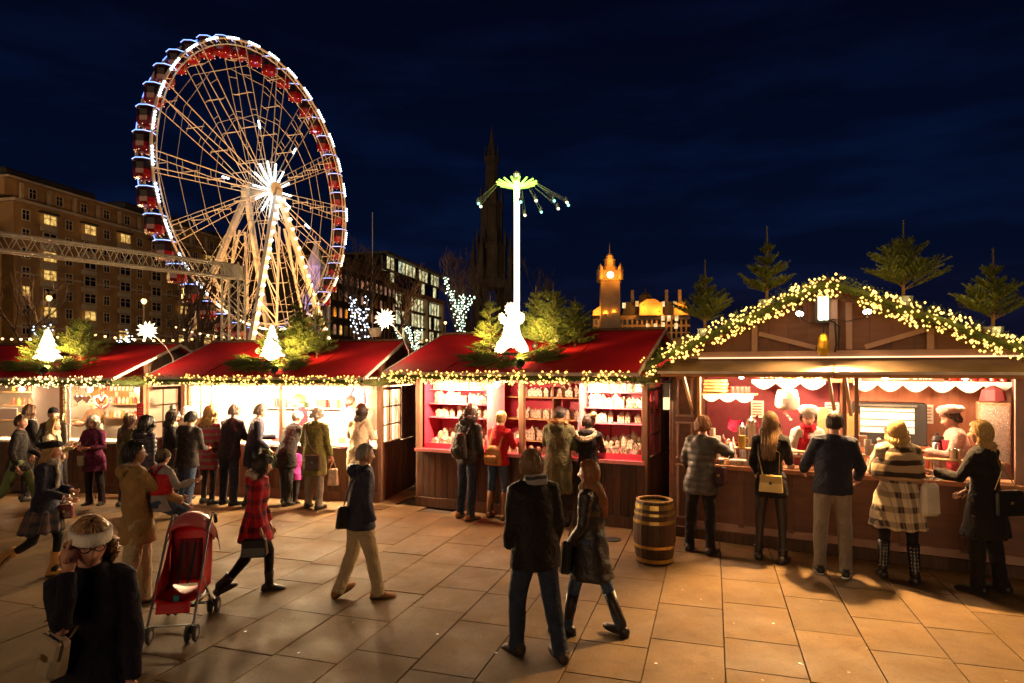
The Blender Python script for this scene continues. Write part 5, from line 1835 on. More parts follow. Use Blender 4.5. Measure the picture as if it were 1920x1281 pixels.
# things along the counter
tub = MB().lathe([(.040, 0), (.045, .005), (.048, .055), (.05, .06), (.043, .062)], 12)
tms = [tub.mesh('food_tub', mat('tub_%d' % i, c, rough=.4)) for i, c in enumerate(((.36, .16, .09), (.20, .07, .05), (.60, .34, .20), (.30, .22, .14)))]
for i in range(14):
    x = xo0 + .1 + i * .16
    if i > 12:
        break
    o = link('food_tub', tms[i % 4], None, F4.w(x, -.06, CT + .023), F4.rz)
    tag(o, 'small tub of toppings in the row along the front of the hut counter', 'tub', 'tubs along the hut counter')
cup = MB().lathe([(.030, 0), (.032, .004), (.042, .10), (.044, .104), (.038, .104), (.034, .01)], 12)
cm_ = cup.mesh('paper_cup', mat('paper_cup_white', (.80, .74, .64), rough=.6))
for i, (u, st) in enumerate(((1606, 3), (1627, 5), (1640, 2), (1652, 5), (1662, 2))):
    for k in range(st):
        o = link('paper_cup', cm_, None, F4.w(F4.x_at(u), .10, CT + .251 + k * .022), F4.rz)
        tag(o, 'white paper cup in the %s stack from the left on the hut ledge' % ('first', 'second', 'third', 'fourth', 'fifth')[i], 'cup', 'paper cup stack %s' % ('one', 'two', 'three', 'four', 'five')[i])
for i, (u, y, st) in enumerate(((1336, .45, 13), (1346, .55, 9), (1432, .7, 11), (1444, .75, 7))):
    for k in range(st):
        o = link('paper_cup', cm_, None, F4.w(F4.x_at(u, y), y, CT + .003 + k * .03), F4.rz)
        tag(o, 'white paper cup in the %s tall stack on the left hut worktop' % ('first', 'second', 'third', 'fourth')[i], 'cup', 'worktop cup stack %s' % ('one', 'two', 'three', 'four')[i])
jm2 = [jar.mesh('syrup_jar', mat('syrup_%d' % i, c, rough=.2, coat=.3)) for i, c in enumerate(((.45, .05, .03), (.55, .30, .06), (.20, .07, .03), (.70, .62, .50)))]
for i in range(15):
    o = link('syrup_jar', jm2[(i * 7) % 4], None, F4.w(F4.x_at(1420 + 8.6 * i, 1.52), 1.52, 2.236), F4.rz)
    tag(o, 'coloured syrup jar in the row above the middle lace valance', 'jar', 'syrup jars on the middle shelf')
for i in range(9):
    o = link('syrup_jar', jm2[(i * 5 + 1) % 4], None, F4.w(F4.x_at(1690 + 7 * i, .9), .9, CT + .0), F4.rz)
    o.scale = (1.1, 1.1, 1.25)
    tag(o, 'coloured syrup jar standing on the worktop below the oven', 'jar', 'syrup jars below the oven')
for i, (u, y) in enumerate(((1420, 1.6), (1560, 1.3), (1735, 1.7))):
    t_ = thing('poster', 'small pale price poster on the back of the hut, %s from the left' % ('first', 'second', 'third')[i], 'poster', F4.w(F4.x_at(u, 2.0), 2.0, 1.72), F4.rz)
    B('sheet', (0, 0, 0), (.20, .008, .28), M_CREAM, t_)
    for k in range(5):
        B('print_line', (0, -.006, .09 - .045 * k), (.15 - .02 * (k % 2), .003, .016), MATS['tag_red'] if k == 0 else M_LIN, t_)
def bottle(label, u, y, z, h, r, m, capm):
    t = thing('sauce_bottle', label, 'bottle', F4.w(F4.x_at(u, y), y, z), F4.rz, 'sauce bottles on the hut ledge')
    MB().lathe([(r, 0), (r * 1.03, .01), (r, h * .6), (r * .5, h * .75)], 12).build('body', m, t)
    MB().lathe([(r * .5, h * .75), (r * .4, h * .86), (r * .12, h)], 10).build('cap', capm, t)
bottle('white squeezy bottle with pale cap at the left of the hut ledge', 1356, .10, CT + .251, .17, .032, mat('pink_sauce', (.62, .25, .22), rough=.4), M_WHITE)
bottle('tall pale bottle behind the urns in the hut', 1375, .6, CT, .34, .035, M_CREAM, M_WHITE)
jg = thing('yellow_jug', 'yellow jug standing on the hut ledge beside the urns', 'jug', F4.w(F4.x_at(1389), .10, CT + .251), F4.rz)
MB().lathe([(.045, 0), (.05, .01), (.055, .11), (.045, .16), (.05, .165), (.042, .165)], 14).build('body', mat('yellow_ceramic', (.60, .42, .08), rough=.35), jg, smooth=True)
MB().tube([(.05, 0, .13), (.09, 0, .12), (.09, 0, .06), (.053, 0, .04)], .009, 6).build('handle', MATS['yellow_ceramic'], jg)
pt = thing('polished_pot', 'polished metal pot on the hut ledge in front of the pink vendor', 'pot', F4.w(F4.x_at(1793), .10, CT + .251), F4.rz)
MB().lathe([(.055, 0), (.06, .01), (.062, .12), (.066, .125), (.056, .125), (.052, .02)], 16).build('body', M_STEEL, pt, smooth=True)
MB().tube([(.06, 0, .10), (.10, 0, .09), (.10, 0, .04), (.062, 0, .03)], .007, 6).build('handle', M_STEEL, pt)
gr = thing('red_grinder', 'red coffee grinder machine on the left worktop of the hut', 'coffee machine', F4.w(F4.x_at(1362, .7), .7, CT), F4.rz)
B('body', (0, 0, .12), (.24, .22, .16), mat('machine_red', (.42, .02, .02), rough=.3, coat=.5), gr, .02)
B('top', (0, 0, .225), (.28, .24, .05), MATS['machine_red'], gr, .015)
B('grille', (0, -.115, .08), (.18, .01, .05), M_BLACK, gr)
eg = thing('waffle_cone_stack', 'stack of brown waffle trays on the top left shelf of the hut', 'food trays', F4.w(F4.x_at(1342, .9), .9, 2.02), F4.rz)
for k in range(4):
    B('tray', (0, 0, .03 + .05 * k), (.34 - .02 * (k % 2), .26, .042), mat('kraft_tray', (.48, .26, .10), rough=.9, bump=.8, bscale=50), eg, .012)
B('shelf', (F4.x_at(1362, .9), .9, 2.005), (.86, .34, .025), M_WOODP, HU)
valance(F4, F4.x_at(1318, .72), F4.x_at(1412, .72), .72, 2.0, 3, .06, 'white lace valance on the left shelf of the hut')
for i in range(4):
    o = link('red_mug', mm_, None, F4.w(F4.x_at(1374 + 9 * i, .9), .9, 2.018), F4.rz + .4 * i)
    tag(o, 'red mug on the left shelf of the hut beside the waffle trays', 'mug', 'red mugs on the left shelf')
dr = thing('red_drape', 'crumpled pink cloth over the urns in the hut', 'cloth', F4.w(F4.x_at(1393, .95), .95, 1.62), F4.rz)
mb = MB()
for i in range(13):
    for j in range(5):
        mb.v.append((-.22 + .44 * i / 12, .03 * math.sin(i * 1.3 + j), -.18 * j / 4 - .04 * math.sin(i * .9) + .05 * math.cos(i * .5)))
for i in range(12):
    for j in range(4):
        mb.f.append((i * 5 + j, i * 5 + j + 1, i * 5 + j + 6, i * 5 + j + 5))
        mb.m.append(0)
mb.build('fabric', cloth('pink_drape', (.55, .04, .12)), dr, smooth=True)
ls = thing('paper_lamp_shade', 'pale paper lamp shade with grey square hanging behind the counter', 'lamp', F4.w(F4.x_at(1476, .8), .8, 1.86), F4.rz)
MB().lathe([(.13, .22), (.16, .10), (.165, .0), (.12, -.06), (.04, -.065)], 14).build('shade', mat('paper_shade', (.85, .78, .66), rough=.8, var=.04), ls, smooth=True)
B('printed_square', (-.01, -.163, .07), (.075, .012, .075), mat('shade_print', (.45, .38, .32)), ls)
MB().tube([(0, 0, .22), (0, 0, .55)], .006, 5).build('cord', M_BLACK, ls)
for i in range(5):
    MB().ball((-.03 + .02 * i, -.03 + .015 * (i % 2), -.10 - .025 * i), .022).build('bead', M_WHITE, ls)
for nm, u, y, z, s_, c, lb_ in (('paper_sack', 1543, 1.2, 1.40, (.14, .12, .42), (.46, .24, .10), 'brown paper sack hanging behind the chef hatted vendor'), ('paper_sack', 1600, 1.0, 1.40, (.15, .12, .36), (.50, .28, .10), 'brown paper sack right of the middle posts'),
                               ('notice_card', 1613, .35, 1.36, (.16, .02, .16), (.62, .40, .32), 'pinkish notice card on the hut ledge beside the posts')):
    o = B(nm, (0, 0, s_[2] / 2), s_, mat(nm + str(u), c, rough=.8, bump=.3, bscale=30), None, .012)
    o.location = F4.w(F4.x_at(u, y), y, z)
    o.rotation_euler.z = F4.rz
    tag(o, lb_, 'paper bag' if 'sack' in nm else 'card')
for i, (u, y, z, pw) in enumerate(((1390, .55, 2.30, 215), (1500, .9, 2.30, 185), (1660, .6, 2.30, 120), (1810, .8, 2.30, 90))):
    pendant('bare bulb inside the hut over the %s' % ('urns', 'paper lamp shade', 'oven', 'red mugs')[i], F4.w(F4.x_at(u, y), y, z), pw, (1, .62, .34))
for i in range(3):
    o = MB().box((0, 0, .006), (.20, .15, .012), None, .002)
    oo = o.build('leaflet', mat('leaflet_paper', (.80, .76, .70), rough=.7), None, F4.w(F4.x_at(1722 + 22 * i), -.04, CT + .023), F4.rz + .3 * i)
    tag(oo, 'white paper leaflet lying on the hut counter by the fur collared shopper', 'paper', 'leaflets on the hut counter')

# ================================================================== barrel
bp_ = gnd(1227, 1052)
BR = thing('wooden_barrel', 'open wooden barrel with brass hoops standing left of the hut', 'barrel', bp_)
prof = lambda z: .218 + .042 * math.sin(PI * z / .76)
bh = .76
M_STAVE = mat('barrel_oak', (.066, .030, .017), rough=.5, var=.35, vscale=5, rand=.25, bump=.3, bscale=20, stretch=(4, 4, .5))
nst = 22
vs, fs = [], []
for k in range(9):
    z = bh * k / 8
    r = prof(z)
    for a in (-PI / nst * .94, PI / nst * .94):
        for rr_ in (r, r - .025):
            vs.append((math.cos(a) * rr_, math.sin(a) * rr_, z))
for k in range(8):
    o = k * 4
    fs += [(o, o + 2, o + 6, o + 4), (o + 3, o + 1, o + 5, o + 7), (o + 2, o + 3, o + 7, o + 6), (o + 1, o, o + 4, o + 5)]
fs += [(0, 1, 3, 2), (32, 34, 35, 33)]
sv = MB().add(vs, fs).mesh('stave', M_STAVE)
for i in range(nst):
    link('stave', sv, BR, (0, 0, 0), 2 * PI * i / nst)
M_BRASS = mat('brass_hoop', (.62, .42, .12), rough=.3, metal=.9, var=.2, vscale=12)
for z, w in ((.70, .055), (.615, .03), (.52, .04), (.22, .035), (.05, .045)):
    MB().lathe([(prof(z - w / 2) + .003, z - w / 2), (prof(z - w / 2) + .006, z - w / 2), (prof(z + w / 2) + .006, z + w / 2), (prof(z + w / 2) + .003, z + w / 2)], 28).build('hoop', M_BRASS, BR)
MB().lathe([(.19, bh - .10), (.001, bh - .10)], 22).build('barrel_head', M_WOODD, BR)
MB().lathe([(.19, bh - .0), (.225, bh + .001), (.225, bh + .012), (.19, bh + .012), (.19, bh)], 24, cap=False).build('rim', mat('barrel_rim', (.34, .20, .07), rough=.5), BR)
o = MB().lathe([(.12, 0), (.12, .012), (.05, .016), (.0, .016)], 18).build('drain_cover', mat('cast_iron', (.03, .03, .03), rough=.5, metal=.6), None, gnd(1148, 1012) + Vector((0, 0, .001)))
tag(o, 'small dark round cover on the paving left of the barrel', 'drain cover')
# ================================================================== people
def fuse(mb, voxel, it=3, fac=.5):
    """weld overlapping lofts into one skin"""
    me = mb.mesh('tmp', [])
    o = bpy.data.objects.new('tmp', me)
    COL.objects.link(o)
    r = o.modifiers.new('r', 'REMESH')
    r.mode = 'VOXEL'
    r.voxel_size = voxel
    s_ = o.modifiers.new('s', 'SMOOTH')
    s_.factor = fac
    s_.iterations = it
    dg = bpy.context.evaluated_depsgraph_get()
    out = bpy.data.meshes.new_from_object(o.evaluated_get(dg))
    bpy.data.objects.remove(o)
    bpy.data.meshes.remove(me)
    return out

def folds(me, amp, seed, fz=0.0, kx=26.0, quilt=0.0, pitch=.075):
    """push the skin in and out: creases, skirt pleats (fz) and quilted bands"""
    n = len(me.vertices)
    co = np.empty(n * 3)
    no = np.empty(n * 3)
    me.vertices.foreach_get('co', co)
    me.vertices.foreach_get('normal', no)
    co, no = co.reshape(-1, 3), no.reshape(-1, 3)
    r = np.random.default_rng(seed)
    d = np.zeros(n)
    for k in range(7):
        q = r.normal(size=3) * np.array([1, 1, .75])
        q = q / np.linalg.norm(q) * kx * r.uniform(.6, 2.0)
        w = r.normal(size=3) * 5
        d += np.sin(co @ q + r.uniform(0, 6.28) + 1.4 * np.sin(co @ w)) * r.uniform(.4, 1.0)
    d *= amp / 3.0
    if fz:
        an = np.arctan2(co[:, 1], co[:, 0])
        d += fz * np.sin(an * 9 + r.uniform(0, 6)) * np.clip((1.0 - co[:, 2]) / .5, 0, 1)
    if quilt:
        d += quilt * (np.abs(np.sin(co[:, 2] * PI / pitch)) ** .6 - .6)
    co = co + no * d[:, None]
    me.vertices.foreach_set('co', co.ravel())
    me.polygons.foreach_set('use_smooth', [True] * len(me.polygons))
    me.update()

SKINS = {'fair': (.62, .36, .25), 'pink': (.60, .31, .22), 'tan': (.42, .23, .14)}
def skin_mat(nm):
    key = 'skin_' + nm
    if key in MATS:
        return MATS[key]
    m = bpy.data.materials.new(key)
    m.use_nodes = True
    b = m.node_tree.nodes['Principled BSDF']
    at = m.node_tree.nodes.new('ShaderNodeVertexColor')
    at.layer_name = 'col'
    m.node_tree.links.new(at.outputs['Color'], b.inputs['Base Color'])
    b.inputs['Roughness'].default_value = .5
    b.inputs['Subsurface Weight'].default_value = .12
    b.inputs['Subsurface Radius'].default_value = (.012, .005, .003)
    MATS[key] = m
    return m

def head_mesh(mb, cols, skin, M, beard=None):
    """sculpted head: skull, brow, sockets, nose, lips, chin, ears; colours per vertex"""
    nu, nv = 40, 30
    t = np.linspace(0, PI, nv + 1)
    a = np.linspace(0, 2 * PI, nu, endpoint=False)
    T, A = np.meshgrid(t, a, indexing='ij')
    x, y, z = np.sin(T) * np.cos(A), np.sin(T) * np.sin(A), np.cos(T)
    X, Y, Z = x * .076, y * .096, z * .118
    low = np.clip(-z, 0, 1)
    X = X * (1 - .30 * low ** 1.3)
    Y = Y * np.where(y > 0, 1 - .06 * low, 1 - .42 * low ** 1.2) - .004
    Y = np.where(y > 0, Y * (.94 + .02 * np.abs(z)), Y * 1.02)
    f = np.clip(y, 0, 1)
    g = lambda cx, cz, sx, sz: np.exp(-((np.abs(X) - cx) / sx) ** 2 - ((Z - cz) / sz) ** 2) * f
    nose = np.exp(-(X / (.009 + np.clip(.012 - Z, 0, .05) * .16)) ** 2) * np.clip((.020 - Z) / .050, 0, 1) * np.clip((Z + .048) / .012, 0, 1) * f
    Y = Y + .026 * nose
    Y = Y - .011 * g(.031, .010, .017, .012) + .006 * g(.028, .030, .026, .008) + .004 * g(.040, -.022, .018, .016)
    Y = Y + .006 * g(0, -.062, .022, .006) + .005 * g(0, -.074, .019, .005) - .003 * g(0, -.068, .026, .003) + .009 * g(0, -.100, .022, .016)
    base = np.array(SKINS[skin])
    C = np.repeat(base[None, None, :], nv + 1, 0).repeat(nu, 1) * (1 + .12 * (np.sin(X * 90) * np.sin(Z * 70))[..., None])
    def tint(w, c):
        nonlocal C
        w = np.clip(w, 0, 1)[..., None]
        C = C * (1 - w) + np.array(c) * w
    tint(.55 * g(.045, -.03, .022, .022), (base[0] * 1.05, base[1] * .72, base[2] * .68))
    tint(.8 * g(0, -.068, .021, .010), (.42, .12, .10))
    tint(1.3 * g(.031, .010, .011, .0055), (.05, .035, .03))
    tint(.85 * g(.031, .030, .018, .0045), (.12, .07, .04))
    if beard:
        tint(np.clip((-.03 - Z) / .02, 0, 1) * np.clip((y + .35) / .2, 0, 1) * (1 - g(0, -.068, .02, .008)), beard)
    vs = [M @ Vector((X[i, j], Y[i, j], Z[i, j])) for i in range(nv + 1) for j in range(nu)]
    fs = [(i * nu + j, (i + 1) * nu + j, (i + 1) * nu + (j + 1) % nu, i * nu + (j + 1) % nu) for i in range(nv) for j in range(nu)]
    mb.add(vs, fs)
    cols.extend(tuple(C[i, j]) for i in range(nv + 1) for j in range(nu))
    for sd in (-1, 1):
        n0 = len(mb.v)
        mb.sphere(M @ Vector((sd * .077, -.008, -.006)), 1, (.011, .020, .032), 8, 6, M.to_3x3() @ Matrix.Rotation(sd * .35, 3, 'Z'))
        cols.extend([tuple(base * (.92, .78, .75))] * (len(mb.v) - n0))

def hand_mesh(mb, w, d, pn, side, curl=.5, s_=1.0):
    """palm, four unequal bent fingers and a thumb off its side"""
    d = d.normalized()
    pn = (pn - d * pn.dot(d)).normalized()
    ac = d.cross(pn).normalized() * side
    s_ *= 1.0
    mb.tube([w - d * .02 * s_, w + d * .02 * s_, w + d * .055 * s_, w + d * .088 * s_], [.024 * s_, .032 * s_, .040 * s_, .036 * s_], 8, True, .5)
    for i, (o, l_) in enumerate(((-.027, .068), (-.009, .078), (.010, .072), (.027, .056))):
        p = w + d * .082 * s_ + ac * o * s_
        pts, dd = [p], d.copy()
        for k in range(3):
            dd = (dd + pn * curl * (.55 if k else .35)).normalized()
            p = p + dd * l_ * s_ / 3
            pts.append(p)
        mb.tube(pts, [.0095 * s_, .009 * s_, .008 * s_, .006 * s_], 6)
    p = w + d * .025 * s_ - ac * .030 * s_
    dd = (d * .7 - ac * .7 + pn * .3).normalized()
    q = p + dd * .036 * s_
    mb.tube([p, q, q + (d * .8 - ac * .1 + pn * .5).normalized() * .032 * s_], [.013 * s_, .011 * s_, .008 * s_], 6)

def hair_build(style, M, seed, s_=1.0, fine=False):
    """skull cap plus many locks; style: short, crop, bob, long, curly, wispy, bun"""
    r = random.Random(seed)
    mb = MB()
    A_, B_, C_ = .083, .106, .126
    puff = {'curly': 1.16, 'crop': 1.0, 'short': 1.02, 'bob': 1.05, 'long': 1.03, 'wispy': 1.03, 'bun': 1.0}[style]
    def zline(y):
        if style in ('long', 'bob'):
            ys = [(-1, -.75), (-.25, -.62), (.15, -.30), (.45, .30), (1, .66)]
        elif style == 'curly':
            ys = [(-1, -.65), (0, -.30), (.35, .15), (1, .56)]
        else:
            ys = [(-1, -.55), (-.3, -.42), (.05, .02), (.5, .36), (1, .62)]
        for (y0, z0), (y1, z1) in zip(ys[:-1], ys[1:]):
            if y <= y1:
                return z0 + (z1 - z0) * (y - y0) / (y1 - y0)
        return ys[-1][1]
    nu, nv = 30, 20
    idx = {}
    vs, fs = [], []
    for i in range(nv + 1):
        t = PI * .86 * i / nv
        for j in range(nu):
            a = 2 * PI * j / nu
            d = Vector((math.sin(t) * math.cos(a), math.sin(t) * math.sin(a), math.cos(t)))
            k = puff * (1 + .05 * noise.noise(d * 5 + Vector((seed, 0, 0))) + (.09 * noise.noise(d * 9 + Vector((seed, 3, 0))) if style == 'curly' else 0))
            sh = 1.0
            if d.z < zline(d.y) + .12:
                sh = .90
            tap = 1 - .22 * max(0, -d.z) ** 1.2
            vs.append(M @ Vector((d.x * A_ * k * sh * tap, d.y * B_ * k * sh * (1 if d.y > 0 else 1 - .28 * max(0, -d.z)) - .004, d.z * C_ * k * sh)))
            idx[i, j] = d
    for i in range(nv):
        for j in range(nu):
            q = [idx[i, j], idx[i + 1, j], idx[i + 1, (j + 1) % nu], idx[i, (j + 1) % nu]]
            if sum(1 for d in q if d.z > zline(d.y) - .02) >= 3:
                fs.append((i * nu + j, (i + 1) * nu + j, (i + 1) * nu + (j + 1) % nu, i * nu + (j + 1) % nu))
    mb.add(vs, fs)
    nl = {'curly': 200, 'crop': 90, 'short': 150, 'bob': 190, 'long': 220, 'wispy': 120, 'bun': 120}[style]
    if fine:
        nl *= 3
    hang = {'curly': (.06, .16), 'crop': (.0, .005), 'short': (.0, .02), 'bob': (.05, .12), 'long': (.22, .36), 'wispy': (0, .03), 'bun': (0, .005)}[style]
    for i in range(nl):
        az = r.uniform(0, 2 * PI)
        t = abs(r.gauss(0, .55)) + .05
        d = Vector((math.sin(t) * math.cos(az), math.sin(t) * math.sin(az), math.cos(t)))
        if d.y > .55 and d.z < .6:
            continue
        pts = []
        k = puff * r.uniform(1.0, 1.16 if fine and style in ('short', 'wispy') else 1.09)
        for st in range(14):
            pts.append(Vector((d.x * A_ * k, d.y * B_ * k - .004, d.z * C_ * k)))
            down = Vector((d.x * .25, -.35 if d.y > .1 else -.12, -1))
            down = (down - d * down.dot(d)).normalized()
            d = (d + down * .20 + Vector((r.gauss(0, .04), r.gauss(0, .04), 0)) * (3 if style == 'curly' else 1)).normalized()
            if d.z < zline(d.y):
                break
        if hang[1] > .02 and len(pts) > 1 and d.y < .45:
            L_ = r.uniform(*hang)
            p = pts[-1]
            out = Vector((d.x * .05, -abs(d.y) * .02, 0))
            for st in range(1, 5):
                wv = Vector((r.gauss(0, .004), r.gauss(0, .004), 0)) * (4 if style == 'curly' else 1)
                pts.append(p + Vector((out.x * (1 - st * .2), out.y - (.030 if style == 'long' else .010) * min(st, 3) * (1 if d.y < 0 else .4), -L_ * st / 4)) + wv)
        if len(pts) < 3:
            continue
        if fine and style in ('short', 'wispy'):
            fl_ = r.uniform(0, .022)
            pts = [q + Vector((r.gauss(0, .004), r.gauss(0, .004), r.gauss(0, .003))) + (q.normalized() * fl_ * (i_ / len(pts)) ** 2) for i_, q in enumerate(pts)]
        w = {'curly': .013, 'crop': .006}.get(style, .0095) * r.uniform(.7, 1.3) * (.5 if fine else 1)
        n = len(pts)
        mb.tube([M @ (q * 1.0) for q in pts], [w * s_ * (1.0 if 0 < q < n - 1 else .35) for q in range(n)], 4, False)
    if style == 'curly':
        for i in range(150):
            az, t = r.uniform(0, 2 * PI), r.uniform(.1, 2.1)
            d = Vector((math.sin(t) * math.cos(az), math.sin(t) * math.sin(az), math.cos(t)))
            if d.z > zline(d.y):
                mb.ball(M @ Vector((d.x * A_ * 1.14, d.y * B_ * 1.14, d.z * C_ * 1.12)), .016 * s_, (1, 1, .8))
    if style == 'bun':
        mb.sphere(M @ Vector((0, -.10, .05)), .045 * s_, (1, 1, 1), 10, 8)
    return mb

def hat_build(kind, M):
    mb, ex = MB(), MB()
    if kind in ('beanie', 'bobble', 'knit'):
        mb.rings([((0, -.004, -.005 if kind != 'bobble' else .0), .091, .113), ((0, -.004, .045), .094, .116), ((0, -.006, .048), .089, .111), ((0, -.010, .095), .080, .100), ((0, -.014, .130), .050, .064), ((0, -.016, .146), .012, .016)], 20, True, M)
        if kind == 'bobble':
            ex.sphere(M @ Vector((0, -.045, .175)), .045, (1, 1, 1), 12, 8)
            for sd in (-1, 1):
                ex.tube([M @ Vector((sd * .088, .0, 0)), M @ Vector((sd * .09, .01, -.07)), M @ Vector((sd * .08, .02, -.15))], [.02, .012, .004], 6)
    elif kind == 'beret':
        mb.rings([((0, .0, .045), .086, .106), ((.0, -.01, .06), .110, .130), ((.0, -.035, .095), .132, .150), ((.0, -.05, .125), .10, .115), ((0, -.05, .138), .03, .03)], 20, True, M)
        ex.sphere(M @ Vector((0, -.17, .13)), .035, (1, 1, 1), 10, 7)
    elif kind == 'cap':
        mb.rings([((0, -.004, .03), .088, .110), ((0, -.006, .08), .086, .106), ((0, -.008, .118), .062, .08), ((0, -.008, .134), .012, .014)], 20, True, M)
        ex.rings([((0, .125, .035), .070, .062), ((0, .128, .043), .070, .062)], 18, True, M)
        ex.sphere(M @ Vector((0, -.008, .135)), .008, (1, 1, 1), 6, 5)
    elif kind == 'band':
        mb.rings([((0, .0, .030), .094, .116), ((0, .0, .034), .098, .122), ((0, -.004, .082), .095, .117), ((0, -.004, .086), .085, .10)], 24, True, M)
    elif kind == 'chef':
        mb.rings([((0, 0, .035), .086, .108), ((0, 0, .075), .088, .110), ((0, -.01, .085), .120, .140), ((0, -.02, .13), .140, .160), ((0, -.02, .165), .110, .128), ((0, -.02, .18), .03, .04)], 22, True, M)
    elif kind == 'fur':
        mb.rings([((0, -.004, .0), .10, .122), ((0, -.004, .06), .105, .128), ((0, -.01, .12), .08, .10), ((0, -.012, .145), .02, .02)], 20, True, M)
    return mb, ex

def fur_ring(mb, pts, r_, length, seed, n=900):
    r = random.Random(seed)
    k = len(pts)
    for i in range(n):
        t = r.random() * (k - 1)
        a = int(t)
        p = pts[a].lerp(pts[min(a + 1, k - 1)], t - a)
        d = (pts[min(a + 1, k - 1)] - pts[a]).normalized()
        o = Vector((r.gauss(0, 1), r.gauss(0, 1), r.gauss(0, 1)))
        o = (o - d * o.dot(d)).normalized()
        q = p + o * r_
        e = q + (o + Vector((r.gauss(0, .5), r.gauss(0, .5), r.gauss(0, .5)))).normalized() * length
        s_ = d * .004
        mb.add([q - s_, q + s_, e], [(0, 1, 2)])

def ik(a, t, l1, l2, pole):
    d = t - a
    D = min(d.length, (l1 + l2) * .999)
    d = d.normalized()
    c = max(-1, min(1, (l1 * l1 + D * D - l2 * l2) / (2 * l1 * D)))
    pv = (pole - d * pole.dot(d)).normalized()
    e = a + d * l1 * c + pv * l1 * math.sqrt(1 - c * c)
    return e, a + d * D

PCOUNT = 0
def person(label, foot, heading, h, coat, legs, hair=None, hat=None, skin='fair', pose=None, shoes=None, extras=(), z0=0.0, vox=.017, scarf=None, glasses=False, beard=None, group=None, apron=None):
    """coat: (material, hem z, bulk, options); legs: (material, kind, width); all in metres of a 1.75 m figure"""
    global PCOUNT
    PCOUNT += 1
    seed = 100 + PCOUNT
    P = dict(lean=3, tilt=0, ll=(0, 4), rl=(0, 4), la=(8, 10, 12, 0), ra=(8, 10, 12, 0), hy=0, hp=0, spread=4, twist=0)
    P.update(pose or {})
    s_ = h / 1.75
    rj = random.Random(seed * 3)
    P['lean'] += rj.uniform(-1.5, 1.5)
    P['tilt'] += rj.uniform(-2.2, 2.2)
    P['twist'] += rj.uniform(-7, 7)
    P['hy'] += rj.uniform(-9, 9)
    for q_ in ('la', 'ra'):
        if P[q_][0] != 'ik':
            P[q_] = tuple(v + rj.uniform(-5, 7) for v in P[q_])
    P['ll'] = (P['ll'][0] + rj.uniform(0, 5), P['ll'][1] + rj.uniform(0, 5))
    P['rl'] = (P['rl'][0] - rj.uniform(0, 4), P['rl'][1] + rj.uniform(0, 3))
    root = thing('person', label, 'person', (foot.x, foot.y, z0), -rad(heading), group)
    Z = Vector((0, 0, 1))
    # skeleton
    pel = Vector((0, 0, .95))
    L_ = rad(P['lean'])
    Rs = Matrix.Rotation(-L_, 3, 'X') @ Matrix.Rotation(rad(P['tilt']), 3, 'Y')
    Rt = Rs @ Matrix.Rotation(rad(P['twist']), 3, 'Z')
    J = {}
    for nm, sd, q in (('l', -1, P['ll']), ('r', 1, P['rl'])):
        a, k = rad(q[0]), rad(q[1])
        sp = rad(P['spread']) * sd
        hip = pel + Vector((sd * .088, 0, -.03))
        kn = hip + Vector((math.sin(sp) * math.cos(a), math.sin(a), -math.cos(a))) * .43
        an = kn + Vector((math.sin(sp) * .4 * math.cos(a - k), math.sin(a - k), -math.cos(a - k))) * .43
        J[nm] = [hip, kn, an, a - k]
    low = min(J['l'][2].z - .085 + max(0, -math.sin(J['l'][3])) * .0, J['r'][2].z - .085)
    sh = Vector((0, 0, -low))
    pel = pel + sh
    for nm in 'lr':
        J[nm][:3] = [q + sh for q in J[nm][:3]]
    sp_ = lambda y, x=0, f=0: pel + Rs @ Vector((x, f, y))
    spt = lambda y, x=0, f=0: pel + Rt @ Vector((x, f, y))
    arms = {}
    for nm, sd, q in (('l', -1, P['la']), ('r', 1, P['ra'])):
        S_ = spt(.468, sd * (.150 if P.get('fem') else .164), -.005)
        if q[0] == 'ik':
            T_ = Vector(q[1]) / s_
            e, w = ik(S_, T_, .29, .26, Vector((sd * .7, -.5, -.7)) if len(q) < 3 else Vector(q[2]))
        else:
            a, b, el, inn = [rad(v) for v in q]
            U = (Rt @ Vector((sd * math.sin(b) * math.cos(a), math.sin(a), -math.cos(a) * math.cos(b)))).normalized()
            a2 = a + el
            Fv = (Rt @ Vector((sd * (math.sin(b) * .5 - math.sin(inn)), math.sin(a2) * math.cos(inn), -math.cos(a2) * math.cos(inn)))).normalized()
            e = S_ + U * .29
            w = e + Fv * .255
        arms[nm] = (S_, e, w)
    neck = sp_(.545, 0, .0)
    Hm = Matrix.Rotation(rad(-P['hy']), 3, 'Z') @ Matrix.Rotation(rad(P['hp']), 3, 'X')
    hc = sp_(.60, 0, .02) + Hm @ Vector((0, .012, .075))
    HM = Matrix.Translation(hc) @ Hm.to_4x4()
    SM = Matrix.Scale(s_, 4)
    out = {}
    # --- body: one mesh of head, neck, trunk, limbs and hands
    mb, cols = MB(), []
    head_mesh(mb, cols, skin, HM, beard)
    base = SKINS[skin]
    mb.tube([sp_(.47, 0, 0), sp_(.55, 0, .005), hc + Hm @ Vector((0, -.012, -.05))], [.062, .055, .052], 12)
    mb.rings([(sp_(.5), .10, .06), (sp_(.42), .15, .08), (sp_(.25), .14, .085), (sp_(.08), .13, .085), (sp_(-.08), .12, .085)], 12)
    for nm in 'lr':
        S_, e, w = arms[nm]
        mb.tube([S_, e, w], [.042, .034, .026], 8)
        mb.tube(J[nm][:3], [.065, .045, .035], 8)
    pn = {}
    for nm, sd in (('l', -1), ('r', 1)):
        if nm in P.get('pocket', ''):
            continue
        S_, e, w = arms[nm]
        fd = (w - e).normalized()
        hand_mesh(mb, w + fd * .015, fd, Rt @ Vector((-sd * .8, .1, .35 if fd.z > -.3 else .1)), sd, P.get('curl', .55), 1.0)
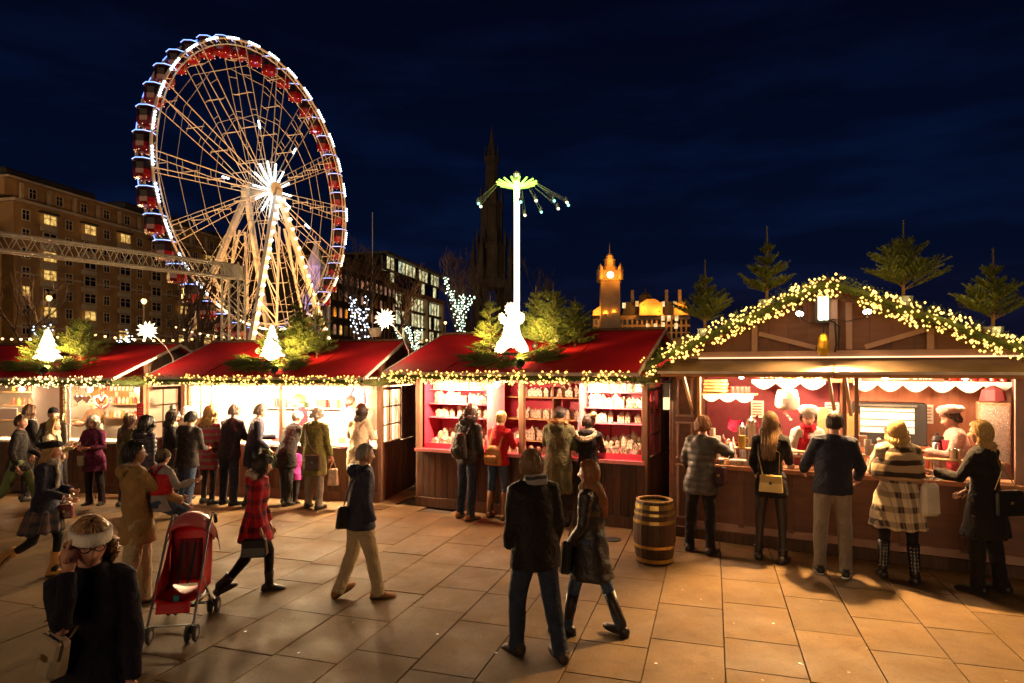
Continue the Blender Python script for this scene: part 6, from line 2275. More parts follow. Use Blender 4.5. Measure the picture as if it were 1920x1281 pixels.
    glv = P.get('glove')
    while len(cols) < len(mb.v):
        cols.append(base)
    mb.v = [tuple(Vector(p) * s_) for p in mb.v]
    me = mb.mesh('body', skin_mat(skin), True)
    ca = me.color_attributes.new('col', 'FLOAT_COLOR', 'POINT')
    ca.data.foreach_set('color', np.array([(*c, 1) for c in cols], dtype=np.float32).ravel())
    link('body', me, root)
    # --- upper garment
    cm, hem, bulk, opt = (list(coat) + [{}])[:4]
    bulk = 1 + (bulk - 1) * .98 + .015
    mb = MB()
    hipw = opt.get('hip', 1.0)
    fl = opt.get('flare', 0.0)
    ky = (J['l'][1].y + J['r'][1].y) / 2
    dk = abs(J['l'][1].y - J['r'][1].y) / 2
    rings = []
    zs = [(1.50, .065, .062), (1.475, .105, .082), (1.44, .148, .096), (1.38, .176, .110), (1.28, .176, .118), (1.16, .163, .114), (1.06, .163, .116), (.98, .170, .124)]
    if P.get('fem'):
        zs = [(1.50, .060, .058), (1.475, .095, .076), (1.44, .132, .090), (1.38, .156, .104), (1.28, .156, .118), (1.16, .138, .106), (1.06, .142, .110), (.98, .162, .126)]
    for z, a, b in zs:
        if z < hem:
            continue
        rings.append((sp_(z - .95, 0, .004 if z > 1.2 else 0), a * bulk * (1 if z > 1.4 else hipw if z < 1.1 else 1), b * bulk, Rs))
    zq = min(.98, 1.2)
    steps = [z for z in (.92, .84, .74, .64, .54, .45, .36) if z > hem + .02] + [hem]
    for z in steps:
        if z >= .98:
            continue
        t = max(0, (.95 - z) / .45)
        rings.append((Vector((0, ky * t * .55, z + pel.z - .95)), (.180 + .02 * t) * bulk * hipw + fl * t, (.128 + .02 * t) * bulk + dk * min(t, 1) * .75 + fl * t))
    mb.rings(rings, 24)
    sl = opt.get('sleeve', 1.0)
    for nm, sd in (('l', -1), ('r', 1)):
        S_, e, w = arms[nm]
        S0 = spt(.475, sd * .10, 0)
        cuff = w - (w - e).normalized() * .01
        mb.tube([S0, S_, S_.lerp(e, .5), e, e.lerp(cuff, .5), cuff], [k * bulk * sl for k in (.070, .070, .060, .053, .050, .043)], 12)
    if opt.get('hood'):
        mb.rings([(sp_(.43, 0, -.10), .09, .035, Rs), (sp_(.48, 0, -.125), .125, .055, Rs), (sp_(.53, 0, -.115), .13, .06, Rs), (sp_(.57, 0, -.085), .10, .05, Rs)], 16)
        mb.tube([sp_(.52, .10, -.06), sp_(.545, .085, .03), sp_(.51, .04, .09)], .028, 8)
        mb.tube([sp_(.52, -.10, -.06), sp_(.545, -.085, .03), sp_(.51, -.04, .09)], .028, 8)
    else:
        ch_ = opt.get('collar', .035)
        mb.rings([(sp_(.50), .088 * min(bulk, 1.1), .078, Rs), (sp_(.53 + ch_, 0, -.004), .078, .072, Rs), (sp_(.53 + ch_ * .9, 0, -.004), .05, .05, Rs)], 16)
    me = fuse(mb, vox, 3)
    folds(me, opt.get('crease', .008), seed, opt.get('pleat', .0), opt.get('kx', 26), opt.get('quilt', 0), opt.get('pitch', .075))
    me.materials.append(cm)
    me.transform(SM)
    link(opt.get('name', 'coat'), me, root)
    if opt.get('fur'):
        fm = MB()
        pts = [sp_(.55 + .03 * math.sin(a), .135 * math.cos(a), -.02 - .11 * math.sin(a)) for a in [PI * k / 10 for k in range(11)]]
        fur_ring(fm, pts, .03, .035, seed)
        fm.tube(pts, .034, 8)
        m2 = fm.mesh('fur_trim', opt['fur'])
        m2.transform(SM)
        link('fur_trim', m2, root)
    if opt.get('cape'):
        fm = MB()
        for z, rr_ in ((.52, .105), (.45, .165), (.36, .225), (.26, .25), (.16, .245)):
            pass
        fm.rings([(sp_(.57), .085, .08, Rs), (sp_(.50), .15, .115, Rs), (sp_(.42), .215, .155, Rs), (sp_(.30), .255, .185, Rs), (sp_(.16), .265, .19, Rs), (sp_(.13), .22, .15, Rs)], 24)
        m2 = fuse(fm, .02, 2)
        folds(m2, .008, seed + 5, 0, 18)
        n0 = len(m2.vertices)
        rr_ = random.Random(seed)
        m2.materials.append(opt['cape'])
        m2.transform(SM)
        link('fur_cape', m2, root)
    # --- legs
    lm, kind, wd = legs
    wd *= 1.0 if kind == 'tights' else 1.08
    mb = MB()
    if kind != 'none':
        tights = kind == 'tights'
        kz = (.082, .060, .042) if tights else (.092, .070, .058)
        flr = .052 if tights else (.074 if kind == 'wide' else .056 if kind == 'slim' else .064)
        if kind == 'slim':
            kz = (.086, .058, .045)
        for nm, sd in (('l', -1), ('r', 1)):
            hip, kn, an, sa = J[nm]
            ft = an + Vector((0, 0, -.045 if not tights else -.02))
            mb.tube([hip + Vector((0, 0, .08)), hip, hip.lerp(kn, .5), kn, kn.lerp(ft, .35), kn.lerp(ft, .7), ft], [.085 * wd, kz[0] * wd, (kz[0] + kz[1]) * .5 * wd, kz[1] * wd, kz[2] * 1.12 * wd, kz[2] * wd, (flr if kind != 'slim' else .042) * wd], 12)
        mb.rings([(pel + Vector((0, 0, .10)), .145, .10), (pel, .165 * wd, .118 * wd), (pel + Vector((0, 0, -.09)), .150 * wd, .11 * wd)], 16)
        me = fuse(mb, vox * .95, 2)
        folds(me, .002 if tights else .0055, seed + 50, 0, 30)
        me.materials.append(lm)
        me.transform(SM)
        link('tights' if tights else 'trousers', me, root)
    # --- shoes or boots
    sm_, sk, bt = (shoes or (M_SHOE, 'shoe', 0))
    for nm, sd in (('l', -1), ('r', 1)):
        hip, kn, an, sa = J[nm]
        pitch = P.get('fp' + nm, 0)
        pit = rad(pitch)
        Rf = Matrix.Rotation(rad(-sd * 9), 3, 'Z') @ Matrix.Rotation(-pit, 3, 'X')
        c0 = an + Vector((0, 0, -.085))
        piv = Vector((0, .12 if pit > 0 else -.06, 0))
        lift = Vector((0, 0, 0))
        tf = lambda y, z, x=0: an + Rf @ (Vector((x, y, z - .085)))
        mb = MB()
        rg = []
        for y, hw, hh, zc in ((-.085, .020, .020, .032), (-.075, .034, .034, .040), (-.03, .037, .044, .046), (.03, .038, .040, .042), (.09, .045, .030, .032), (.14, .044, .024, .026), (.175, .032, .018, .022), (.19, .012, .010, .018)):
            rg.append((tf(y * 1.08, zc * 1.1), hw * 1.2, hh * 1.22, Rf @ Matrix.Rotation(PI / 2, 3, 'X')))
        mb.rings(rg, 12)
        if sk == 'heel':
            mb.box(tf(-.055, .012), (.04, .04, .045), Rf)
        if bt > 0:
            up = an.lerp(kn, bt)
            mb.tube([tf(-.02, .05), an + Vector((0, -.01, .03)), an.lerp(kn, bt * .5), up], [.045, .046 * (1.05 if sk == 'ugg' else .95), .058 if sk == 'ugg' else .056, .064 if sk == 'ugg' else .066], 12)
        else:
            mb.tube([tf(-.025, .05), tf(-.03, .10)], [.042, .044], 10)
        m2 = mb.mesh('shoe', sm_, True)
        m2.transform(SM)
        shoe = link('boot' if bt > 0 else 'shoe', m2, root)
        so = MB()
        so.rings([(tf(-.03, .004), .043, .068, Rf), (tf(-.03, .018), .044, .069, Rf)], 12)
        so.rings([(tf(.092, .004), .055, .112, Rf), (tf(.092, .017), .055, .112, Rf)], 14)
        m2 = so.mesh('sole', M_SOLE if sk != 'trainer' else M_WHITE)
        m2.transform(SM)
        link('sole', m2, shoe)
        if sk == 'studs':
            st = MB()
            for q in range(7):
                for xx in (-.03, 0, .03):
                    st.ball(an.lerp(kn, .15 + bt * .8 * q / 7) + Vector((xx, -.062 + abs(xx) * .3, 0)), .0075)
            m2 = st.mesh('studs', M_STEEL)
            m2.transform(SM)
            tag(link('studs', m2, shoe), kind='stuff')
    # --- hair, hat, scarf, glasses
    if hair:
        hb = hair_build(hair[0], HM, seed, 1.0, vox < .0185)
        m2 = hb.mesh('hair', hair[1], True)
        m2.transform(SM)
        link('hair', m2, root)
    if hat:
        a, b = hat_build(hat[0], HM @ Matrix.Rotation(rad(P.get('hatp', 0)), 4, 'X'))
        m2 = a.mesh('hat', hat[1], True)
        m2.transform(SM)
        ho = link('headband' if hat[0] == 'band' else 'hat', m2, root)
        if b.v:
            m2 = b.mesh('hat_trim', hat[2] if len(hat) > 2 else hat[1], True)
            m2.transform(SM)
            link('hat_trim', m2, ho)
    if scarf:
        sb = MB()
        sb.rings([(sp_(.49, 0, .01), .10, .10, Rs), (sp_(.53, 0, .012), .115, .112, Rs), (sp_(.575, 0, .012), .105, .105, Rs), (sp_(.60, 0, .01), .07, .07, Rs)], 18)
        sb.tube([sp_(.52, .04, .10), sp_(.40, .05, .135), sp_(.22, .06, .14)], [.04, .042, .04], 8, True, .5)
        me = fuse(sb, .013, 2)
        folds(me, .008, seed + 9, 0, 45)
        me.materials.append(scarf)
        me.transform(SM)
        link('scarf', me, root)
    if glasses:
        gb = MB()
        for sd in (-1, 1):
            c = Vector((sd * .031, .094, .010))
            gb.tube([HM @ (c + Vector((math.cos(a) * .021, -.004 * abs(math.cos(a)), math.sin(a) * .016))) for a in [2 * PI * k / 14 for k in range(15)]], .0028, 5, False)
            gb.tube([HM @ Vector((sd * .052, .090, .014)), HM @ Vector((sd * .078, .03, .012)), HM @ Vector((sd * .080, -.01, .006))], .0026, 5)
        gb.tube([HM @ Vector((-.011, .100, .012)), HM @ Vector((.011, .100, .012))], .0028, 5)
        m2 = gb.mesh('glasses', M_BLACK)
        m2.transform(SM)
        link('glasses', m2, root)
    if apron:
        ab = MB()
        for i in range(9):
            a = -1.1 + 2.2 * i / 8
            for z in (.42, .25, .08, -.15, -.32):
                rx = .205 * bulk if z < .3 else .15
                p = sp_(z, math.sin(a) * rx, math.cos(a) * .142 * bulk)
                ab.v.append(tuple(p))
        for i in range(8):
            for k in range(4):
                ab.f.append((i * 5 + k, i * 5 + k + 1, i * 5 + k + 6, i * 5 + k + 5))
                ab.m.append(0)
        m2 = ab.mesh('apron', apron, True)
        m2.transform(SM)
        link('apron', m2, root)
    # positions handy for bags, in world space
    Wm = Matrix.Translation((foot.x, foot.y, z0)) @ Matrix.Rotation(-rad(heading), 4, 'Z')
    out = dict(root=root, M=Wm, s=s_, lw=Wm @ (arms['l'][2] * s_), rw=Wm @ (arms['r'][2] * s_), ls=Wm @ (arms['l'][0] * s_), rs=Wm @ (arms['r'][0] * s_),
               le=Wm @ (arms['l'][1] * s_), re=Wm @ (arms['r'][1] * s_), at=lambda y, x=0, f=0: Wm @ (sp_(y, x, f) * s_), head=Wm @ (hc * s_))
    return out

M_SHOE = mat('black_leather', (.022, .018, .016), rough=.4, var=.2, bump=.15, bscale=60)
M_SHOEB = mat('brown_leather', (.20, .085, .03), rough=.4, var=.2, bump=.15, bscale=60)
M_SOLE = mat('rubber_sole', (.03, .025, .02), rough=.8)
M_UGG = cloth('tan_suede', (.42, .22, .07), bump=.4, bscale=60)
HAIR = {k: mat('hair_' + k, c, rough=.45, var=.45, vscale=40, spec=.5, stretch=(3, 3, .6)) for k, c in dict(black=(.014, .010, .008), dark=(.030, .016, .010), brown=(.085, .040, .018), auburn=(.24, .085, .024), blonde=(.46, .29, .10), fair=(.38, .22, .09), grey=(.30, .26, .22), white=(.62, .55, .47), sandy=(.20, .11, .045)).items()}

C_NAVY = cloth('navy', (.020, .022, .040))
C_BLACK = cloth('black', (.014, .012, .013))
C_CHAR = cloth('charcoal', (.030, .026, .026))
C_JEAN = cloth('denim', (.045, .070, .125), bump=.4, bscale=220, vscale=14, var=.3)
C_JEAND = cloth('dark_denim', (.026, .036, .064), bump=.4, bscale=220, vscale=14, var=.3)
C_KHAKI = cloth('khaki_chino', (.42, .33, .20))
C_GREYT = cloth('grey_trouser', (.22, .19, .15))
C_OLIVE = cloth('olive_wool', (.150, .140, .040))
C_PARKA = cloth('green_parka', (.085, .082, .038))
C_CREAM = cloth('cream_wool', (.62, .52, .36), bump=.5, bscale=110)
C_PURP = cloth('plum_wool', (.095, .014, .050))
C_RED = cloth('red_fleece', (.42, .014, .030))
C_TAN = cloth('tan_jacket', (.33, .20, .075))
C_GREEN = cloth('green_trouser', (.14, .19, .08))
C_LEATH = mat('leather_jacket', (.045, .032, .022), rough=.38, var=.25, vscale=8, bump=.3, bscale=35)
C_WHITE = cloth('white_cotton', (.74, .68, .60))
C_PINK = cloth('pink_fleece', (.55, .10, .20))
C_PINKS = cloth('pale_pink_jumper', (.64, .40, .33))
C_BROWN = cloth('brown_jumper', (.16, .085, .045))
C_SKY = cloth('pale_blue_top', (.42, .46, .58))
C_PUFF = mat('puffer_grey', (.060, .052, .045), rough=.45, var=.15, vscale=8, bump=.2, bscale=50)
C_PUFFN = mat('puffer_navy', (.026, .022, .036), rough=.42, var=.15, vscale=8, bump=.2, bscale=50)
C_SHELL = mat('navy_shell', (.026, .030, .055), rough=.62, var=.25, vscale=10, bump=.25, bscale=60, wrinkle=.4, spec=.25)
C_SHELLB = mat('black_shell', (.013, .011, .011), rough=.65, var=.25, vscale=10, bump=.25, bscale=60, wrinkle=.4, spec=.22)
P_RED = pattern('red_plaid', ((.46, .014, .026), (.040, .008, .014), (.20, .02, .03)), 'plaid', 7.0, 7.0)
P_CREAM = pattern('cream_plaid', ((.60, .50, .34), (.05, .035, .028), (.28, .20, .13)), 'plaid', 6.2, 6.2)
P_FUR = pattern('striped_fur', ((.40, .29, .18), (.045, .028, .020)), 'stripe', 6.0, 7.5)
P_HOUND = pattern('houndstooth', ((.55, .50, .44), (.02, .02, .02)), 'check', 26, 26)
P_STRIPE = pattern('pink_striped_wool', ((.42, .06, .12), (.30, .24, .20)), 'stripe', 5, 9)
P_TARTAN = pattern('dim_tartan', ((.10, .065, .06), (.025, .03, .05), (.2, .15, .1)), 'plaid', 9, 9)
P_KNIT = pattern('grey_knit', ((.30, .28, .26), (.05, .05, .055)), 'stripe', 6, 14)
M_FURT = mat('fur_tan', (.40, .25, .11), rough=.95, var=.4, vscale=30)
M_FURC = mat('fur_cream', (.56, .46, .36), rough=.95, var=.3, vscale=30)

# ------------------------------------------------------------------ bags
def bag(name, label, p, size, m, rz=0.0, strap=None, flap=True, metal=None, strap_m=None, soft=.02, cat='bag', sr=.010):
    t = thing(name, label, cat, p, rz)
    w, d, h = size
    mb = MB().box((0, 0, -h / 2), (w, d, h), None, soft)
    mb.v = [(x * (1 + .14 * (-z / h) - .07), y * (.75 + .5 * (-z / h)), z) for x, y, z in mb.v]
    mb.build('body', m, t)
    if flap:
        f = MB().box((0, -d * .42, -h * .24), (w * .96, d * .25, h * .46), None, min(soft, .008))
        f.build('flap', m, t)
    if metal:
        B('clasp', (0, -d * .58, -h * .46), (.035, .012, .03), metal, t, .003)
    if strap:
        Ri = Matrix.Rotation(-rz, 3, 'Z')
        MB().tube([Ri @ (Vector(q) - Vector(p)) for q in strap], sr, 6, True, .5).build('strap', strap_m or m, t)
    return t
# ================================================================== who stands where
WALK = dict(fpl=0, fpr=0)
# --- far left group
person('man in dark jacket and green trousers walking at the left edge', gnd(33, 966), 62, 1.66, (C_CHAR, .80, 1.06), (C_GREEN, 'reg', 1.05), ('short', HAIR['brown']), skin='pink',
       pose=dict(ll=(24, 10), rl=(-18, 24), fpr=-18, lean=5, ra=(-8, 12, 30, 0), la=(12, 12, 40, 10), hy=25), vox=.019)
person('brown haired woman in houndstooth scarf at the leftmost counter', gnd(50, 938), 20, 1.70, (C_BLACK, .75, 1.0), (C_BLACK, 'slim', 1.0), ('bob', HAIR['brown']), scarf=P_HOUND, pose=dict(fem=1), vox=.022)
person('blonde long haired woman in cream coat facing right', gnd(92, 972), 75, 1.57, (C_CREAM, .70, 1.05), (C_CHAR, 'slim', 1.0), ('long', HAIR['blonde']), scarf=C_CREAM,
       pose=dict(fem=1, lean=6, la=(20, 10, 95, 20), ra=(20, 8, 100, 15), hp=6), vox=.02)
person('man in dark baseball cap and leather jacket facing the crowd', gnd(103, 944), 160, 1.68, (C_LEATH, .78, 1.1), (C_BLACK, 'reg', 1.05), ('crop', HAIR['grey']), ('cap', C_BLACK, mat('cap_trim', (.03, .03, .03))), skin='pink', pose=dict(hy=-12), vox=.02)
b = person('woman in black beret, navy coat and tan boots walking right', gnd(84, 1086), 78, 1.56, (C_NAVY, .72, 1.1), (C_BLACK, 'tights', 1.05), ('bob', HAIR['fair']), ('beret', C_BLACK, cloth('beret_bobble', (.03, .06, .045))), skin='pink', scarf=C_GREYT,
       shoes=(M_UGG, 'ugg', .55), pose=dict(fem=1, ll=(12, 18), rl=(-12, 46), fpr=-48, la=(12, 10, 85, 25), ra=(15, 10, 70, 15), lean=6, hp=-4, hatp=12), vox=.016)
t = MB()
t.rings([((0, 0, .80), .20, .16), ((0, -.01, .70), .215, .18), ((0, -.02, .60), .235, .20), ((0, -.03, .545), .245, .21)], 26)
me = fuse(t, .018, 1)
folds(me, .006, 5, .02)
me.materials.append(P_TARTAN)
link('skirt', me, b['root'])
hb = b['at'](.0, -.05, .22)
bag('handbag', 'dark red leather handbag on the arm of the beret wearer', hb, (.16, .09, .16), mat('oxblood_leather', (.12, .02, .02), rough=.35), rad(10), [hb + Vector((-.05, 0, 0)), b['at'](.22, -.2, .16), hb + Vector((.05, 0, 0))], metal=M_BRASS)
b = person('grey haired woman in plum coat and glasses facing the camera', gnd(176, 947), 176, 1.54, (C_PURP, .66, 1.14), (C_BLACK, 'wide', 1.0), ('curly', HAIR['white']), skin='pink', glasses=True,
           pose=dict(fem=1, la=(14, 14, 78, 38), ra=(14, 14, 78, 38), hy=10, hp=-4, lean=2), vox=.018)
hb = b['at'](.06, .14, .17)
bag('shoulder_bag', 'pale small bag held by the woman in plum coat', hb + Vector((0, 0, -.02)), (.12, .07, .18), mat('taupe_leather', (.28, .24, .17), rough=.5), 0, [hb, b['at'](.30, .05, .17), b['at'](.50, -.12, .08)], strap_m=M_BLACK, sr=.008)
ca = b['at'](.28, -.14, .17)
o = MB().tube([(0, 0, .04), (.015, 0, .02), (.01, 0, -.03), (-.01, 0, -.06), (-.015, 0, -.03), (-.005, 0, .02), (.01, 0, .05)], .006, 5).build('pink_ribbon', C_PINK, None, ca)
tag(o, 'pink awareness style ribbon loop on the plum coat lapel', 'ribbon')
person('vendor in brown jumper at the back of the leftmost stall', F1.w(F1.x_at(180, .9), .9, 0), 200, 1.72, (C_BROWN, .85, 1.05), (C_BLACK, 'reg', 1.0), ('short', HAIR['auburn']), skin='pink', pose=dict(hy=20, hp=-12, la=(30, 10, 60, 10), ra=(25, 10, 70, 20)), z0=.06, vox=.022)
person('woman in pale hat and olive jacket seen behind the father', gnd(238, 950), 20, 1.60, (C_PARKA, .72, 1.05), (C_CHAR, 'slim', 1.0), ('long', HAIR['brown']), ('knit', C_CREAM, C_CREAM), pose=dict(fem=1, hy=10), vox=.022)
person('curly dark haired man in navy quilted jacket with back turned', gnd(262, 984), 15, 1.63, (C_PUFFN, .74, 1.22, dict(quilt=.012, hood=1, pitch=.07)), (C_JEAND, 'reg', 1.05), ('curly', HAIR['black']), skin='tan', pose=dict(lean=8), vox=.02)
# --- father and child
fa = person('man in tan jacket and glasses carrying a small child', gnd(258, 1140), 50, 1.64, (C_TAN, .70, 1.16, dict(hood=1, crease=.009)), (C_KHAKI, 'reg', 1.15), ('short', HAIR['black']), skin='tan', glasses=True,
            shoes=(M_SHOEB, 'shoe', 0), pose=dict(lean=-5, ll=(10, 6), rl=(-10, 10), ra=('ik', (.10, .40, 1.00)), la=('ik', (-.16, .36, 1.06)), hp=6, hy=8, curl=.9), vox=.015)
cp = fa['M'] @ Vector((.07, .17, 0))
ch = person('small child in khaki beanie and red harness held on an arm', Vector((cp.x, cp.y, 0)), 40, 1.12, (cloth('child_grey', (.32, .28, .27)), .80, 1.25), (C_JEAN, 'reg', 1.25), ('short', HAIR['dark']), ('beanie', mat('khaki_knit', (.17, .13, .065), rough=.95, bump=.9, bscale=45), C_PARKA), skin='fair',
            shoes=(M_SHOE, 'trainer', 0), pose=dict(ll=(70, 78), rl=(60, 64), spread=16, lean=6, ra=(34, 14, 70, 10), la=(30, 14, 60, 10), hp=8), z0=.60, vox=.020)
ch['root'].location.z += 1.57 - (ch['head'].z + .125 * ch['s'])
hm = MB()
k = ch['s']
hz0 = None
cl = ch['root']
loc = lambda y, x=0, f=0: (ch['M'].inverted() @ ch['at'](y, x, f)) / 1.0
rg = []
for y, a, b_ in ((.12, .245, .18), (.18, .25, .185), (.30, .25, .185), (.40, .245, .175), (.44, .23, .165)):
    c_ = loc(y)
    rg.append((c_, a * k, b_ * k))
hm.rings(rg, 20)
C_HARN = cloth('red_nylon', (.50, .015, .02), rough=.5)
hm.build('harness', C_HARN, cl, smooth=True)
sb_ = MB()
for sx in (-.10, .10):
    sb_.tube([loc(.40, sx, -.17), loc(.53, sx * 1.0, -.08), loc(.55, sx * .9, .02), loc(.42, sx, .17)], .022 * k * 1.6, 6, True, .4)
sb_.build('harness_strap', C_HARN, cl)
text_obj('harness_print', 'TNT', .06, mat('harness_print', (.7, .6, .5)), cl, tuple(loc(.31, -.07, -.19)), (PI / 2, 0, 0))
# --- behind the father
bk = person('woman in knitted bobble hat and pale scarf reading a paper', gnd(318, 953), 60, 1.66, (C_BLACK, .76, 1.12), (C_BLACK, 'slim', 1.0), ('bob', HAIR['dark']), ('bobble', P_KNIT, mat('bobble_grey', (.20, .19, .19), rough=1)), scarf=C_CREAM,
            pose=dict(fem=1, la=('ik', (-.05, .32, 1.08)), ra=('ik', (.12, .32, 1.05)), hp=-8), vox=.019)
pp_ = (bk['lw'] + bk['rw']) / 2 + Vector((.06, -.03, .02))
o = MB().box((0, 0, 0), (.26, .18, .008), Matrix.Rotation(rad(24), 3, 'X') @ Matrix.Rotation(rad(14), 3, 'Y'), .002).build('paper_sheet', mat('paper_sheet', (.66, .62, .50), rough=.8), None, pp_, rad(-30))
tag(o, 'folded pale paper held by the bobble hat wearer', 'paper')
person('dark haired man in dark hooded jacket and jeans with back turned', gnd(350, 966), 12, 1.67, (C_CHAR, .80, 1.14, dict(hood=1)), (C_JEAN, 'reg', 1.02), ('short', HAIR['black']), skin='fair', pose=dict(la=(20, 14, 60, 15), ra=(18, 12, 62, 15), hp=-12, lean=6, ll=(6, 6), rl=(-8, 8)), vox=.018)
person('pale haired customer half hidden at the left panel of the dazzling stall', gnd(346, 934), 30, 1.66, (C_CREAM, .8, 1.05), (C_CHAR, 'reg', 1.0), ('wispy', HAIR['white']), skin='pink', vox=.022)
person('blonde woman in pink striped coat at the dazzling counter', gnd(391, 944), 18, 1.68, (P_STRIPE, .62, 1.05), (C_CHAR, 'slim', 1.0), ('curly', HAIR['blonde']), pose=dict(fem=1), vox=.02)
person('man in dark navy coat and jeans with back to the camera at the dazzling counter', gnd(430, 946), 14, 1.73, (C_NAVY, .80, 1.16), (C_JEAND, 'reg', 1.05), ('short', HAIR['grey']), skin='pink', pose=dict(la=(26, 10, 60, 10), ra=(24, 12, 62, 10), hp=-14, lean=8), vox=.018)
q = person('man in navy coat turned right holding a green bag', gnd(474, 945), 62, 1.74, (C_NAVY, .66, 1.10), (C_CHAR, 'reg', 1.02), ('short', HAIR['grey']), skin='pink', pose=dict(la=(20, 10, 70, 15), ra=(10, 8, 40, 5), hp=-14, lean=8, pocket='l'), vox=.018)
gb = q['rw'] + Vector((-.06, -.08, -.10))
bag('carrier_bag', 'light green carrier bag held behind the plaid coated woman', gb, (.34, .10, .22), mat('green_polythene', (.18, .34, .12), rough=.4, bump=.4, bscale=20), rad(6), [gb + Vector((-.12, 0, -.02)), gb + Vector((-.06, 0, .12)), gb + Vector((.06, 0, .12)), gb + Vector((.12, 0, -.02))], flap=False)
# --- plaid coat
q = person('woman in red plaid jacket with fur hood walking right', gnd(478, 1116), 72, 1.47, (P_RED, .70, 1.16, dict(hood=1, fur=M_FURC, crease=.007)), (C_BLACK, 'slim', 1.08), ('curly', HAIR['dark']), shoes=(M_SHOE, 'heel', .42),
           pose=dict(fem=1, ll=(20, 16), rl=(-12, 28), fpr=-26, fpl=6, ra=(2, 8, 16, 4), la=(6, 8, 20, 4), lean=7, hp=-6), vox=.0155)
hb = q['rw'] + Vector((-.05, -.02, -.10))
bag('handbag', 'black leather handbag carried by the plaid jacket walker', hb, (.24, .13, .19), mat('black_bag_leather', (.015, .013, .014), rough=.35), rad(10), [hb + Vector((-.08, 0, -.01)), hb + Vector((-.03, 0, .12)), hb + Vector((.05, 0, .12)), hb + Vector((.09, 0, -.01))])
# --- bending man, magenta child, green coat
person('man in black coat bending over the dazzling counter', gnd(536, 946), 18, 1.66, (C_BLACK, .68, 1.10), (C_CHAR, 'reg', 1.02), None, ('fur', C_WHITE), skin='pink', pose=dict(lean=26, hp=-6, la=(50, 10, 40, 10), ra=(50, 10, 40, 10), ll=(10, 8), rl=(-6, 4)), vox=.018)
person('small child in magenta coat between the black and green coats', gnd(550, 944), 18, 1.02, (cloth('magenta', (.42, .04, .26)), .70, 1.3, dict(hood=1)), (C_BLACK, 'reg', 1.2), ('short', HAIR['dark']), ('knit', cloth('magenta_knit', (.40, .05, .25)), C_PINK), vox=.022)
q = person('white haired man in olive green coat with a shoulder bag', gnd(589, 953), 12, 1.70, (C_OLIVE, .56, 1.16, dict(pleat=.012)), (C_GREYT, 'wide', 1.0), ('wispy', HAIR['white']), skin='pink', pose=dict(la=(10, 12, 30, 5), ra=(8, 10, 14, 0), hp=-16, lean=4), vox=.018)
hb = q['at'](-.02, .10, -.20)
bag('messenger_bag', 'dark brown messenger bag across the olive green coat', hb, (.27, .10, .26), mat('dark_brown_leather', (.060, .036, .022), rough=.45), rad(-10), [hb + Vector((.06, 0, 0)), q['at'](.15, -.02, -.165), q['at'](.40, -.13, -.145), q['at'](.53, -.15, .0), q['at'](.40, -.1, .16)], sr=.022, metal=M_STEEL)
hb = q['rw'] + Vector((.05, -.04, -.10))
bag('tote_bag', 'pale patterned carrier bag hanging at the right of the olive coat', hb + Vector((0, 0, -.10)), (.17, .07, .30), mat('pale_print_bag', (.52, .36, .24), rough=.5, var=.4, vscale=14), 0, [hb + Vector((-.05, 0, -.1)), hb + Vector((0, 0, .10)), hb + Vector((.05, 0, -.1))], flap=False)
person('vendor with pinned hair in red jacket inside the dazzling stall', F2.w(F2.x_at(566, .75), .75, 0), 262, 1.80, (C_RED, .82, 1.1), (C_BLACK, 'reg', 1.0), ('bun', HAIR['auburn']), skin='pink', pose=dict(fem=1, hp=-10), z0=.06, vox=.02)
person('vendor in pink fleece reaching up inside the dazzling stall', F2.w(F2.x_at(652, .85), .85, 0), 40, 1.76, (C_PINK, .75, 1.1), (C_BLACK, 'reg', 1.0), ('short', HAIR['dark']), skin='fair', pose=dict(la=('ik', (-.16, .24, 1.95)), ra=('ik', (.20, .22, 1.85))), z0=.06, vox=.02)
q = person('dark haired woman in cream coat at the right end of the dazzling counter', gnd(672, 946), 16, 1.74, (C_CREAM, .60, 1.12, dict(collar=.055)), (C_CREAM, 'slim', 1.0), ('bob', HAIR['black']), pose=dict(fem=1, la=(20, 12, 60, 10), ra=(18, 12, 62, 10), hp=-8), shoes=(M_SHOE, 'heel', .6), vox=.018)
st = MB().tube([q['at'](.50, .13, -.06), q['at'](.35, .05, -.155), q['at'](.15, -.08, -.16), q['at'](.02, -.19, -.10)], .012, 6, True, .5)
tag(st.build('bag_strap', M_SHOEB), 'thin brown bag strap slung across the cream coat', 'strap')
# --- khaki man
q = person('grey haired man in navy jacket and khaki trousers walking right', gnd(674, 1121), 60, 1.60, (C_SHELL, .80, 1.16, dict(hood=1, crease=.008)), (C_KHAKI, 'reg', 1.10), ('crop', HAIR['grey']), skin='tan', shoes=(mat('suede_brown', (.26, .12, .045), rough=.8), 'shoe', 0),
           pose=dict(ll=(-10, 16), rl=(15, 3), fpl=-24, fpr=6, lean=5, ra=(-6, 12, 22, 5), la=(6, 12, 34, 5), hy=6, pocket='lr'), vox=.0145)
hb = q['at'](.10, .02, -.20)
bag('shoulder_bag', 'flat black shoulder bag at the back of the khaki trousered man', hb, (.07, .13, .23), M_SHOE, -rad(66), [hb + Vector((0, .03, 0)), q['at'](.38, .10, -.16), q['at'](.55, .10, -.02)], flap=False, sr=.014)
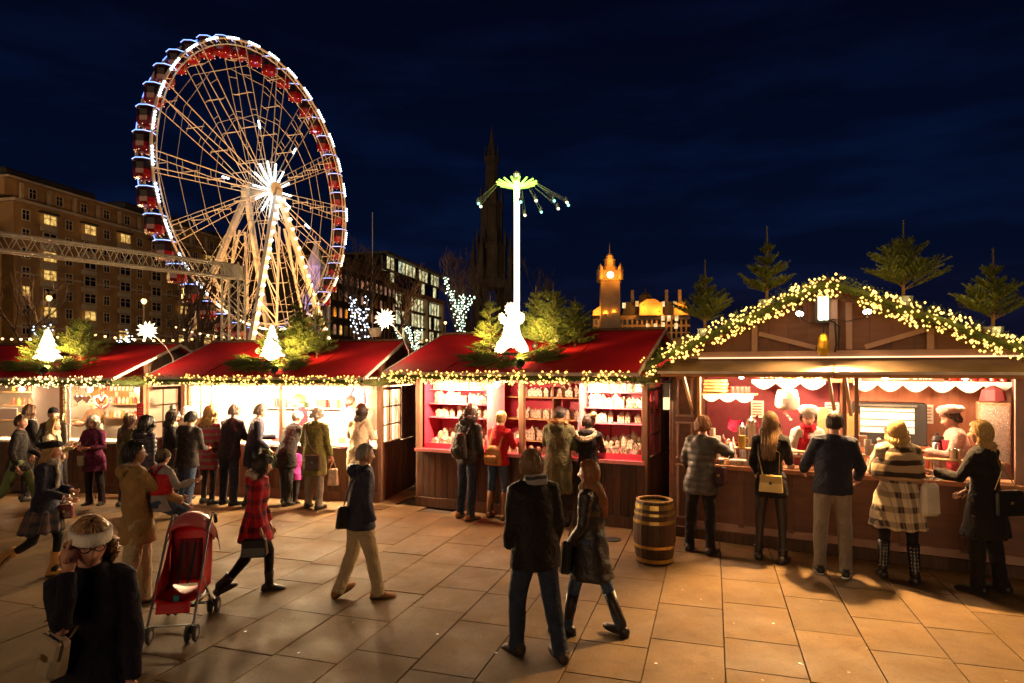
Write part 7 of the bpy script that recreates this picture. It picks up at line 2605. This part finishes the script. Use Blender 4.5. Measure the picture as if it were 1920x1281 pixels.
# --- ceramic stall customers
q = person('dark haired bearded man with backpack at the ceramic house stall', gnd(877, 972), 36, 1.78, (C_CHAR, .84, 1.08), (C_JEAND, 'reg', 1.02), ('curly', HAIR['dark']), skin='fair', beard=(.05, .03, .02), scarf=P_KNIT, shoes=(M_SHOEB, 'shoe', 0), pose=dict(hy=10, hp=-16, lean=3, ra=(6, 10, 36, 10), la=(8, 10, 30, 8), pocket='lr'), vox=.017)
def backpack(label, q, m, w=.28, h=.40, z=.18, y=-.20):
    t = thing('backpack', label, 'backpack', q['at'](z, 0, y), q['root'].rotation_euler.z)
    mb = MB()
    mb.rings([((0, 0, -h * .5), w * .42, .06), ((0, 0, -h * .45), w * .5, .085), ((0, -.01, 0), w * .5, .095), ((0, 0, h * .35), w * .45, .075), ((0, .01, h * .5), w * .28, .045)], 16)
    me = fuse(mb, .016, 2)
    folds(me, .006, 7, 0, 30)
    me.materials.append(m)
    link('body', me, t)
    MB().rings([((0, -.085, -h * .36), w * .36, .03), ((0, -.10, -h * .10), w * .38, .04), ((0, -.09, h * .04), w * .34, .025)], 14).build('front_pocket', m, t, smooth=True)
    R = q['M'].to_3x3().inverted()
    for sx in (-1, 1):
        pts = [q['at'](z + h * .42, sx * .09, y + .03), q['at'](.54, sx * .10, -.04), q['at'](.50, sx * .11, .10), q['at'](.30, sx * .13, .15), q['at'](.10, sx * .15, -.02)]
        MB().tube([R @ (p - q['at'](z, 0, y)) for p in pts], .020, 6, True, .4).build('strap', m, t)
    return t
backpack('dark backpack worn by the bearded man', q, cloth('dark_pack', (.030, .024, .022), rough=.6))
q = person('blonde woman in red jacket, jeans and brown boots at the ceramic stall', gnd(934, 971), 26, 1.68, (C_RED, .86, 1.10, dict(collar=.05)), (C_JEAN, 'slim', 1.02), ('bun', HAIR['blonde']), shoes=(M_SHOEB, 'heel', .82), pose=dict(fem=1, la=(22, 14, 90, 22), ra=(26, 14, 88, 18), hp=-8, spread=7), vox=.017)
t = backpack('slouchy tan leather rucksack on the red jacket', q, mat('tan_leather', (.40, .19, .055), rough=.45, var=.2, bump=.3, bscale=25), .30, .30, .08, -.19)
q = person('man in long green parka with fur hood at the ceramic stall', gnd(1047, 983), 24, 1.78, (C_PARKA, .46, 1.20, dict(hood=1, fur=M_FURT, pleat=.012)), (C_CHAR, 'reg', 1.0), ('crop', HAIR['black']), skin='fair', pose=dict(la=(24, 12, 60, 12), ra=(22, 12, 62, 12), hp=-8), vox=.017)
q = person('person in dark beanie with bobble and pale hooded dark coat at the ceramic stall', gnd(1104, 984), 26, 1.66, (C_BLACK, .62, 1.12, dict(hood=1)), (C_BLACK, 'slim', 1.0), ('short', HAIR['dark']), ('knit', C_CHAR, M_FURT), scarf=C_GREYT, pose=dict(fem=1, la=(30, 12, 50, 12), ra=(30, 12, 50, 12), hp=-6), vox=.017)
hp_ = MB()
pts = [q['at'](.545 - .11 * math.sin(a) , .165 * math.cos(a), -.10 - .12 * math.sin(a)) for a in [PI * k / 12 for k in range(13)]]
q0 = q['root']
Ri = q['M'].inverted()
for kk in range(3):
    hp_.tube([Ri @ (p + Vector((0, -.01 * kk, -.022 * kk))) for p in pts], .022, 8)
me = fuse(hp_, .012, 2)
folds(me, .005, 3, 0, 60)
me.materials.append(cloth('pale_hood_lining', (.30, .25, .18)))
link('hood_lining', me, q0)
hbm = MB().sphere(Ri @ (q['head'] + Vector((.06, -.07, .125))), .048, (1, 1, 1), 10, 8)
fur_ring(hbm, [Ri @ (q['head'] + Vector((.06, -.07, .115))), Ri @ (q['head'] + Vector((.06, -.07, .135)))], .035, .025, 4, 260)
hbm.build('fur_bobble', M_FURT, q0)
person('vendor in pale blue top and hat inside the ceramic house stall', F3.w(F3.x_at(1100, .9), .9, 0), 60, 1.80, (C_SKY, .82, 1.1), (C_BLACK, 'reg', 1.0), ('short', HAIR['grey']), ('knit', cloth('grey_blue_hat', (.30, .36, .46)), C_SKY), skin='fair', pose=dict(la=(20, 10, 60, 10), ra=(24, 10, 80, 10), hp=-10), z0=.06, vox=.02)
# --- walking couple in the middle
q = person('sandy haired man in black jacket and jeans walking away in the foreground', gnd(1004, 1228), -30, 1.69, (C_SHELLB, .76, 1.24, dict(crease=.009, collar=.05)), (C_JEAND, 'reg', 1.10), ('short', HAIR['sandy']), skin='pink', shoes=(mat('hiking_leather', (.050, .035, .025), rough=.7), 'shoe', 0),
           pose=dict(ll=(14, 10), rl=(-9, 8), fpl=10, fpr=-6, lean=4, tilt=1, la=(6, 12, 26, 4), ra=(-2, 12, 28, 4), pocket='lr', hy=34, spread=3), scarf=None, vox=.0125)
st = MB()
st.rings([((0, 0, 1.43), .10, .098), ((0, -.004, 1.475), .108, .102), ((0, 0, 1.515), .09, .09)], 20)
me = fuse(st, .012, 2)
folds(me, .008, 3, 0, 60)
me.materials.append(P_KNIT)
o = link('neck_warmer', me, q['root'])
q = person('auburn long haired woman in black padded coat and tall boots walking right', gnd(1110, 1190), -58, 1.565, (mat('padded_black', (.022, .019, .020), rough=.45, var=.15, bump=.25, bscale=50, wrinkle=.25), .58, 1.10, dict(quilt=.003, pitch=.11, crease=.009)), (C_JEAN, 'slim', 1.05), ('long', HAIR['auburn']), skin='fair', shoes=(M_SHOE, 'heel', .80), scarf=cloth('mustard_scarf', (.19, .12, .05)),
           pose=dict(fem=1, ll=(16, 5), rl=(-12, 8), fpr=-8, lean=3, la=(2, 10, 30, 10), ra=(-4, 12, 34, 10), pocket='lr', hy=-12, hp=2), vox=.0125)
hb = q['at'](.02, -.10, .20)
bag('shoulder_bag', 'black leather bag under the arm of the auburn haired walker', hb, (.10, .28, .28), mat('olive_black_leather', (.032, .032, .022), rough=.35), rad(-22), [hb + Vector((0, -.1, 0)), q['at'](.42, -.20, -.08), q['at'](.42, -.20, .05), hb + Vector((.0, .1, 0))], flap=False)
# --- customers at the hut
q = person('older woman in grey quilted jacket reaching to the hut counter', gnd(1314, 1034), 34, 1.74, (C_PUFF, .74, 1.22, dict(quilt=.010, pitch=.085)), (C_BLACK, 'reg', 1.02), ('short', HAIR['auburn']), skin='pink', pose=dict(fem=1, ra=('ik', (.26, .40, 1.36)), la=(10, 22, 60, 6), lean=5, hp=-4, spread=6), vox=.0155)
hb = q['at'](.18, .26, -.02)
bag('shoulder_bag', 'dark purple shoulder bag on the quilted jacket elbow', hb, (.12, .20, .24), mat('plum_leather', (.045, .016, .020), rough=.35), rad(-34), [hb + Vector((0, -.06, 0)), q['re'] + Vector((.02, 0, .03)), hb + Vector((0, .06, 0))], metal=M_BRASS, strap_m=M_BRASS, sr=.006)
q = person('long brown haired woman in short black skirt and tights at the hut', gnd(1446, 1050), 30, 1.82, (C_BLACK, .74, 1.0, dict(hip=.98)), (mat('sheer_tights', (.030, .022, .020), rough=.5), 'tights', 1.0), ('long', HAIR['sandy']), shoes=(M_SHOE, 'heel', .18), pose=dict(fem=1, ra=(16, 12, 80, 12), la=(12, 12, 40, 6), spread=5, lean=3), vox=.0155)
hb = q['at'](.06, .02, -.16)
bag('clutch_bag', 'gold framed box bag on the back of the short skirted woman', hb, (.26, .07, .21), mat('gold_leather', (.46, .33, .12), rough=.3, metal=.5), rad(-30), [hb + Vector((-.10, 0, 0)), q['at'](.30, -.12, -.15), q['at'](.50, -.14, .0), q['at'](.32, .12, -.14), hb + Vector((.10, 0, 0))], flap=True, metal=M_BLACK, sr=.006, soft=.008)
q = person('short haired man in black hooded top and grey trousers at the hut', gnd(1561, 1076), 24, 1.86, (C_NAVY, .86, 1.14, dict(hood=0, collar=.03)), (C_GREYT, 'reg', 1.02), ('crop', HAIR['dark']), skin='pink', shoes=(M_SHOE, 'trainer', 0), pose=dict(la=(8, 20, 50, 14), ra=(8, 20, 50, 14), spread=4, lean=2), vox=.0145)
q = person('blonde woman in fur collared cream plaid coat and studded boots', gnd(1684, 1086), 26, 1.78, (P_CREAM, .56, 1.26, dict(flare=.05, cape=P_FUR, pleat=.010)), (C_BLACK, 'slim', 1.0), ('bob', HAIR['blonde']), shoes=(M_SHOE, 'studs', .78), pose=dict(fem=1, la=(22, 16, 85, 16), ra=(22, 16, 85, 16), spread=6, hp=-6), vox=.0155)
q = person('blonde woman in black coat and glasses at the right edge', gnd(1848, 1110), -28, 1.80, (C_BLACK, .56, 1.14, dict(flare=.035, pleat=.008)), (C_BLACK, 'wide', 1.05), ('bob', HAIR['blonde']), glasses=True, shoes=(M_SHOE, 'heel', 0), pose=dict(fem=1, la=(24, 12, 70, 12), ra=(10, 12, 30, 6), hy=-20, hp=2, spread=3), vox=.0155)
hb = q['at'](.10, .05, -.175)
bag('shoulder_bag', 'large black handbag with gold rings on the black coat', hb, (.34, .12, .26), mat('black_grain_leather', (.018, .017, .016), rough=.4), rad(8), [hb + Vector((-.13, 0, 0)), q['at'](.30, -.02, -.17), q['at'](.52, .12, -.04), q['at'](.3, .17, -.10), hb + Vector((.12, 0, 0))], flap=False, metal=M_BRASS, strap_m=M_BRASS, sr=.006)
hb = q['lw'] + Vector((-.08, -.05, -.12))
bag('carrier_bag', 'white plastic carrier bag held by the black coated blonde woman', hb, (.22, .10, .36), mat('white_polythene', (.58, .56, .48), rough=.35, bump=.5, bscale=18, var=.15), rad(10), [hb + Vector((-.06, 0, -.02)), q['lw'] + Vector((-.02, 0, -.02)), hb + Vector((.06, 0, -.02))], flap=False, soft=.035)
# --- hut vendors
person('smiling vendor in white chef hat and white top behind the hut counter', F4.w(F4.x_at(1512, .62), .62, 0), 196, 1.72, (C_WHITE, .80, 1.16), (C_BLACK, 'reg', 1.0), ('short', HAIR['dark']), ('chef', cloth('chef_hat_white', (.80, .76, .70))), skin='pink', pose=dict(fem=1, la=(20, 12, 70, 20), ra=(20, 12, 70, 20), hp=-10, lean=10), z0=.10, apron=C_RED, scarf=C_RED, vox=.018)
person('vendor in pale pink jumper, red apron and floppy chef hat', F4.w(F4.x_at(1806, .75), .75, 0), -68, 1.76, (C_PINKS, .84, 1.14), (C_BLACK, 'reg', 1.0), ('short', HAIR['dark']), ('chef', C_PINKS), skin='pink', pose=dict(fem=1, la=('ik', (-.08, .42, 1.22)), ra=('ik', (.10, .40, 1.20)), lean=8, hp=-14, hatp=10), z0=.10, apron=C_RED, vox=.018)
# --- woman with the headband, close to the camera
q = person('woman in white headband and dark coat looking down, nearest the camera', Vector((px(176, VH, 3.15).x, 3.15, 0)), 152, 1.66, (cloth('midnight_wool', (.016, .014, .026), bump=.5), .46, .98, dict(crease=.010, pleat=.014, sleeve=.95)), (C_BLACK, 'reg', 1.0), ('bob', HAIR['fair']), ('band', mat('cream_fleece', (.84, .79, .68), rough=.95, bump=.7, bscale=90)), skin='pink', glasses=True,
           pose=dict(fem=1, ra=('ik', (.085, .17, 1.46), (.05, .35, -1)), la=(2, 3, 12, 6), hp=-12, hy=-4, lean=5), scarf=None, vox=.0115)
o = MB().rings([(Vector((0, .03, 1.36)), .06, .05), (Vector((0, .04, 1.42)), .065, .055)], 14).build('collar', cloth('teal_collar', (.10, .30, .30)), q['root'], smooth=True)
hb = q['at'](-.16, -.12, -.24)
hb = px(112, 1190, 2.95)
t = bag('handbag', 'beige handbag with brass rings at the lower left corner', hb, (.13, .09, .21), mat('beige_leather', (.42, .34, .24), rough=.35), rad(-20), [hb + Vector((-.05, 0, 0)), hb + Vector((.03, .02, .14)), q['at'](.20, .20, -.05), hb + Vector((.06, .02, .05)), hb + Vector((.05, 0, 0))], metal=M_BRASS, strap_m=M_BRASS, sr=.007, soft=.03)
t.rotation_euler.y = rad(18)

# ================================================================== pushchair
def stroller():
    p = Vector((-3.06, 5.96, 0))
    t = thing('pushchair', 'red folding pushchair with clear rain hood and twin wheels', 'pushchair', p, rad(10))
    t.scale = (.94, .94, .94)
    M_TUBE = mat('pushchair_tube', (.50, .48, .45), rough=.3, metal=.9)
    M_RCL = mat('pushchair_red', (.50, .012, .018), rough=.5, var=.12, bump=.3, bscale=60)
    M_RCD = mat('pushchair_lining', (.14, .008, .014), rough=.7)
    for sx in (-1, 1):
        x = sx * .20
        MB().tube([(x * 1.0, -.40, .09), (x * .98, -.08, .56), (x * .95, .16, .92), (x * .95, .30, 1.03), (x * .95, .40, 1.00), (x * .95, .42, .93)], .012, 8).build('side_tube', M_TUBE if sx else M_TUBE, t)
        MB().tube([(x, .30, .08), (x, .0, .40), (x * .98, -.10, .54)], .011, 8).build('rear_tube', M_TUBE, t)
        MB().tube([(x * .95, .31, 1.03), (x * .95, .40, 1.00), (x * .95, .42, .92)], .019, 8).build('handle_grip', M_BLACK, t)
        MB().tube([(x, -.24, .33), (x, .12, .27)], .010, 6).build('seat_rail', M_TUBE, t)
    MB().tube([(-.2, .20, .16), (.2, .24, .12)], .008, 6).build('cross_brace', M_BLACK, t)
    MB().tube([(.2, .20, .16), (-.2, .24, .12)], .008, 6).build('cross_brace', M_BLACK, t)
    MB().tube([(-.2, -.36, .14), (.2, -.36, .14)], .009, 6).build('foot_bar', M_TUBE, t)
    wm = MB()
    wm.lathe([(.045, -.012), (.075, -.014), (.082, 0), (.075, .014), (.045, .012)], 20, M=Matrix.Rotation(PI / 2, 4, 'Y'))
    tyre = wm.mesh('wheel', mat('tyre_rubber', (.035, .032, .030), rough=.7))
    hub = MB().lathe([(.012, -.016), (.05, -.010), (.05, .010), (.012, .016)], 12, M=Matrix.Rotation(PI / 2, 4, 'Y')).mesh('rim', mat('wheel_grey', (.34, .32, .30), rough=.4))
    for sx in (-1, 1):
        for y in (-.41, .31):
            for o in (-.035, .035):
                w = link('wheel', tyre, t, (sx * .20 + o, y, .082))
                link('rim', hub, w)
            B('wheel_fork', (sx * .20, y + .01, .115), (.03, .06, .08), M_BLACK, t, .006)
    def sheet(pts_fn, nu, nv, nm, m, th=.012):
        mb = MB()
        for i in range(nu + 1):
            for j in range(nv + 1):
                mb.v.append(tuple(pts_fn(i / nu, j / nv)))
        for i in range(nu):
            for j in range(nv):
                a = i * (nv + 1) + j
                mb.f.append((a, a + 1, a + nv + 2, a + nv + 1))
                mb.m.append(0)
        o = mb.build(nm, m, t, smooth=True)
        md = o.modifiers.new('thick', 'SOLIDIFY')
        md.thickness = th
        return o
    sheet(lambda a, b: ((a - .5) * .37, .16 + .10 * b - .04 * math.cos((a - .5) * PI) * -1 + .0, .36 + .56 * b), 10, 8, 'seat_back', M_RCL)
    sheet(lambda a, b: ((a - .5) * .22, .155 + .10 * b, .40 + .40 * b), 6, 6, 'seat_liner', M_RCD)
    sheet(lambda a, b: ((a - .5) * .37, -.26 + .46 * b, .34 - .05 * math.sin(a * PI) + .02 * b), 10, 6, 'seat', M_RCL)
    sheet(lambda a, b: ((a - .5) * .30, -.27 - .05 * b, .33 - .09 * b), 6, 4, 'leg_rest', M_RCL)
    for sx in (-1, 1):
        sheet(lambda a, b, s=sx: (s * (.185 + .012 * math.sin(b * PI)), -.22 + .44 * a + .04 * b, .34 + (.14 + .44 * a ** 1.5) * b), 8, 6, 'side_wing', M_RCL, .008)
    sheet(lambda a, b: (math.cos(PI * a) * .215, .30 - .20 * math.sin(b * PI * .5) * (.35 + .65 * math.sin(PI * a)), .80 + .26 * math.sin(PI * a) * (.72 + .28 * math.cos(b * PI * .55)) - .02 * b), 16, 8, 'hood', M_RCL)
    sheet(lambda a, b: (math.cos(PI * a) * .228, .31 - .23 * math.sin(b * PI * .5) * (.35 + .65 * math.sin(PI * a)), .80 + .282 * math.sin(PI * a) * (.72 + .28 * math.cos(b * PI * .55)) - .02 * b + .006 * math.sin(a * 40) * math.sin(b * 23)), 26, 14, 'rain_cover', mat('clear_pvc', (.9, .85, .8), rough=.08, alpha=.07, var=0, spec=1.0), .003)
    sheet(lambda a, b: (math.cos(PI * a) * .235, .33 + .10 * b, .78 + .25 * math.sin(PI * a) - .16 * b), 14, 4, 'hood_back_flap', cloth('cream_flap', (.52, .42, .30)), .005)
    for sx in (-.06, .06):
        MB().tube([(sx, .19, .78), (sx, .10, .62), (sx * .7, -.02, .42)], .012, 5, True, .4).build('harness_strap', M_BLACK, t)
    B('buckle_strap', (0, -.20, .30), (.05, .02, .14), cloth('teal_web', (.05, .26, .30)), t)
    MB().tube([(-.16, .05, .26), (-.10, .0, .20), (.10, .0, .20), (.16, .05, .26), (.15, .22, .26), (-.15, .22, .26)], .02, 6).build('basket', M_BLACK, t)
stroller()

# litter: few trodden scraps on the slabs
rl_ = random.Random(8)
for i, (u, v) in enumerate(((820, 1190), (1040, 1140), (1450, 1170), (1500, 1245), (930, 1225), (560, 1225), (1230, 1245), (460, 1185))):
    p = gnd(u, v)
    o = MB().box((0, 0, .002), (.022, .016, .002)).build('paper_scrap', M_WHITE, None, p + Vector((0, 0, .003)), rl_.uniform(0, 3))
    tag(o, 'tiny pale paper scrap trodden onto the foreground paving', 'litter', 'paper scraps on the paving')
